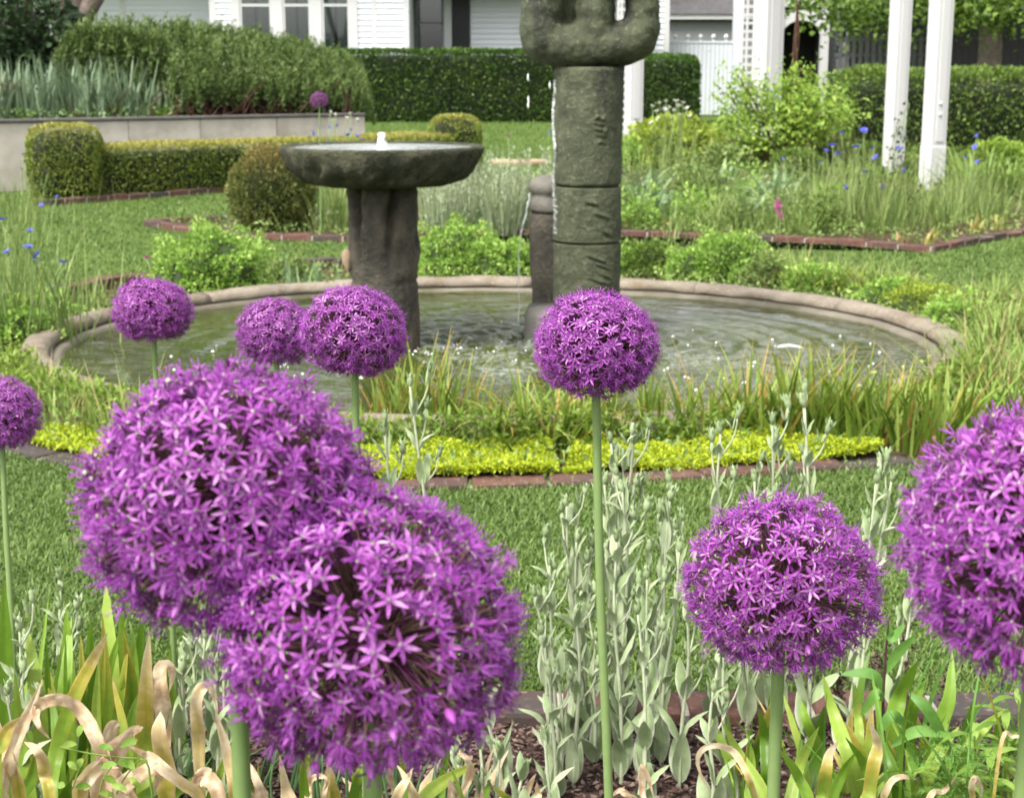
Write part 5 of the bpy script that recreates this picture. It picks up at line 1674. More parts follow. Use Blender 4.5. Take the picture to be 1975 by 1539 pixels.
# ---- strappy clumps in front of the pool
for u, v, h, n, sp in ((815, 838, 0.30, 50, 0.05), (850, 842, 0.28, 40, 0.05), (770, 838, 0.25, 40, 0.05), (900, 838, 0.2, 50, 0.06), (735, 836, 0.2, 50, 0.06), (790, 830, 0.22, 44, 0.06), (870, 830, 0.2, 50, 0.06)):
    c = G(u, v)
    tuft('strap_leaf_clump', 'thin strappy clump with orange tips before the birdbath reflection', 'plant', 'strappy clumps left of the tall allium', c, h * 1.05, int(n * 0.75), sp, 0.013, (0.0, 0.3), (0.0, 0.9), 'pool_grass', dryf=0.16, nseg=6, fold=0.3)
for u, v, h, n, sp in ((955, 850, 0.22, 60, 0.06), (1010, 862, 0.27, 80, 0.06), (1060, 870, 0.25, 90, 0.07), (1100, 858, 0.27, 80, 0.06), (1140, 850, 0.24, 60, 0.06)):
    c = G(u, v)
    tuft('strap_leaf_clump', 'drooping green strappy clump beside the tall allium stem', 'plant', 'strappy clumps behind the tall allium stem', c, h * 1.05, int(n * 0.8), sp, 0.014, (0.0, 0.5), (0.2, 1.9), 'pool_grass', dryf=0.16, nseg=7, fold=0.3)
for u, v, h, n, sp in ((1180, 846, 0.24, 50, 0.06), (1250, 843, 0.26, 60, 0.06), (1320, 848, 0.28, 60, 0.06), (1385, 852, 0.30, 60, 0.06), (1440, 850, 0.33, 80, 0.07), (1510, 848, 0.34, 90, 0.07), (1570, 850, 0.33, 90, 0.07), (1630, 852, 0.30, 80, 0.07), (1690, 860, 0.30, 80, 0.08), (1740, 868, 0.27, 70, 0.08), (1800, 862, 0.28, 70, 0.08), (1850, 855, 0.28, 70, 0.09)):
    c = G(u, v)
    tuft('strap_leaf_clump', 'yellow-tipped strappy clump along the near pool edge behind the golden cover', 'plant', 'yellow-tipped strappy clumps right of the tall allium', c, h * 0.95, int(n * 0.8), sp * 0.85, 0.0145, (0.0, 0.35), (0.0, 1.1), 'pool_grass', dryf=0.1, nseg=6, fold=0.3)
for u, v, h in ((150, 840, 0.22), (215, 850, 0.26), (100, 800, 0.2), (255, 850, 0.28)):
    c = G(u, v)
    tuft('thin_grass_clump', 'thin straw-tipped grass clump by the left near rim', 'grass clump', 'thin grasses at the left near rim', c, h, 30, 0.05, 0.007, (0.05, 0.5), (0, 0.9), 'pool_grass2', dryf=0.3, litter=30)

# ---- golden ground cover
def ground_cover(label, poly_uv, n, hmax):
    poly = gp(*poly_uv)
    xs = [p.x for p in poly]; ys = [p.y for p in poly]
    x = RNG.uniform(min(xs), max(xs), n); y = RNG.uniform(min(ys), max(ys), n)
    ok = in_poly(x, y, poly)
    x, y = x[ok], y[ok]
    p3 = np.stack([x, y, x * 0], -1)
    hh = hmax * (0.6 + 0.25 * lump(p3, 9, 2) + 0.2 * lump(p3, 24, 5))
    z = np.maximum(0.006, hh * RNG.uniform(0.55, 1.0, len(x)))
    a = Acc()
    leaves(a, np.stack([x, y, z], -1), RNG.normal(size=(len(x), 3)) + np.array([0, 0, 0.6]), RNG.uniform(0.007, 0.015, len(x)), 0.6, np.clip(0.5 + .3 * lump(p3, 14, 1) + RNG.normal(0, .2, len(x)), 0, 1), flat=(0, 0, 1))
    return tag(obj('golden_ground_cover', a.mesh('golden_ground_cover', L['gcover']), kind='stuff'), label, 'ground cover')
ground_cover('golden creeping ground cover left of the tall allium stem', [(640, 926), (740, 932), (900, 931), (1040, 926), (1080, 919), (1060, 880), (1000, 862), (930, 848), (850, 836), (760, 836), (690, 850)], 80000, 0.066)
ground_cover('golden creeping ground cover right of the tall allium stem', [(1085, 922), (1300, 915), (1500, 902), (1690, 891), (1705, 872), (1640, 850), (1560, 838), (1450, 834), (1320, 836), (1200, 842), (1120, 868)], 80000, 0.066)
ground_cover('golden creeping ground cover at the left end of the brick curve', [(40, 862), (70, 870), (170, 889), (290, 903), (330, 880), (230, 845), (140, 832), (60, 832)], 18000, 0.05)

# generic low green filling of the pool border
def filler():
    n = 40000
    x = RNG.uniform(-2.4, 2.6, n); y = RNG.uniform(3.9, 8.6, n)
    ok = in_poly(x, y, POOL_BED) & (np.hypot((x - PCX) / ECC, y - PCY) > PR + 0.03)
    x, y = x[ok], y[ok]
    p3 = np.stack([x, y, x * 0], -1)
    m = lump(p3, 3, 4) + RNG.normal(0, .3, len(x)) > -0.25
    x, y, p3 = x[m], y[m], p3[m]
    a = Acc()
    leaves(a, np.stack([x, y, RNG.uniform(0.004, 0.07, len(x))], -1), RNG.normal(size=(len(x), 3)) + np.array([0, 0, .4]), RNG.uniform(0.012, 0.03, len(x)), 0.5)
    return a
tag(obj('low_weeds', filler().mesh('low_weeds', L['meadow']), kind='stuff'), 'low mixed green growth covering the pool border soil', 'ground cover')

def rim_weeds():
    n = 12000
    an = RNG.uniform(1.12 * PI, 1.88 * PI, n)
    rr = PR + RNG.uniform(-0.02, 0.09, n)
    x, y = PCX + rr * ECC * np.cos(an), PCY + rr * np.sin(an)
    p3 = np.stack([x, y, x * 0], -1)
    hh = 0.115 + 0.03 * lump(p3, 9, 2)
    z = hh * RNG.uniform(0.05, 1.0, n)
    a = Acc()
    leaves(a, np.stack([x, y, z], -1), RNG.normal(size=(n, 3)) + np.array([0, 0, .6]), RNG.uniform(0.012, 0.034, n), 0.4, np.clip(.45 + .35 * lump(p3, 6, 1) + RNG.normal(0, .2, n), 0, 1))
    m = n // 16
    blades(a, np.stack([x, y, x * 0], -1)[:m], RNG.uniform(0, 2 * PI, m), RNG.uniform(0, .6, m), RNG.uniform(0, 1.2, m), RNG.uniform(.07, .2, m), RNG.uniform(.004, .008, m), 4)
    return a
tag(obj('rim_weeds', rim_weeds().mesh('rim_weeds', L['pool_grass']), kind='stuff'), 'low green growth crowding the near pool rim', 'ground cover')

# ---- left cornflowers and stray plants
flowering('cornflower_clump', 'tall blue cornflower clump at the left end of the pool', 'flowers', 20, 5.9, [(3, 425), (72, 494), (75, 506), (120, 508), (15, 487), (58, 446), (54, 478), (-30, 440), (-60, 500)], 'blue', 0.62, 200, 0.15, group='cornflower clumps')
flowering('cornflower_clump', 'blue cornflower with dark seed heads before the retaining wall', 'flowers', 70, 9.6, [(80, 397), (110, 380)], 'blue', 0.3, 40, 0.08, group='cornflower clumps')
flowering('dark_scabious', 'dark purple button flowers before the left end of the wall', 'flowers', 45, 11.0, [(44, 300), (46, 313), (42, 328), (52, 340), (93, 333)], 'purple', 0.42, 90, 0.14, scale=1.6)
flowering('pink_flower', 'single magenta flower beside the bright lacy mound on the left', 'flower', 290, 7.3, [(283, 499)], 'magenta', 0.10, 14, 0.03)
flowering('weedy_tuft', 'low green weeds by the brick edging left of the pool', 'plant', 150, 6.9, [], 'white', 0.20, 90, 0.12, 'meadow', 0.012)
flowering('weedy_tuft', 'upright weeds on the pool rim soil before the brick edging', 'plant', 590, 7.3, [], 'white', 0.22, 50, 0.10, 'blue_green', 0.014)

# ---- bed of the globe conifer and silver plants
tuft('green_stem_plant', 'bushy green stems between the globe conifer and the birdbath pedestal', 'plant', None, G(640, 455) + Vector((0, .3, 0)), 0.42, 190, 0.12, 0.010, (0, .25), (0, .7), 'meadow', litter=120, lmat='silver')
for i, u in enumerate((835, 870, 905, 940, 975, 1010, 1045, 890, 960, 1020, 850, 925)):
    c = AT(u, 440, 10.15 + 0.22 * (i % 4))
    t = tuft('silver_plant', 'silvery upright wildflower clump between the birdbath and the carved column', 'plant', 'silver clumps behind the pool', c, 0.50 - 0.03 * (i % 4) + (0.09 if u in (960, 940) else 0), 60, 0.07, 0.009, (0, .22), (-0.05, .5), 'silver', litter=70, lmat='blue_green', z=0.0)
    for s in range(9):
        a = Acc()
        bx, by = random.gauss(0, .09), random.gauss(0, .07)
        h = random.uniform(0.38, 0.58)
        n = 26
        tt = RNG.random(n)
        leaves(a, np.stack([bx + RNG.normal(0, .008, n), by + RNG.normal(0, .008, n), h * (0.45 + 0.55 * tt)], -1), RNG.normal(size=(n, 3)) * 0.5 + np.array([0, 0, 1]), RNG.uniform(.018, .035, n), 0.4, 0.75)
        obj('flower_spike', a.mesh('flower_spike', L['silver']), t)
flowering('pink_campion', 'single pink flower above the silver plants left of the column', 'flower', 978, 10.8, [(980, 263)], 'magenta', 0.2, 8, 0.03, 'silver')
flowering('white_flowers', 'small white daisies behind the birdbath before the wall', 'flowers', 655, 11.2, [(637, 216), (647, 222), (668, 228), (641, 232), (676, 219), (690, 232)], 'white', 0.3, 30, 0.08, scale=0.95)
flowering('cornflower_clump', 'blue cornflowers behind the birdbath before the wall', 'flowers', 655, 11.0, [(635, 247), (650, 243), (604, 259), (615, 247), (676, 251), (672, 262), (698, 270), (632, 272), (690, 262), (592, 347)], 'blue', 0.55, 70, 0.12, scale=1.1, group='cornflower clumps')
# ---- wildflower bed right of the column
rb = [(1225, 448), (1260, 440), (1300, 452), (1340, 445), (1380, 455), (1420, 450), (1455, 445), (1480, 455), (1520, 450), (1550, 460), (1590, 455), (1240, 420), (1290, 415), (1350, 412), (1400, 420), (1440, 410), (1500, 418), (1560, 425), (1610, 430), (1270, 390), (1330, 385), (1390, 388), (1450, 385), (1530, 395), (1590, 400)]
for i, (u, v) in enumerate(rb):
    c = G(u, v) + Vector((0, .12, 0))
    k = (0, 1, 2, 0, 2)[i % 5]
    h = 0.37 * (1.15 if v < 430 else 0.9) * random.uniform(0.85, 1.15)
    if k == 0:
        t = tuft('wildflower_clump', 'mid-green bushy wildflower clump in the bed right of the column', 'plant', 'wildflower clumps', c, h, 55, 0.09, 0.008, (0, .4), (0, .9), 'meadow')
        foliage_ball(t, 0.17, 0.14, h * 0.62, 700, 0.038, L[('lace', 'dense', 'meadow')[i % 3]], zc=h * 0.3, depth=0.7, rough=0.2, inner=0, zmin=-0.45, name='leaf_mass', aspect=0.45)
    elif k == 1:
        t = tuft('poppy_clump', 'blue-green leafy poppy clump in the bed right of the column', 'plant', 'poppy clumps', c, h * 0.95, 46, 0.07, 0.036, (0.05, .6), (0.2, 1.5), 'blue_green', prof='lance', fold=0.3)
        a = Acc()
        n = 220
        leaves(a, np.stack([RNG.normal(0, .11, n), RNG.normal(0, .08, n), RNG.uniform(.02, h * .7, n)], -1), RNG.normal(size=(n, 3)) + np.array([0, -.3, .3]), RNG.uniform(.03, .06, n), .4)
        obj('low_foliage', a.mesh('low_foliage', L['blue_green']), t)
    else:
        t = tuft('soft_grass_clump', 'soft pale green grassy clump in the bed right of the column', 'plant', 'soft grass clumps', c, h * 0.9, 110, 0.10, 0.007, (0, .5), (0, 1.1), 'meadow', litter=130, lmat='lace')
# low growth that hides the soil of the two rear beds
def bed_growth(poly, n, size, hmax, mat, label, seed):
    xs = [p[0] for p in poly]; ys = [p[1] for p in poly]
    x = RNG.uniform(max(-5, min(xs)), min(9, max(xs)), n); y = RNG.uniform(min(ys), min(21, max(ys)), n)
    ok = in_poly(x, y, poly) & (np.abs(x) < 0.36 * y + .4)
    p3 = np.stack([x, y, x * 0], -1)
    ok &= lump(p3, 2.4, seed) + RNG.normal(0, .3, n) > -0.45
    x, y, p3 = x[ok], y[ok], p3[ok]
    k = len(x)
    a = Acc()
    z = gz(y) + 0.01 + hmax * (0.6 + 0.4 * lump(p3, 4.0, seed + 2)) * RNG.random(k)
    leaves(a, np.stack([x, y, z], -1), RNG.normal(size=(k, 3)) + np.array([0, -.2, .5]), RNG.uniform(.5, 1.2, k) * size, .45, np.clip(.5 + .35 * lump(p3, 3, seed + 5) + RNG.normal(0, .2, k), 0, 1))
    return tag(obj('low_growth', a.mesh('low_growth', L[mat]), kind='stuff'), label, 'ground cover')
bed_growth([(p.x, p.y) for p in REAR_BED], 26000, 0.04, 0.14, 'meadow', 'low green growth filling the bed behind the pool lawn', 1.0)
bed_growth(FAR_BED, 26000, 0.07, 0.22, 'dense', 'low green growth filling the far bed under shrubs and posts', 4.0)
CF = [(1623, 258), (1666, 253), (1606, 282), (1594, 292), (1617, 297), (1611, 299), (1651, 285), (1685, 287), (1689, 305), (1733, 288), (1630, 363), (1704, 361), (1668, 333), (1745, 330)]
flowering('cornflower_clump', 'large blue cornflower clump before the white pergola posts', 'flowers', 1670, 10.6, CF, 'blue', 0.60, 460, 0.25, w=0.007, group='cornflower clumps', scale=1.5)
flowering('cornflower_clump', 'blue cornflowers growing right of the bolted pergola post', 'flowers', 1860, 11.5, [(1885, 263), (1880, 285), (1862, 305), (1885, 313)], 'blue', 0.5, 170, 0.18, group='cornflower clumps', scale=1.1)
flowering('cornflower_clump', 'two blue cornflowers before the low dark rounded shrub', 'flowers', 1550, 11.8, [(1511, 308), (1582, 315)], 'blue', 0.35, 60, 0.14, group='cornflower clumps')
flowering('cornflower_clump', 'stray blue cornflowers left of the carved column', 'flowers', 1050, 13.0, [(1059, 257), (982, 340), (938, 353)], 'blue', 0.2, 30, 0.15, group='cornflower clumps')
flowering('orange_poppy', 'small orange poppies by the brick edging right of the column', 'flowers', 1295, 9.9, [(1287, 432), (1303, 448), (1276, 446)], 'orange', 0.15, 30, 0.08)
flowering('white_flowers', 'tall white campion flowers above the golden shrub', 'flowers', 1295, 16.0, [(1258, 206), (1266, 216), (1272, 200), (1282, 212), (1290, 208), (1300, 214), (1309, 205), (1318, 199), (1325, 210), (1270, 230), (1295, 228), (1312, 222), (1256, 238), (1330, 225), (1285, 196), (1304, 196)], 'white', 0.62, 120, 0.25, 'meadow', 0.012, scale=1.75, z0=0.0)
# magenta spikes
p = AT(1503, 440, 10.0); p.z = 0
t = thing('magenta_spike_flower', 'pair of magenta flower spikes in the wildflower bed', 'flower', p)
for u, v0, v1 in ((1499, 384, 405), (1505, 392, 420)):
    a = Acc()
    n = 130
    f = RNG.random(n)
    q0, q1 = AT(u, v0, 10.0) - p, AT(u, v1, 10.0) - p
    Q = np.array(q1)[None, :] + (np.array(q0) - np.array(q1))[None, :] * f[:, None] + RNG.normal(0, 0.007, (n, 3)) * (1.3 - f)[:, None]
    leaves(a, Q, RNG.normal(size=(n, 3)) + np.array([0, 0, .3]), RNG.uniform(.008, .016, n), 0.6)
    tube(a, [(q1.x, q1.y, 0), tuple(q1), tuple(q0)], [.004, .003, .002], 5, 1)
    obj('flower_spike', a.mesh('flower_spike', [L['magenta'], L['stem']]), t)
# pale and withered leaf fans, daylilies, variegated clump
for u, v, h, m, lab in ((1735, 470, 0.20, 'straw', 'withered tan leaf fan before the cornflower clump'), (1788, 478, 0.22, 'yellow_leaf', 'yellow iris leaf fan at the corner of the wildflower bed'), (1880, 452, 0.20, 'yellow_leaf', 'pale yellow leaf clump right of the wildflower bed corner'), (1920, 445, 0.18, 'yellow_leaf', 'second pale yellow leaf clump near the lawn path')):
    tuft('leaf_fan', lab, 'plant', None, G(u, v), h * 0.75, 9, 0.02, 0.026, (0.02, .5), (0, .5), m, prof='sword')
for u, v in ((1885, 392), (1925, 395), (1965, 392), (2010, 395)):
    tuft('daylily_clump', 'arching light green daylily clump beyond the right brick edging', 'plant', 'daylilies beyond the right edging', G(u, v) + Vector((0, .3, 0)), 0.62, 75, 0.09, 0.022, (0.05, .6), (0.5, 2.0), 'daylily', nseg=7, fold=0.2)
for u, v in ((1740, 440), (1820, 450), (1850, 430), (1640, 440), (1700, 455), (1875, 425), (1900, 440), (1930, 425), (1860, 405), (1800, 420)):
    tuft('fine_grass_clump', 'fine upright green clump around the foot of the cornflowers', 'grass clump', 'fine clumps at the cornflower foot', G(u, v) + Vector((0, .1, 0)), 0.34, 130, 0.10, 0.006, (0, .4), (0, .9), 'meadow', litter=40)
mound('bronze_mound', 'small bronze-green bush among the cornflowers by the post', 1770, 430, 0.12, 0.22, 1500, 0.028, 'conifer', dy=0.3)
# far-bed low leaves between golden shrub and posts
for u, v, m in ((1440, 335, 'meadow'), (1490, 330, 'dense'), (1400, 345, 'meadow'), (1230, 330, 'lace'), (1610, 335, 'meadow'), (1700, 340, 'dense'), (1940, 330, 'shrub'), (1960, 300, 'shrub')):
    mound('leafy_mound', 'leafy green mound in the far bed among the shrubs', u, v, 0.3, 0.25, 1400, 0.06, m, group='far bed mounds', dy=0.1, depth=.5, inner=.6)
# reddish stems and dock leaf at the left rim
flowering('red_stem_weed', 'reddish weed growing over the left pool rim', 'plant', 75, 4.5, [], 'white', 0.16, 16, 0.04, 'meadow', 0.012)
# ivy on the white post foot
p = AT(1725, 280, 15.8)
t = thing('climbing_plant', 'thin climbing shoots at the foot of the farther white post', 'plant', (p.x, 15.75, 0))
a, b = Acc(), Acc()
for s in range(4):
    P = spline([(0.05 * s - .08, 0, 0), (0.04 * s - .05, -.02, .3), (0.03 * s + 0.02, -.02, .62 + .05 * s)], 9)
    tube(a, P, [.004] * 9, 4)
    n = 22
    i = RNG.integers(2, 9, n)
    leaves(b, P[i] + RNG.normal(0, .02, (n, 3)), RNG.normal(size=(n, 3)), RNG.uniform(.03, .06, n), .6)
obj('stem', a.mesh('stem', L['stem']), t)
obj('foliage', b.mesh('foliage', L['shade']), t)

# ================================================================== FOREGROUND: ALLIUMS
def petal_mat():
    m, nt, out = new_mat('allium_petal')
    at = N(nt, 'ShaderNodeAttribute', attribute_name='var')
    sep = N(nt, 'ShaderNodeSeparateXYZ')
    nt.links.new(at.outputs['Vector'], sep.inputs[0])
    oi = N(nt, 'ShaderNodeObjectInfo')
    r = ramp(nt, even([(88, 24, 92), (132, 53, 138), (170, 94, 176), (210, 160, 213)]))
    mx = N(nt, 'ShaderNodeMath', operation='MULTIPLY_ADD')
    mx.inputs[1].default_value = 0.5
    ad = N(nt, 'ShaderNodeMath', operation='MULTIPLY')
    ad.inputs[1].default_value = 0.5
    nt.links.new(sep.outputs[0], ad.inputs[0])
    nt.links.new(oi.outputs['Random'], mx.inputs[0])
    nt.links.new(ad.outputs[0], mx.inputs[2])
    nt.links.new(mx.outputs[0], r.inputs[0])
    rib = N(nt, 'ShaderNodeMapRange', interpolation_type='SMOOTHSTEP')
    rib.inputs['From Min'].default_value = 0.45
    rib.inputs['From Max'].default_value = 1.0
    nt.links.new(sep.outputs[2], rib.inputs['Value'])
    c = mixc(nt, r.outputs[0], srgb(98, 30, 104), rib.outputs[0])
    p = N(nt, 'ShaderNodeBsdfPrincipled', Roughness=0.45)
    p.inputs['Specular IOR Level'].default_value = 0.3
    t = N(nt, 'ShaderNodeBsdfTranslucent')
    nt.links.new(c, p.inputs['Base Color'])
    nt.links.new(c, t.inputs['Color'])
    ms = N(nt, 'ShaderNodeMixShader')
    ms.inputs[0].default_value = 0.16
    nt.links.new(p.outputs[0], ms.inputs[1])
    nt.links.new(t.outputs[0], ms.inputs[2])
    nt.links.new(ms.outputs[0], out.inputs[0])
    return m
AM = [petal_mat(),
      leaf_mat('allium_stamen', [(128, 44, 140), (160, 84, 178)], transl=0.1),
      leaf_mat('allium_ovary', [(128, 130, 112), (160, 158, 146)], transl=0.1),
      leaf_mat('allium_pedicel', [(66, 40, 52), (92, 78, 58), (80, 30, 74)], transl=0.1)]
L['allium_stem'] = leaf_mat('allium_stem', [(98, 118, 70), (110, 130, 82)], transl=0.0, rough=0.45, streak=0.06)

HR = 0.065                     # head radius
def floret(seed, lo=False, lifts=(0.0, 0.75)):
    """opens along +Z at the origin; its pedicel runs back towards the head's centre"""
    rr = random.Random(seed)
    a = Acc()
    for i in range(6):
        th = 2 * PI * i / 6 + rr.uniform(-.12, .12)
        d = np.array([math.cos(th), math.sin(th), 0])
        ln = 0.0084 * rr.uniform(0.85, 1.15)
        lift = rr.uniform(*lifts)
        ts = np.array([0.0, 0.3, 0.65, 1.0])
        P = np.stack([d[0] * ts * ln, d[1] * ts * ln, 0.0005 + ts * ln * lift * (1 - 0.5 * ts)], -1)
        w = np.array([0.0010, 0.0020, 0.0019, 0.0003])
        side = np.tile([-d[1], d[0], 0], (4, 1))
        n0 = a.n
        ribbon(a, P, w, side, 0.35, tint=rr.random())
        va = a.a[-1]
        va[:, 2] = np.tile([0, 0.75, 0], 4)          # darker midrib
    for i in range(6 if not lo else 3):
        th = 2 * PI * (i + 0.5) / 6 + rr.uniform(-.2, .2)
        o = rr.uniform(0.25, 0.6)
        tip = np.array([math.cos(th) * 0.008 * o, math.sin(th) * 0.008 * o, 0.0078 * rr.uniform(0.8, 1.15)])
        tube(a, [(0, 0, 0.0008), tuple(tip)], [0.00035, 0.0003], 3, 1, rr.random(), cap=False)
        b = np.array([[-1, 0, 0], [1, 0, 0], [0, 0.7, 0], [0, 0, 1.2]]) * 0.0008 + tip
        a.add(b, [(0, 1, 3), (1, 2, 3), (2, 0, 3)], np.tile([0.2, 1, 0], (4, 1)), 1)
    # ovary
    o = np.array([[1, 0, 0], [0, 1, 0], [-1, 0, 0], [0, -1, 0], [0, 0, 1.1], [0, 0, -.2]]) * 0.0017 + np.array([0, 0, 0.0013])
    a.add(o, [(0, 1, 4), (1, 2, 4), (2, 3, 4), (3, 0, 4)], np.tile([rr.random(), 0, 0], (6, 1)), 2)
    # pedicel
    tube(a, [(0, 0, -HR * 0.93), (0, 0, -HR * 0.5), (0, 0, 0)], [0.0006, 0.00055, 0.0006], 3, 3, rr.random(), cap=False)
    return a
FLOR_ACC = [floret(s) for s in range(6)] + [floret(s + 40, False, (0.8, 1.6)) for s in range(2)]
FLOR_ME = [f.mesh('floret', AM) for f in FLOR_ACC]
LO_ACC = [floret(s + 20, True) for s in range(4)]
BUD_ACC = Acc()
lathe(BUD_ACC, [(0.0003, -0.004), (0.0022, -0.002), (0.0027, 0.001), (0.0018, 0.004), (0.0003, 0.006)], 6)
tube(BUD_ACC, [(0, 0, -HR * 0.93), (0, 0, -0.003)], [0.0006, 0.0006], 3, 3, 0.9, cap=False)
BUD_ME = BUD_ACC.mesh('bud', AM)

def head_layout(n, seed, gap):
    rr = np.random.default_rng(seed)
    i = np.arange(n) + 0.5
    ph = np.arccos(1 - 2 * i / n)
    th = PI * (1 + 5 ** 0.5) * i
    d = np.stack([np.sin(ph) * np.cos(th), np.sin(ph) * np.sin(th), np.cos(ph)], -1)
    d = nrm(d + rr.normal(0, 0.055, (n, 3)))
    keep = d[:, 2] > -0.90
    if gap:                                     # loose heads show their inside here and there
        for c in rr.normal(size=(gap, 3)) * np.array([0.5, 0.2, 0.6]) + np.array([0, -1, 0]):
            c = c / np.linalg.norm(c)
            keep &= ~((d @ c > 0.978) & (rr.random(n) < 0.55))
    d = d[keep]
    r = HR * (1 + rr.normal(0, 0.045, len(d)) - 0.10 * (rr.random(len(d)) < 0.25))
    r = r * (1 + 0.045 * lump(d, 1.6, seed * 1.7) + 0.025 * lump(d, 4.0, seed)) * np.where(d[:, 2] < -0.5, 1 + 0.22 * (d[:, 2] + 0.5), 1.0)
    return d, r
def allium(label, u, v, dpx, D=0.13, squash=0.9, n=560, seed=1, gap=0, foot=None, tilt=0.0, nobj=300, group='purple alliums', fs=1.0):
    d = ray(u, v)
    Z = D * FPX / dpx
    c = Vector((0, 0, CAMH)) + d * Z
    sc = D / 2 / (HR + 0.008)
    fx = c.x if foot is None else AT(foot[0], foot[1], c.y + foot[2]).x
    base = Vector((fx + (0 if foot is None else 0), c.y + (0 if foot is None else foot[2]), 0.0))
    t = thing('allium', label, 'flower', base, group)
    hc = c - base
    a = Acc()
    top = hc - Vector((0, 0, HR * sc * squash * 0.55))
    P = spline([(0, 0, -0.02), (hc.x * 0.3 + 0.004, hc.y * 0.3, top.z * 0.35), (hc.x * 0.72, hc.y * 0.72, top.z * 0.72), tuple(top), tuple(hc - Vector((0, 0, HR * sc * 0.15)))], 22)
    tube(a, P, np.linspace(0.0052, 0.0040, 22), 12)
    obj('stem', a.mesh('stem', L['allium_stem']), t)
    hub = Acc()
    lathe(hub, [(0.001, -0.006), (0.006, -0.003), (0.0065, 0.002), (0.003, 0.006), (0.0005, 0.007)], 8)
    h = obj('flower_head', hub.mesh('flower_head', AM[3]), t, hc, (tilt * 0.6, tilt, 0), (sc, sc, sc * squash))
    dd, rr = head_layout(n, seed, gap)
    view = np.array(tuple((Vector((0, 0, CAMH)) - c).normalized()))
    order = np.argsort(-(dd @ view))
    rest = Acc()
    rnd = random.Random(seed * 31 + 5)
    rows = []
    for k, i in enumerate(order):
        dv = Vector(dd[i] + np.array([rnd.gauss(0, .10), rnd.gauss(0, .10), rnd.gauss(0, .10)])).normalized()
        q = Vector(dd[i]).to_track_quat('Z', 'Y')
        q2 = dv.to_track_quat('Z', 'Y')
        Rm = q2.to_matrix().to_4x4() @ Matrix.Rotation(rnd.uniform(0, PI), 4, 'Z')
        s = rnd.uniform(0.82, 1.18) * fs
        Mx = Matrix.Translation(Vector(dd[i]) * rr[i]) @ Rm @ Matrix.Diagonal((s, s, 1.0, 1.0))
        if k < nobj:
            low = rnd.random() < (0.25 if dd[i][2] < -0.55 else 0.05)
            o = bpy.data.objects.new('bud' if low else 'floret', BUD_ME if low else rnd.choice(FLOR_ME))
            COL.objects.link(o)
            o.parent = h
            o.matrix_local = Mx
        else:
            vv, tt, va, mi = rnd.choice(LO_ACC).data()
            m = np.array(Mx)
            rows.append((vv @ m[:3, :3].T + m[:3, 3], tt, va, mi))
    off = 0
    V, T, A_, I_ = [], [], [], []
    for vv, tt, va, mi in rows:
        V.append(vv); T.append(tt + off); A_.append(va); I_.append(mi); off += len(vv)
    if rows:
        rest.v, rest.t, rest.a, rest.m, rest.n = V, T, A_, I_, off
        obj('floret_mass', rest.mesh('floret_mass', AM), h, kind='stuff')
    return t
allium('large dense purple allium head touching the loose allium head', 445, 968, 575, 0.135, 0.94, 1100, 1, 2, (470, 1539, 0.02), 0.06, fs=0.86)
allium('loose purple allium head with its brownish inside showing through gaps', 712, 1228, 596, 0.135, 0.97, 900, 2, 6, (742, 1539, 0.0), -0.05, fs=0.86)
allium('tall upright purple allium standing before the carved column', 1150, 668, 250, 0.13, 0.87, 980, 3, 1, (1183, 1539, 0.0), 0.03)
allium('airy purple allium head above the sword leaves on the right', 1507, 1132, 376, 0.13, 0.97, 820, 4, 5, (1500, 1539, 0.0), 0.0, fs=0.92)
allium('big purple allium beyond the dark-stemmed plant and the whorled stems', 2012, 1062, 560, 0.135, 1.0, 1050, 5, 3, None, 0.08, fs=0.86)
allium('small round purple allium before the pool water and the lacy mound', 294, 601, 156, 0.13, 0.87, 880, 6, 0, (306, 740, 0.0), 0.0, 230)
allium('purple allium half hidden behind its neighbour before the birdbath', 532, 643, 158, 0.125, 0.88, 820, 7, 0, None, 0.0, 230)
allium('purple allium just before the birdbath pedestal', 683, 643, 208, 0.13, 0.92, 860, 8, 2, (684, 800, 0.0), 0.05)
allium('purple allium on a long bare stem beside the brick curve end', 1, 801, 160, 0.13, 0.95, 860, 9, 0, (36, 1539, -0.05), 0.0, 230)
allium('distant small purple allium before the retaining wall', 616, 194, 37, 0.125, 0.92, 260, 10, 0, (614, 300, 0.0), 0.0, 0)

# ================================================================== SILVER CAMPION
L['felt'] = leaf_mat('felted_silver_leaf', [(104, 119, 84), (120, 134, 99), (136, 147, 116)], dry=[(158, 163, 142), (168, 172, 154)], dry_range=(0.72, 1.0), transl=0.2, rough=0.9, objrand=0.6, spec=0.15)
L['felt_stem'] = leaf_mat('felted_stem', [(134, 141, 116), (148, 154, 132)], transl=0.0, rough=0.9, spec=0.15)
def campion_leaf(ln, w, bend, seed, ruf=0.12):
    a = Acc()
    t = np.linspace(0, 1, 9)
    P = np.stack([np.zeros(9), ln * (t - 0.12 * bend * t ** 2), ln * (0.10 * np.sin(t * PI) - bend * 0.35 * t ** 2)], -1)
    wd = w * np.maximum(np.sin(PI * np.clip(t ** 0.85, 0, 1)) ** 0.75, 0.12) * np.where(t > 0.98, 0.1, 1)
    ribbon(a, P, wd, np.tile([1.0, 0, 0], (9, 1)), 0.55, tint=(seed * 0.37) % 1, ruffle=ruf)
    a.a[-1][:, 2] = np.tile([1.0, 0.25, 1.0], 9)          # pale woolly margin
    return a.mesh('leaf', L['felt'])
CL = [campion_leaf(0.068, 0.023, b, i) for i, b in enumerate((-0.6, 0.2, 0.8, -0.2, 0.5, -0.9))]
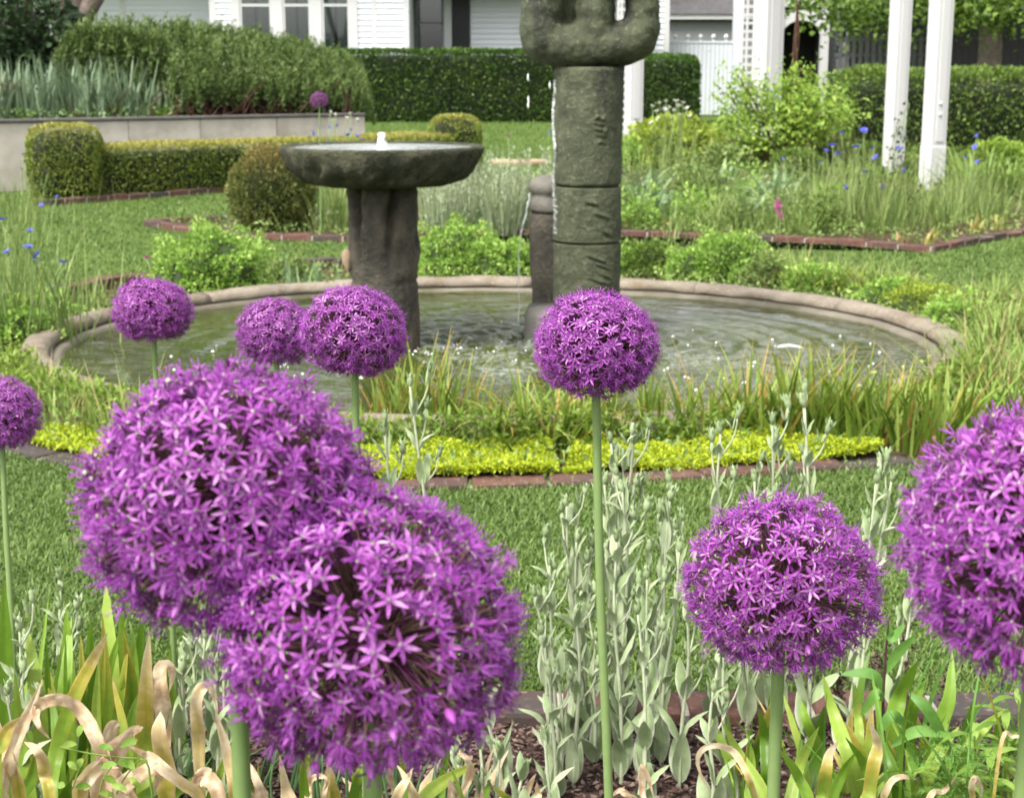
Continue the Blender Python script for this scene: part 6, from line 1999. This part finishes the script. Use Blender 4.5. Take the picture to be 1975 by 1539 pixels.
def campion_bud(seed):
    a = Acc()
    lathe(a, [(0.0005, -0.001), (0.0035, 0.003), (0.0052, 0.009), (0.0045, 0.015), (0.002, 0.020), (0.0003, 0.022)], 7, 0.0008, 200, seed)
    n = 5
    th = np.linspace(0, 2 * PI, n, endpoint=False)
    leaves(a, np.stack([0.0035 * np.cos(th), 0.0035 * np.sin(th), np.full(n, 0.012)], -1), np.stack([np.cos(th) * .35, np.sin(th) * .35, np.ones(n)], -1), 0.013, 0.3)
    return a.mesh('bud', L['felt'])
CB = [campion_bud(s) for s in range(3)]
def campion(tu, tv, Y, lean=0.0, label='silver felted campion stem in the near bed before the turf', dense=1.0, group='silver campion stems', scale=1.0, dv=0):
    top = AT(tu, tv, Y)
    base = Vector((top.x + lean, Y + random.uniform(-.04, .04), 0))
    t = thing('silver_campion', label, 'plant', base, group)
    h = top - base
    P = spline([(0, 0, 0), (h.x * 0.2 + random.uniform(-.008, .008), h.y * .3, h.z * 0.35), (h.x * 0.65 + random.uniform(-.008, .008), h.y * .6, h.z * 0.7), tuple(h)], 16)
    a = Acc()
    tube(a, P, np.linspace(0.0036, 0.0018, 16) * scale, 6)
    nn = max(3, int(h.z / 0.062 * dense))
    tips = []
    for k in range(nn):
        f = 0.04 + 0.86 * k / (nn - 1)
        idx = f * 15
        i0 = min(int(idx), 14)
        p = P[i0] + (P[i0 + 1] - P[i0]) * (idx - i0)
        az = (k % 2) * PI / 2 + random.uniform(-.5, .5)
        s = scale * (1.12 - 0.62 * f) * random.uniform(0.75, 1.25)
        for w in (0, 1):
            el = random.uniform(0.85, 1.4)
            obj('leaf', random.choice(CL), t, p, (el, 0, az + w * PI), s)
        if k >= nn - 3 and h.z > 0.22:             # side shoots with buds near the top
            b = Vector((math.cos(az) * 0.028, math.sin(az) * 0.028, 0.055 + random.uniform(0, .02))) * scale
            q = Vector(p) + b
            tube(a, spline([tuple(p), tuple(Vector(p) + b * 0.5 + Vector((b.x, b.y, 0)) * 0.3), tuple(q)], 6), [.0015] * 6, 5)
            tips.append(q)
            for w in (0, 1):
                obj('leaf', random.choice(CL), t, Vector(p) + b * 0.7, (1.1, 0, az + PI / 2 + w * PI), 0.36 * scale)
    tips.append(Vector(h))
    for q in tips:
        obj('bud', random.choice(CB), t, q - Vector((0, 0, .004)), (random.uniform(-.25, .25), random.uniform(-.25, .25), random.uniform(0, 6)), scale * random.uniform(.9, 1.25))
    obj('stem', a.mesh('stem', L['felt_stem']), t)
    return t
CAMP = [(1093, 972, 2.25, 0.03), (1060, 1085, 2.2, 0.02), (1032, 1145, 2.15, 0.035), (1112, 1040, 2.25, .0), (1140, 1065, 2.3, -.02), (1075, 1290, 2.1, 0.0), (1060, 1300, 2.05, .01), (1178, 850, 2.3, 0.02), (1222, 852, 2.3, 0.0), (1200, 945, 2.2, 0.01), (1292, 962, 2.25, -0.02), (1248, 1112, 2.12, .0), (1190, 1040, 2.18, .01), (1310, 1060, 2.2, -.02), (1325, 1170, 2.1, .0), (1165, 930, 2.28, .02), (1275, 1030, 2.3, .0), (1230, 1180, 2.0, .01), (1110, 1180, 2.12, 0.0), (1050, 1420, 1.95, .0), (1390, 832, 2.35, 0.0), (1490, 815, 2.35, .01), (1552, 782, 2.3, 0.02), (1520, 890, 2.38, -.01), (1455, 925, 2.35, 0.0), (1690, 928, 2.2, -.02), (1720, 925, 2.2, -.05), (1765, 1090, 2.1, -.03), (1150, 1230, 2.2, .0), (1395, 1260, 2.05, .01), (1375, 1330, 2.0, 0.0)]
for (u, v, Y, l) in CAMP:
    if u >= 1600:
        lab, grp = 'slender silver campion stem between the airy and the big outer allium', 'silver campions between two alliums'
    elif v < 930 and u > 1370:
        lab, grp = 'tall silver campion stem rising behind the airy allium head', 'silver campions behind the airy allium'
    elif u > 1335:
        lab, grp = 'short silver campion stem beside the stem of the airy allium', 'silver campions by the airy allium stem'
    elif v > 1280:
        lab, grp = 'low leafy silver campion on the mulch near the tall allium stem', 'low silver campions on the mulch'
    elif u < 1150:
        lab, grp = 'silver campion stem between the loose allium and the tall allium stem', 'silver campions left of the tall stem'
    elif v < 1000:
        lab, grp = 'tall silver campion stem just beyond the tall allium stem', 'tall silver campions by the tall stem'
    else:
        lab, grp = 'mid-height silver campion stem between the tall stem and the airy allium', 'silver campions right of the tall stem'
    campion(u, v, Y, l, lab, dense=1.15, group=grp)
for (u, v, Y, l) in ((790, 742, 2.36, 0.07), (742, 835, 2.36, 0.05)):
    campion(u, v, Y, l, 'silver campion stem rising behind the dense and loose alliums', group='silver campion stems behind the alliums')
for (u, v, Y, l) in ((38, 1212, 2.0, 0.0), (115, 1170, 2.2, .0), (118, 1225, 2.15, 0.0), (12, 1335, 1.95, 0)):
    campion(u, v, Y, l, 'silver campion stem among the sword leaves near the withered leaves', group='silver campion stems on the left')
for (u, v, Y, l) in ((395, 1228, 2.1, 0.0), (370, 1250, 2.15, .0), (350, 1290, 2.05, -.01), (410, 1300, 2.0, 0.0), (430, 1270, 2.1, 0), (940, 1335, 2.1, 0.02), (925, 1430, 2.0, .01), (965, 1450, 2.0, 0), (885, 1470, 1.95, 0), (1010, 1490, 1.95, 0)):
    campion(u, v, Y, l, 'low silver campion rosette stem under the dense and loose alliums', dense=1.5, group='low silver campions', scale=1.05)

# ================================================================== SWORD LEAVES, GREEN AND WITHERED
L['sword'] = leaf_mat('sword_leaf', [(74, 104, 28), (94, 124, 38), (114, 142, 52), (132, 152, 68)], dry=[(120, 136, 48), (164, 152, 66), (190, 170, 124), (204, 188, 162), (182, 154, 122)], dry_range=(0.02, 0.35), transl=0.4, rough=0.4, objrand=0.9, streak=0.10)
L['chive'] = leaf_mat('dark_tubular_leaf', [(58, 84, 52), (84, 112, 74)], transl=0.1, rough=0.4, objrand=.8)
L['pale_green'] = leaf_mat('fresh_whorl_leaf', [(88, 120, 42), (110, 140, 56), (130, 154, 74)], transl=0.4, objrand=.8)
L['dark_stem'] = leaf_mat('dark_purple_stem', [(46, 34, 36), (70, 48, 46)], transl=0.0, rough=0.4)
L['deep_green'] = leaf_mat('deep_green_leaf', [(70, 108, 44), (94, 132, 58)], transl=0.3, objrand=.6)

def strap(t, px, Y, wpx, dry=(0, 0, 0), roll=0.0, twist=0.0, depth=0.0, fold=0.22, prof='sword', mat='sword', rooted=True, ruffle=0.0, tint=None, name='leaf', ydev=0.05):
    """one leaf along photo points given from its base to its tip, standing at distance Y"""
    k0 = len(px)
    P = [AT(u, v, Y + depth * i / max(1, k0 - 1) + (random.uniform(-ydev, ydev) if i else 0)) for i, (u, v) in enumerate(px)]
    if rooted:
        b = P[0]
        nx = b.x - (P[1].x - b.x) * 0.3
        P = [Vector((nx, b.y + 0.01, -0.01))] + P if b.z > 0.03 else P
    k = 22
    S = spline(P, k)
    tt = np.linspace(0, 1, k)
    if prof == 'sword':
        w = np.minimum(1, 0.55 + 1.2 * tt) * np.maximum(1 - tt ** 5, 0.02)
    else:
        w = np.maximum(np.sin(PI * np.clip(tt * 0.97 + .015, 0, 1)) ** .7, .05)
    w = w * wpx * mpp(P[-1])
    tan = nrm(np.gradient(S, axis=0))
    view = nrm(S - np.array([0, 0, CAMH]))
    sd = nrm(np.cross(tan, view))
    up = nrm(np.cross(sd, tan))
    ro = (roll + twist * tt)[:, None]
    sd = sd * np.cos(ro) + up * np.sin(ro)
    a = Acc()
    if wpx >= 11 and prof == 'sword':
        vein_ribbon(a, S, w, sd, fold, random.random() if tint is None else tint, np.interp(tt, [0, .5, 1], dry), random)
    else:
        ribbon(a, S, w, sd, fold, tint=random.random() if tint is None else tint, dry=np.interp(tt, [0, .5, 1], dry), ruffle=ruffle)
    return obj(name, a.mesh(name, L[mat], True, t.location), t)

def bed_thing(name, label, u, Y, group=None, cat='plant'):
    p = AT(u, 1500, Y)
    return thing(name, label, cat, (p.x, Y, 0), group)
# --- left sword-leaf clump
t = bed_thing('sword_leaf_clump', 'bright green sword-leaf clump around the withered tan leaves', 130, 2.05)
for px, Y, w in (
        ([(133, 1540), (134, 1380), (128, 1168)], 2.1, 34), ([(85, 1540), (74, 1360), (52, 1208)], 2.05, 32), ([(14, 1540), (12, 1340), (8, 1118)], 2.05, 32),
        ([(160, 1540), (168, 1350), (176, 1184)], 2.15, 24), ([(222, 1540), (216, 1330), (204, 1120)], 2.15, 38), ([(185, 1480), (212, 1290), (247, 1186)], 2.1, 16),
        ([(245, 1540), (255, 1380), (262, 1250)], 2.12, 26), ([(190, 1540), (186, 1400), (190, 1270)], 2.0, 24), ([(45, 1540), (60, 1420), (95, 1142)], 2.2, 12),
        ([(60, 1540), (40, 1420), (28, 1290)], 1.95, 24), ([(232, 1540), (246, 1420), (270, 1330)], 2.05, 24), ([(120, 1540), (112, 1450), (100, 1330)], 1.95, 26),
        ([(300, 1540), (318, 1380), (330, 1240)], 2.2, 20), ([(345, 1540), (340, 1400), (322, 1262)], 2.2, 18), ([(208, 1540), (226, 1440), (240, 1300)], 2.05, 28)):
    strap(t, px, Y, w, roll=random.uniform(-.5, .5))
strap(t, [(98, 1540), (109, 1456), (142, 1346), (182, 1270), (208, 1219)], 1.85, 33, (0, 0.05, 0.75), 0.15)
strap(t, [(281, 1540), (281, 1440), (281, 1328), (288, 1222)], 1.95, 38, (0, 0.15, 0.8), 0.1)
for i in range(30):
    u = random.uniform(-20, 310)
    tv = random.uniform(1165, 1330)
    du = random.uniform(-45, 45)
    strap(t, [(u, 1560), (u + du * .3, (1560 + tv) / 2), (u + du, tv)], random.uniform(2.0, 2.3), random.uniform(16, 32), (0, 0, random.choice([0, 0, .3])), random.uniform(-.6, .6))
# --- left withered leaves
t = bed_thing('withered_leaves', 'tan withered curling leaves under the large dense allium', 220, 1.9)
W = [([(317, 1540), (317, 1401), (309, 1320), (316, 1287), (331, 1300), (326, 1336)], 1.95, 30, (.7, 1, 1)),
     ([(322, 1540), (320, 1490), (309, 1410), (310, 1372)], 1.88, 40, (.2, .45, .8)),
     ([(210, 1540), (204, 1485), (188, 1425), (157, 1375), (128, 1350), (98, 1348), (73, 1366), (74, 1398), (98, 1426)], 1.85, 26, (.5, 1, 1)),
     ([(250, 1530), (215, 1470), (185, 1420), (170, 1385)], 1.86, 52, (1, 1, 1)),
     ([(200, 1520), (222, 1450), (250, 1412), (276, 1404)], 1.84, 46, (1, 1, 1)),
     ([(190, 1530), (200, 1460), (218, 1400), (232, 1392)], 1.88, 36, (1, 1, 1)),
     ([(390, 1560), (350, 1512), (310, 1478), (280, 1455), (248, 1438)], 1.8, 24, (.3, .8, 1)),
     ([(388, 1540), (384, 1430), (378, 1365), (390, 1328), (408, 1330), (420, 1372)], 1.92, 26, (.3, .7, .9)),
     ([(450, 1540), (444, 1474), (430, 1420), (415, 1366)], 1.85, 22, (.2, .7, 1)),
     ([(5, 1540), (15, 1474), (47, 1394), (82, 1310)], 1.85, 28, (.6, .95, 1)),
     ([(-10, 1480), (0, 1437), (18, 1401), (40, 1381)], 1.82, 30, (0, .2, .7)),
     ([(95, 1540), (88, 1492), (73, 1448), (46, 1430)], 1.8, 25, (.2, .5, .9)),
     ([(507, 1560), (500, 1510), (481, 1470)], 1.85, 26, (.3, .8, 1)),
     ([(594, 1560), (598, 1520), (606, 1502), (628, 1504), (622, 1530)], 1.9, 18, (.8, 1, 1)),
     ([(640, 1560), (638, 1520), (634, 1474)], 1.92, 34, (0, .3, .7)),
     ([(240, 1540), (262, 1510), (300, 1490), (296, 1530)], 1.8, 46, (1, 1, 1)),
     ([(420, 1540), (400, 1500), (380, 1498), (360, 1530)], 1.82, 34, (1, 1, 1)),
     ([(150, 1540), (165, 1500), (195, 1470), (230, 1480)], 1.8, 34, (.3, .7, 1)),
     ([(40, 1540), (24, 1470), (6, 1420), (-12, 1360)], 1.85, 30, (.2, .5, .9)),
     ([(880, 1560), (905, 1500), (900, 1462), (880, 1450)], 1.9, 16, (.7, 1, 1))]
for px, Y, w, dr in W:
    strap(t, px, Y, w, dr, random.uniform(-.5, .5), random.uniform(-1.3, 1.3), fold=random.uniform(.2, .7), ruffle=0.07, ydev=0.03)
# green low leaves among them
t = bed_thing('low_strap_leaves', 'low green strap leaves among the withered leaves', 330, 1.85)
for px, w in (([(320, 1560), (365, 1510), (437, 1486)], 20), ([(260, 1560), (300, 1520), (330, 1470)], 26), ([(400, 1560), (420, 1500), (440, 1440)], 18), ([(120, 1560), (150, 1500), (170, 1440)], 26), ([(30, 1560), (60, 1500), (70, 1440)], 28), ([(590, 1560), (585, 1500), (590, 1440)], 20), ([(810, 1560), (850, 1510), (920, 1470)], 30), ([(790, 1560), (780, 1500), (770, 1440)], 20), ([(680, 1560), (690, 1500), (700, 1470)], 20)):
    strap(t, px, 1.85 + random.uniform(0, .1), w, (0, 0, .2), random.uniform(-.4, .4))
for i in range(34):
    u = random.uniform(-20, 460)
    tv = random.uniform(1200, 1400) if u < 300 else random.uniform(1330, 1460)
    du = random.uniform(-50, 50)
    strap(t, [(u, 1560), (u + du * .4, (1560 + tv) / 2), (u + du, tv)], random.uniform(2.0, 2.3), random.uniform(10, 26), (0, 0, random.choice([0, 0, .5])), random.uniform(-.7, .7))
for i in range(36):
    u = random.uniform(450, 1010)
    tv = random.uniform(1425, 1515)
    du = random.uniform(-60, 60)
    dr = random.choice([(0, 0, 0), (0, 0, .3), (.2, .6, 1), (.8, 1, 1)])
    strap(t, [(u, 1580), (u + du * .4, (1580 + tv) / 2), (u + du, tv)], random.uniform(1.85, 2.05), random.uniform(10, 24), dr, random.uniform(-.7, .7), random.uniform(-.6, .6))
# dark tubular leaves
t = bed_thing('tubular_leaf_clump', 'dark thin tubular leaves under the loose allium head', 480, 1.95)
for i in range(70):
    u = random.uniform(450, 900) if i > 12 else random.uniform(330, 430)
    a = Acc()
    Y = random.uniform(1.9, 2.15)
    p0 = AT(u, 1560, Y); p0.z = 0
    p2 = AT(u + random.uniform(-40, 70), random.uniform(1340, 1480), Y + random.uniform(-.05, .05))
    pm = (p0 + p2) / 2 + Vector((random.uniform(-.02, .02), 0, 0.02))
    tube(a, spline([p0, pm, p2], 8), np.linspace(.0032, .0008, 8), 6)
    obj('leaf', a.mesh('leaf', L['chive'], True, t.location), t)

# --- right sword-leaf clump
t = bed_thing('sword_leaf_clump', 'bright green sword-leaf clump below the airy right allium', 1640, 2.05)
for px, Y, w in (
        ([(1660, 1560), (1637, 1460), (1608, 1377), (1586, 1298)], 2.0, 30), ([(1482, 1560), (1479, 1490), (1475, 1419), (1462, 1362)], 2.0, 26), ([(1480, 1560), (1463, 1510), (1425, 1452), (1391, 1388)], 1.95, 26),
        ([(1655, 1500), (1655, 1400), (1662, 1315), (1679, 1252)], 2.15, 15), ([(1720, 1540), (1724, 1400), (1738, 1340), (1771, 1272)], 2.05, 36), ([(1745, 1560), (1749, 1440), (1761, 1357), (1787, 1308)], 2.0, 32),
        ([(1785, 1560), (1795, 1480), (1817, 1390), (1832, 1336), (1837, 1255)], 2.1, 30), ([(1850, 1540), (1870, 1448), (1894, 1407), (1938, 1367)], 2.0, 28), ([(1702, 1540), (1700, 1440), (1695, 1357), (1682, 1309)], 2.1, 16),
        ([(1660, 1540), (1658, 1432), (1654, 1377), (1644, 1313)], 2.12, 19), ([(1560, 1560), (1575, 1450), (1590, 1360)], 2.1, 24), ([(1620, 1560), (1600, 1480), (1560, 1400), (1545, 1350)], 2.05, 24),
        ([(1520, 1560), (1545, 1470), (1580, 1400)], 2.0, 26), ([(1680, 1560), (1670, 1480), (1630, 1420)], 1.95, 22), ([(1770, 1560), (1800, 1470), (1850, 1400)], 1.95, 30), ([(1900, 1560), (1885, 1480), (1860, 1410)], 2.0, 22),
        ([(1560, 1560), (1540, 1500), (1500, 1440)], 1.9, 28), ([(1600, 1560), (1620, 1500), (1650, 1450)], 1.9, 24), ([(1735, 1560), (1725, 1490), (1700, 1420)], 1.92, 24), ([(1830, 1560), (1822, 1480), (1800, 1400)], 1.95, 26), ([(1440, 1560), (1450, 1480), (1440, 1410)], 2.0, 20)):
    strap(t, px, Y, w, roll=random.uniform(-.5, .5))
strap(t, [(1580, 1560), (1587, 1530), (1593, 1485), (1600, 1455), (1617, 1428)], 1.85, 25, (0, .1, 1), .1)
strap(t, [(1668, 1560), (1676, 1530), (1687, 1469), (1692, 1430), (1677, 1392)], 1.85, 28, (0, .2, 1), .1)
for px, w in (([(1460, 1560), (1442, 1494), (1417, 1452), (1384, 1438), (1355, 1444), (1346, 1473), (1367, 1531)], 13), ([(1703, 1560), (1707, 1530), (1718, 1508), (1741, 1497), (1768, 1503)], 14), ([(1790, 1545), (1820, 1525), (1846, 1496)], 12), ([(1875, 1560), (1874, 1520), (1882, 1500), (1892, 1520), (1888, 1545)], 13), ([(1930, 1440), (1955, 1420), (1990, 1424)], 8)):
    strap(t, px, 1.85, w, (.2, .8, 1), .1, ruffle=.04, ydev=.02)
t = bed_thing('withered_leaf_tips', 'pale dried leaf tips on the mulch among the silver campions', 1240, 1.85)
for px, w in (([(1245, 1560), (1240, 1525), (1237, 1478), (1250, 1500), (1262, 1540)], 12), ([(1040, 1560), (1038, 1530), (1035, 1508)], 14), ([(1225, 1560), (1215, 1535), (1195, 1525), (1180, 1535)], 14), ([(960, 1560), (970, 1530), (968, 1490)], 8)):
    strap(t, px, 1.9, w, (.8, 1, 1), .2, ydev=.01)
t = bed_thing('sword_leaf_clump', 'denser green leaf fan around the base of the right allium stem', 1560, 2.1)
for i in range(46):
    u = random.uniform(1380, 2000)
    tv = random.uniform(1330, 1470)
    du = random.uniform(-70, 70)
    strap(t, [(u, 1560), (u + du * .4, (1560 + tv) / 2), (u + du, tv)], random.uniform(2.0, 2.3), random.uniform(10, 26), (0, 0, random.choice([0, 0, 0, .6])), random.uniform(-.7, .7))
# fine blades across the right
t = bed_thing('wispy_grass', 'wispy fine green blades around the dark-stemmed plant', 1850, 1.95)
for i in range(46):
    u = random.uniform(1400, 2000)
    Y = random.uniform(1.85, 2.3)
    v0 = random.uniform(1180, 1460) if u > 1700 else random.uniform(1330, 1480)
    du = random.uniform(-110, 110)
    strap(t, [(u, 1560), (u + du * .25, (1560 + v0) / 2), (u + du, v0)], Y, random.uniform(4, 9), (0, 0, random.choice([0, 0, .6])), random.uniform(-.6, .6), mat='deep_green' if i % 2 else 'sword', name='blade')
# whorled fresh stems, far right
for (u, v, Y) in ((1880, 1420, 1.95), (1940, 1400, 2.0), (1975, 1450, 1.95), (1830, 1480, 1.9), (1910, 1480, 1.88), (1965, 1350, 2.05), (1760, 1500, 1.9)):
    top = AT(u, v, Y)
    t = thing('whorled_plant', 'fresh green stem with whorled lance leaves near the feathery plant', 'plant', (top.x, Y, 0), 'whorled lance-leaved stems')
    a = Acc()
    tube(a, spline([(0, 0, 0), (0.006, 0, top.z * .5), (0, 0, top.z)], 8), np.linspace(.003, .0015, 8), 6)
    obj('stem', a.mesh('stem', L['pale_green']), t)
    for k in range(13):
        z = top.z * (0.35 + 0.65 * k / 12)
        an = k * 2.4
        a = Acc()
        ln = 0.075 * random.uniform(.7, 1.2)
        P = np.stack([np.linspace(0, 1, 7) * ln * .9, np.zeros(7), ln * (0.55 * np.linspace(0, 1, 7) - 0.5 * np.linspace(0, 1, 7) ** 2)], -1)
        tt = np.linspace(0, 1, 7)
        ribbon(a, P, .013 * np.maximum(np.sin(PI * tt ** .8) ** .8, .06), np.tile([0, 1.0, 0], (7, 1)), .25, tint=random.random())
        obj('leaf', a.mesh('leaf', L['pale_green']), t, (0, 0, z), (0, 0, an))
# dark-stemmed plant
for lab, pts, Y, lv in (('dark-stemmed plant with drooping green leaves right of the airy allium', [(1712, 1560), (1706, 1450), (1703, 1357), (1708, 1270), (1713, 1190)], 2.0, [((1705, 1330), (1680, 1300), (1622, 1300)), ((1707, 1300), (1730, 1260), (1765, 1225)), ((1705, 1350), (1690, 1340), (1660, 1380)), ((1712, 1200), (1720, 1230), (1745, 1205))]),
                        ('slim dark stem with one long arching leaf near the feathery plant', [(1745, 1560), (1742, 1480), (1748, 1380), (1752, 1330)], 1.95, [((1718, 1440), (1770, 1410), (1850, 1420)), ((1748, 1400), (1720, 1380), (1690, 1420)), ((1752, 1335), (1790, 1370), (1840, 1460))])):
    P = [AT(u, v, Y) for u, v in pts]
    b = Vector((P[0].x, Y, 0))
    t = thing('dark_stem_plant', lab, 'plant', b)
    a = Acc()
    tube(a, spline([b] + P, 14), np.linspace(.0032, .0016, 14), 7)
    obj('stem', a.mesh('stem', L['dark_stem'], True, b), t)
    for px in lv:
        strap(t, list(px), Y, 22, roll=random.uniform(-.6, .6), prof='lance', mat='deep_green', rooted=False, ydev=.02)
# brown seed spikes behind
for (u, v0, v1, Y) in ((1747, 1195, 1290, 2.2), (1616, 1300, 1360, 2.3), (1826, 1290, 1350, 2.25), (1690, 1255, 1300, 2.3)):
    p = AT(u, v1, Y); b = Vector((p.x, Y, 0))
    t = thing('brown_seed_spike', 'brown dried seed spike standing behind the right sword leaves', 'plant', b, 'brown seed spikes')
    q0, q1 = AT(u, v1, Y) - b, AT(u + 3, v0, Y) - b
    a = Acc(); tube(a, [(0, 0, 0), tuple(q0), tuple(q1)], [.0016, .0014, .001], 5)
    obj('stem', a.mesh('stem', L['dark_stem']), t)
    a = Acc(); n = 170; f = RNG.random(n)
    leaves(a, np.array(q0)[None] + (np.array(q1) - np.array(q0))[None] * f[:, None] + RNG.normal(0, .006, (n, 3)), RNG.normal(size=(n, 3)), RNG.uniform(.004, .009, n), .6)
    obj('seed_head', a.mesh('seed_head', M['chip']), t)
# feathery plant and small vine
p = AT(1835, 1500, 1.88)
t = thing('feathery_plant', 'low feathery green plant among the whorled lance-leaved stems', 'plant', (p.x, 1.88, 0))
a = Acc(); n = 1500
f = RNG.random(n); an = RNG.integers(0, 14, n) * 0.449
rr = f * 0.06
leaves(a, np.stack([rr * np.cos(an), rr * np.sin(an), 0.05 + p.z * RNG.random(n) + 0.02 * f], -1), np.stack([np.cos(an), np.sin(an), RNG.normal(0, .8, n)], -1) + RNG.normal(0, .5, (n, 3)), RNG.uniform(.006, .014, n), .12)
obj('foliage', a.mesh('foliage', L['deep_green']), t)
p = AT(170, 1450, 1.75)
t = thing('trailing_vine', 'trailing light green vine with pointed leaflets over the withered leaves', 'plant', (p.x, 1.75, 0))
a = Acc()
vpts = [[(115, 1440), (170, 1452), (230, 1460), (270, 1462)], [(170, 1452), (150, 1490), (140, 1520)], [(230, 1460), (200, 1500), (190, 1540)], [(270, 1462), (240, 1500), (225, 1530)]]
vb = AT(300, 1600, 1.75)
tube(a, spline([Vector((vb.x, 1.75, 0)), AT(290, 1500, 1.75), AT(270, 1462, 1.75)], 8), [.0014] * 8, 5)
for vp in vpts:
    tube(a, spline([AT(u, v, 1.75) for u, v in vp], 10), [.0011] * 10, 5)
obj('stem', a.mesh('stem', L['pale_green'], True, t.location), t)
for (u, v, du, dv_) in ((118, 1440, 30, -6), (150, 1420, 10, -22), (190, 1440, 28, 6), (232, 1440, 34, -14), (225, 1470, 30, 8), (130, 1470, 18, 14), (160, 1462, -14, 24), (145, 1518, 30, -2), (125, 1516, -14, 2), (195, 1480, 30, -6), (200, 1500, 24, 10), (250, 1500, 20, 20), (192, 1530, 28, 4), (215, 1515, 30, 8), (240, 1465, 20, 20)):
    strap(t, [(u, v), (u + du * .5, v + dv_ * .5 - 3), (u + du, v + dv_)], 1.74, 14, prof='lance', mat='pale_green', rooted=False, ydev=.005, roll=random.uniform(-.5, .5))
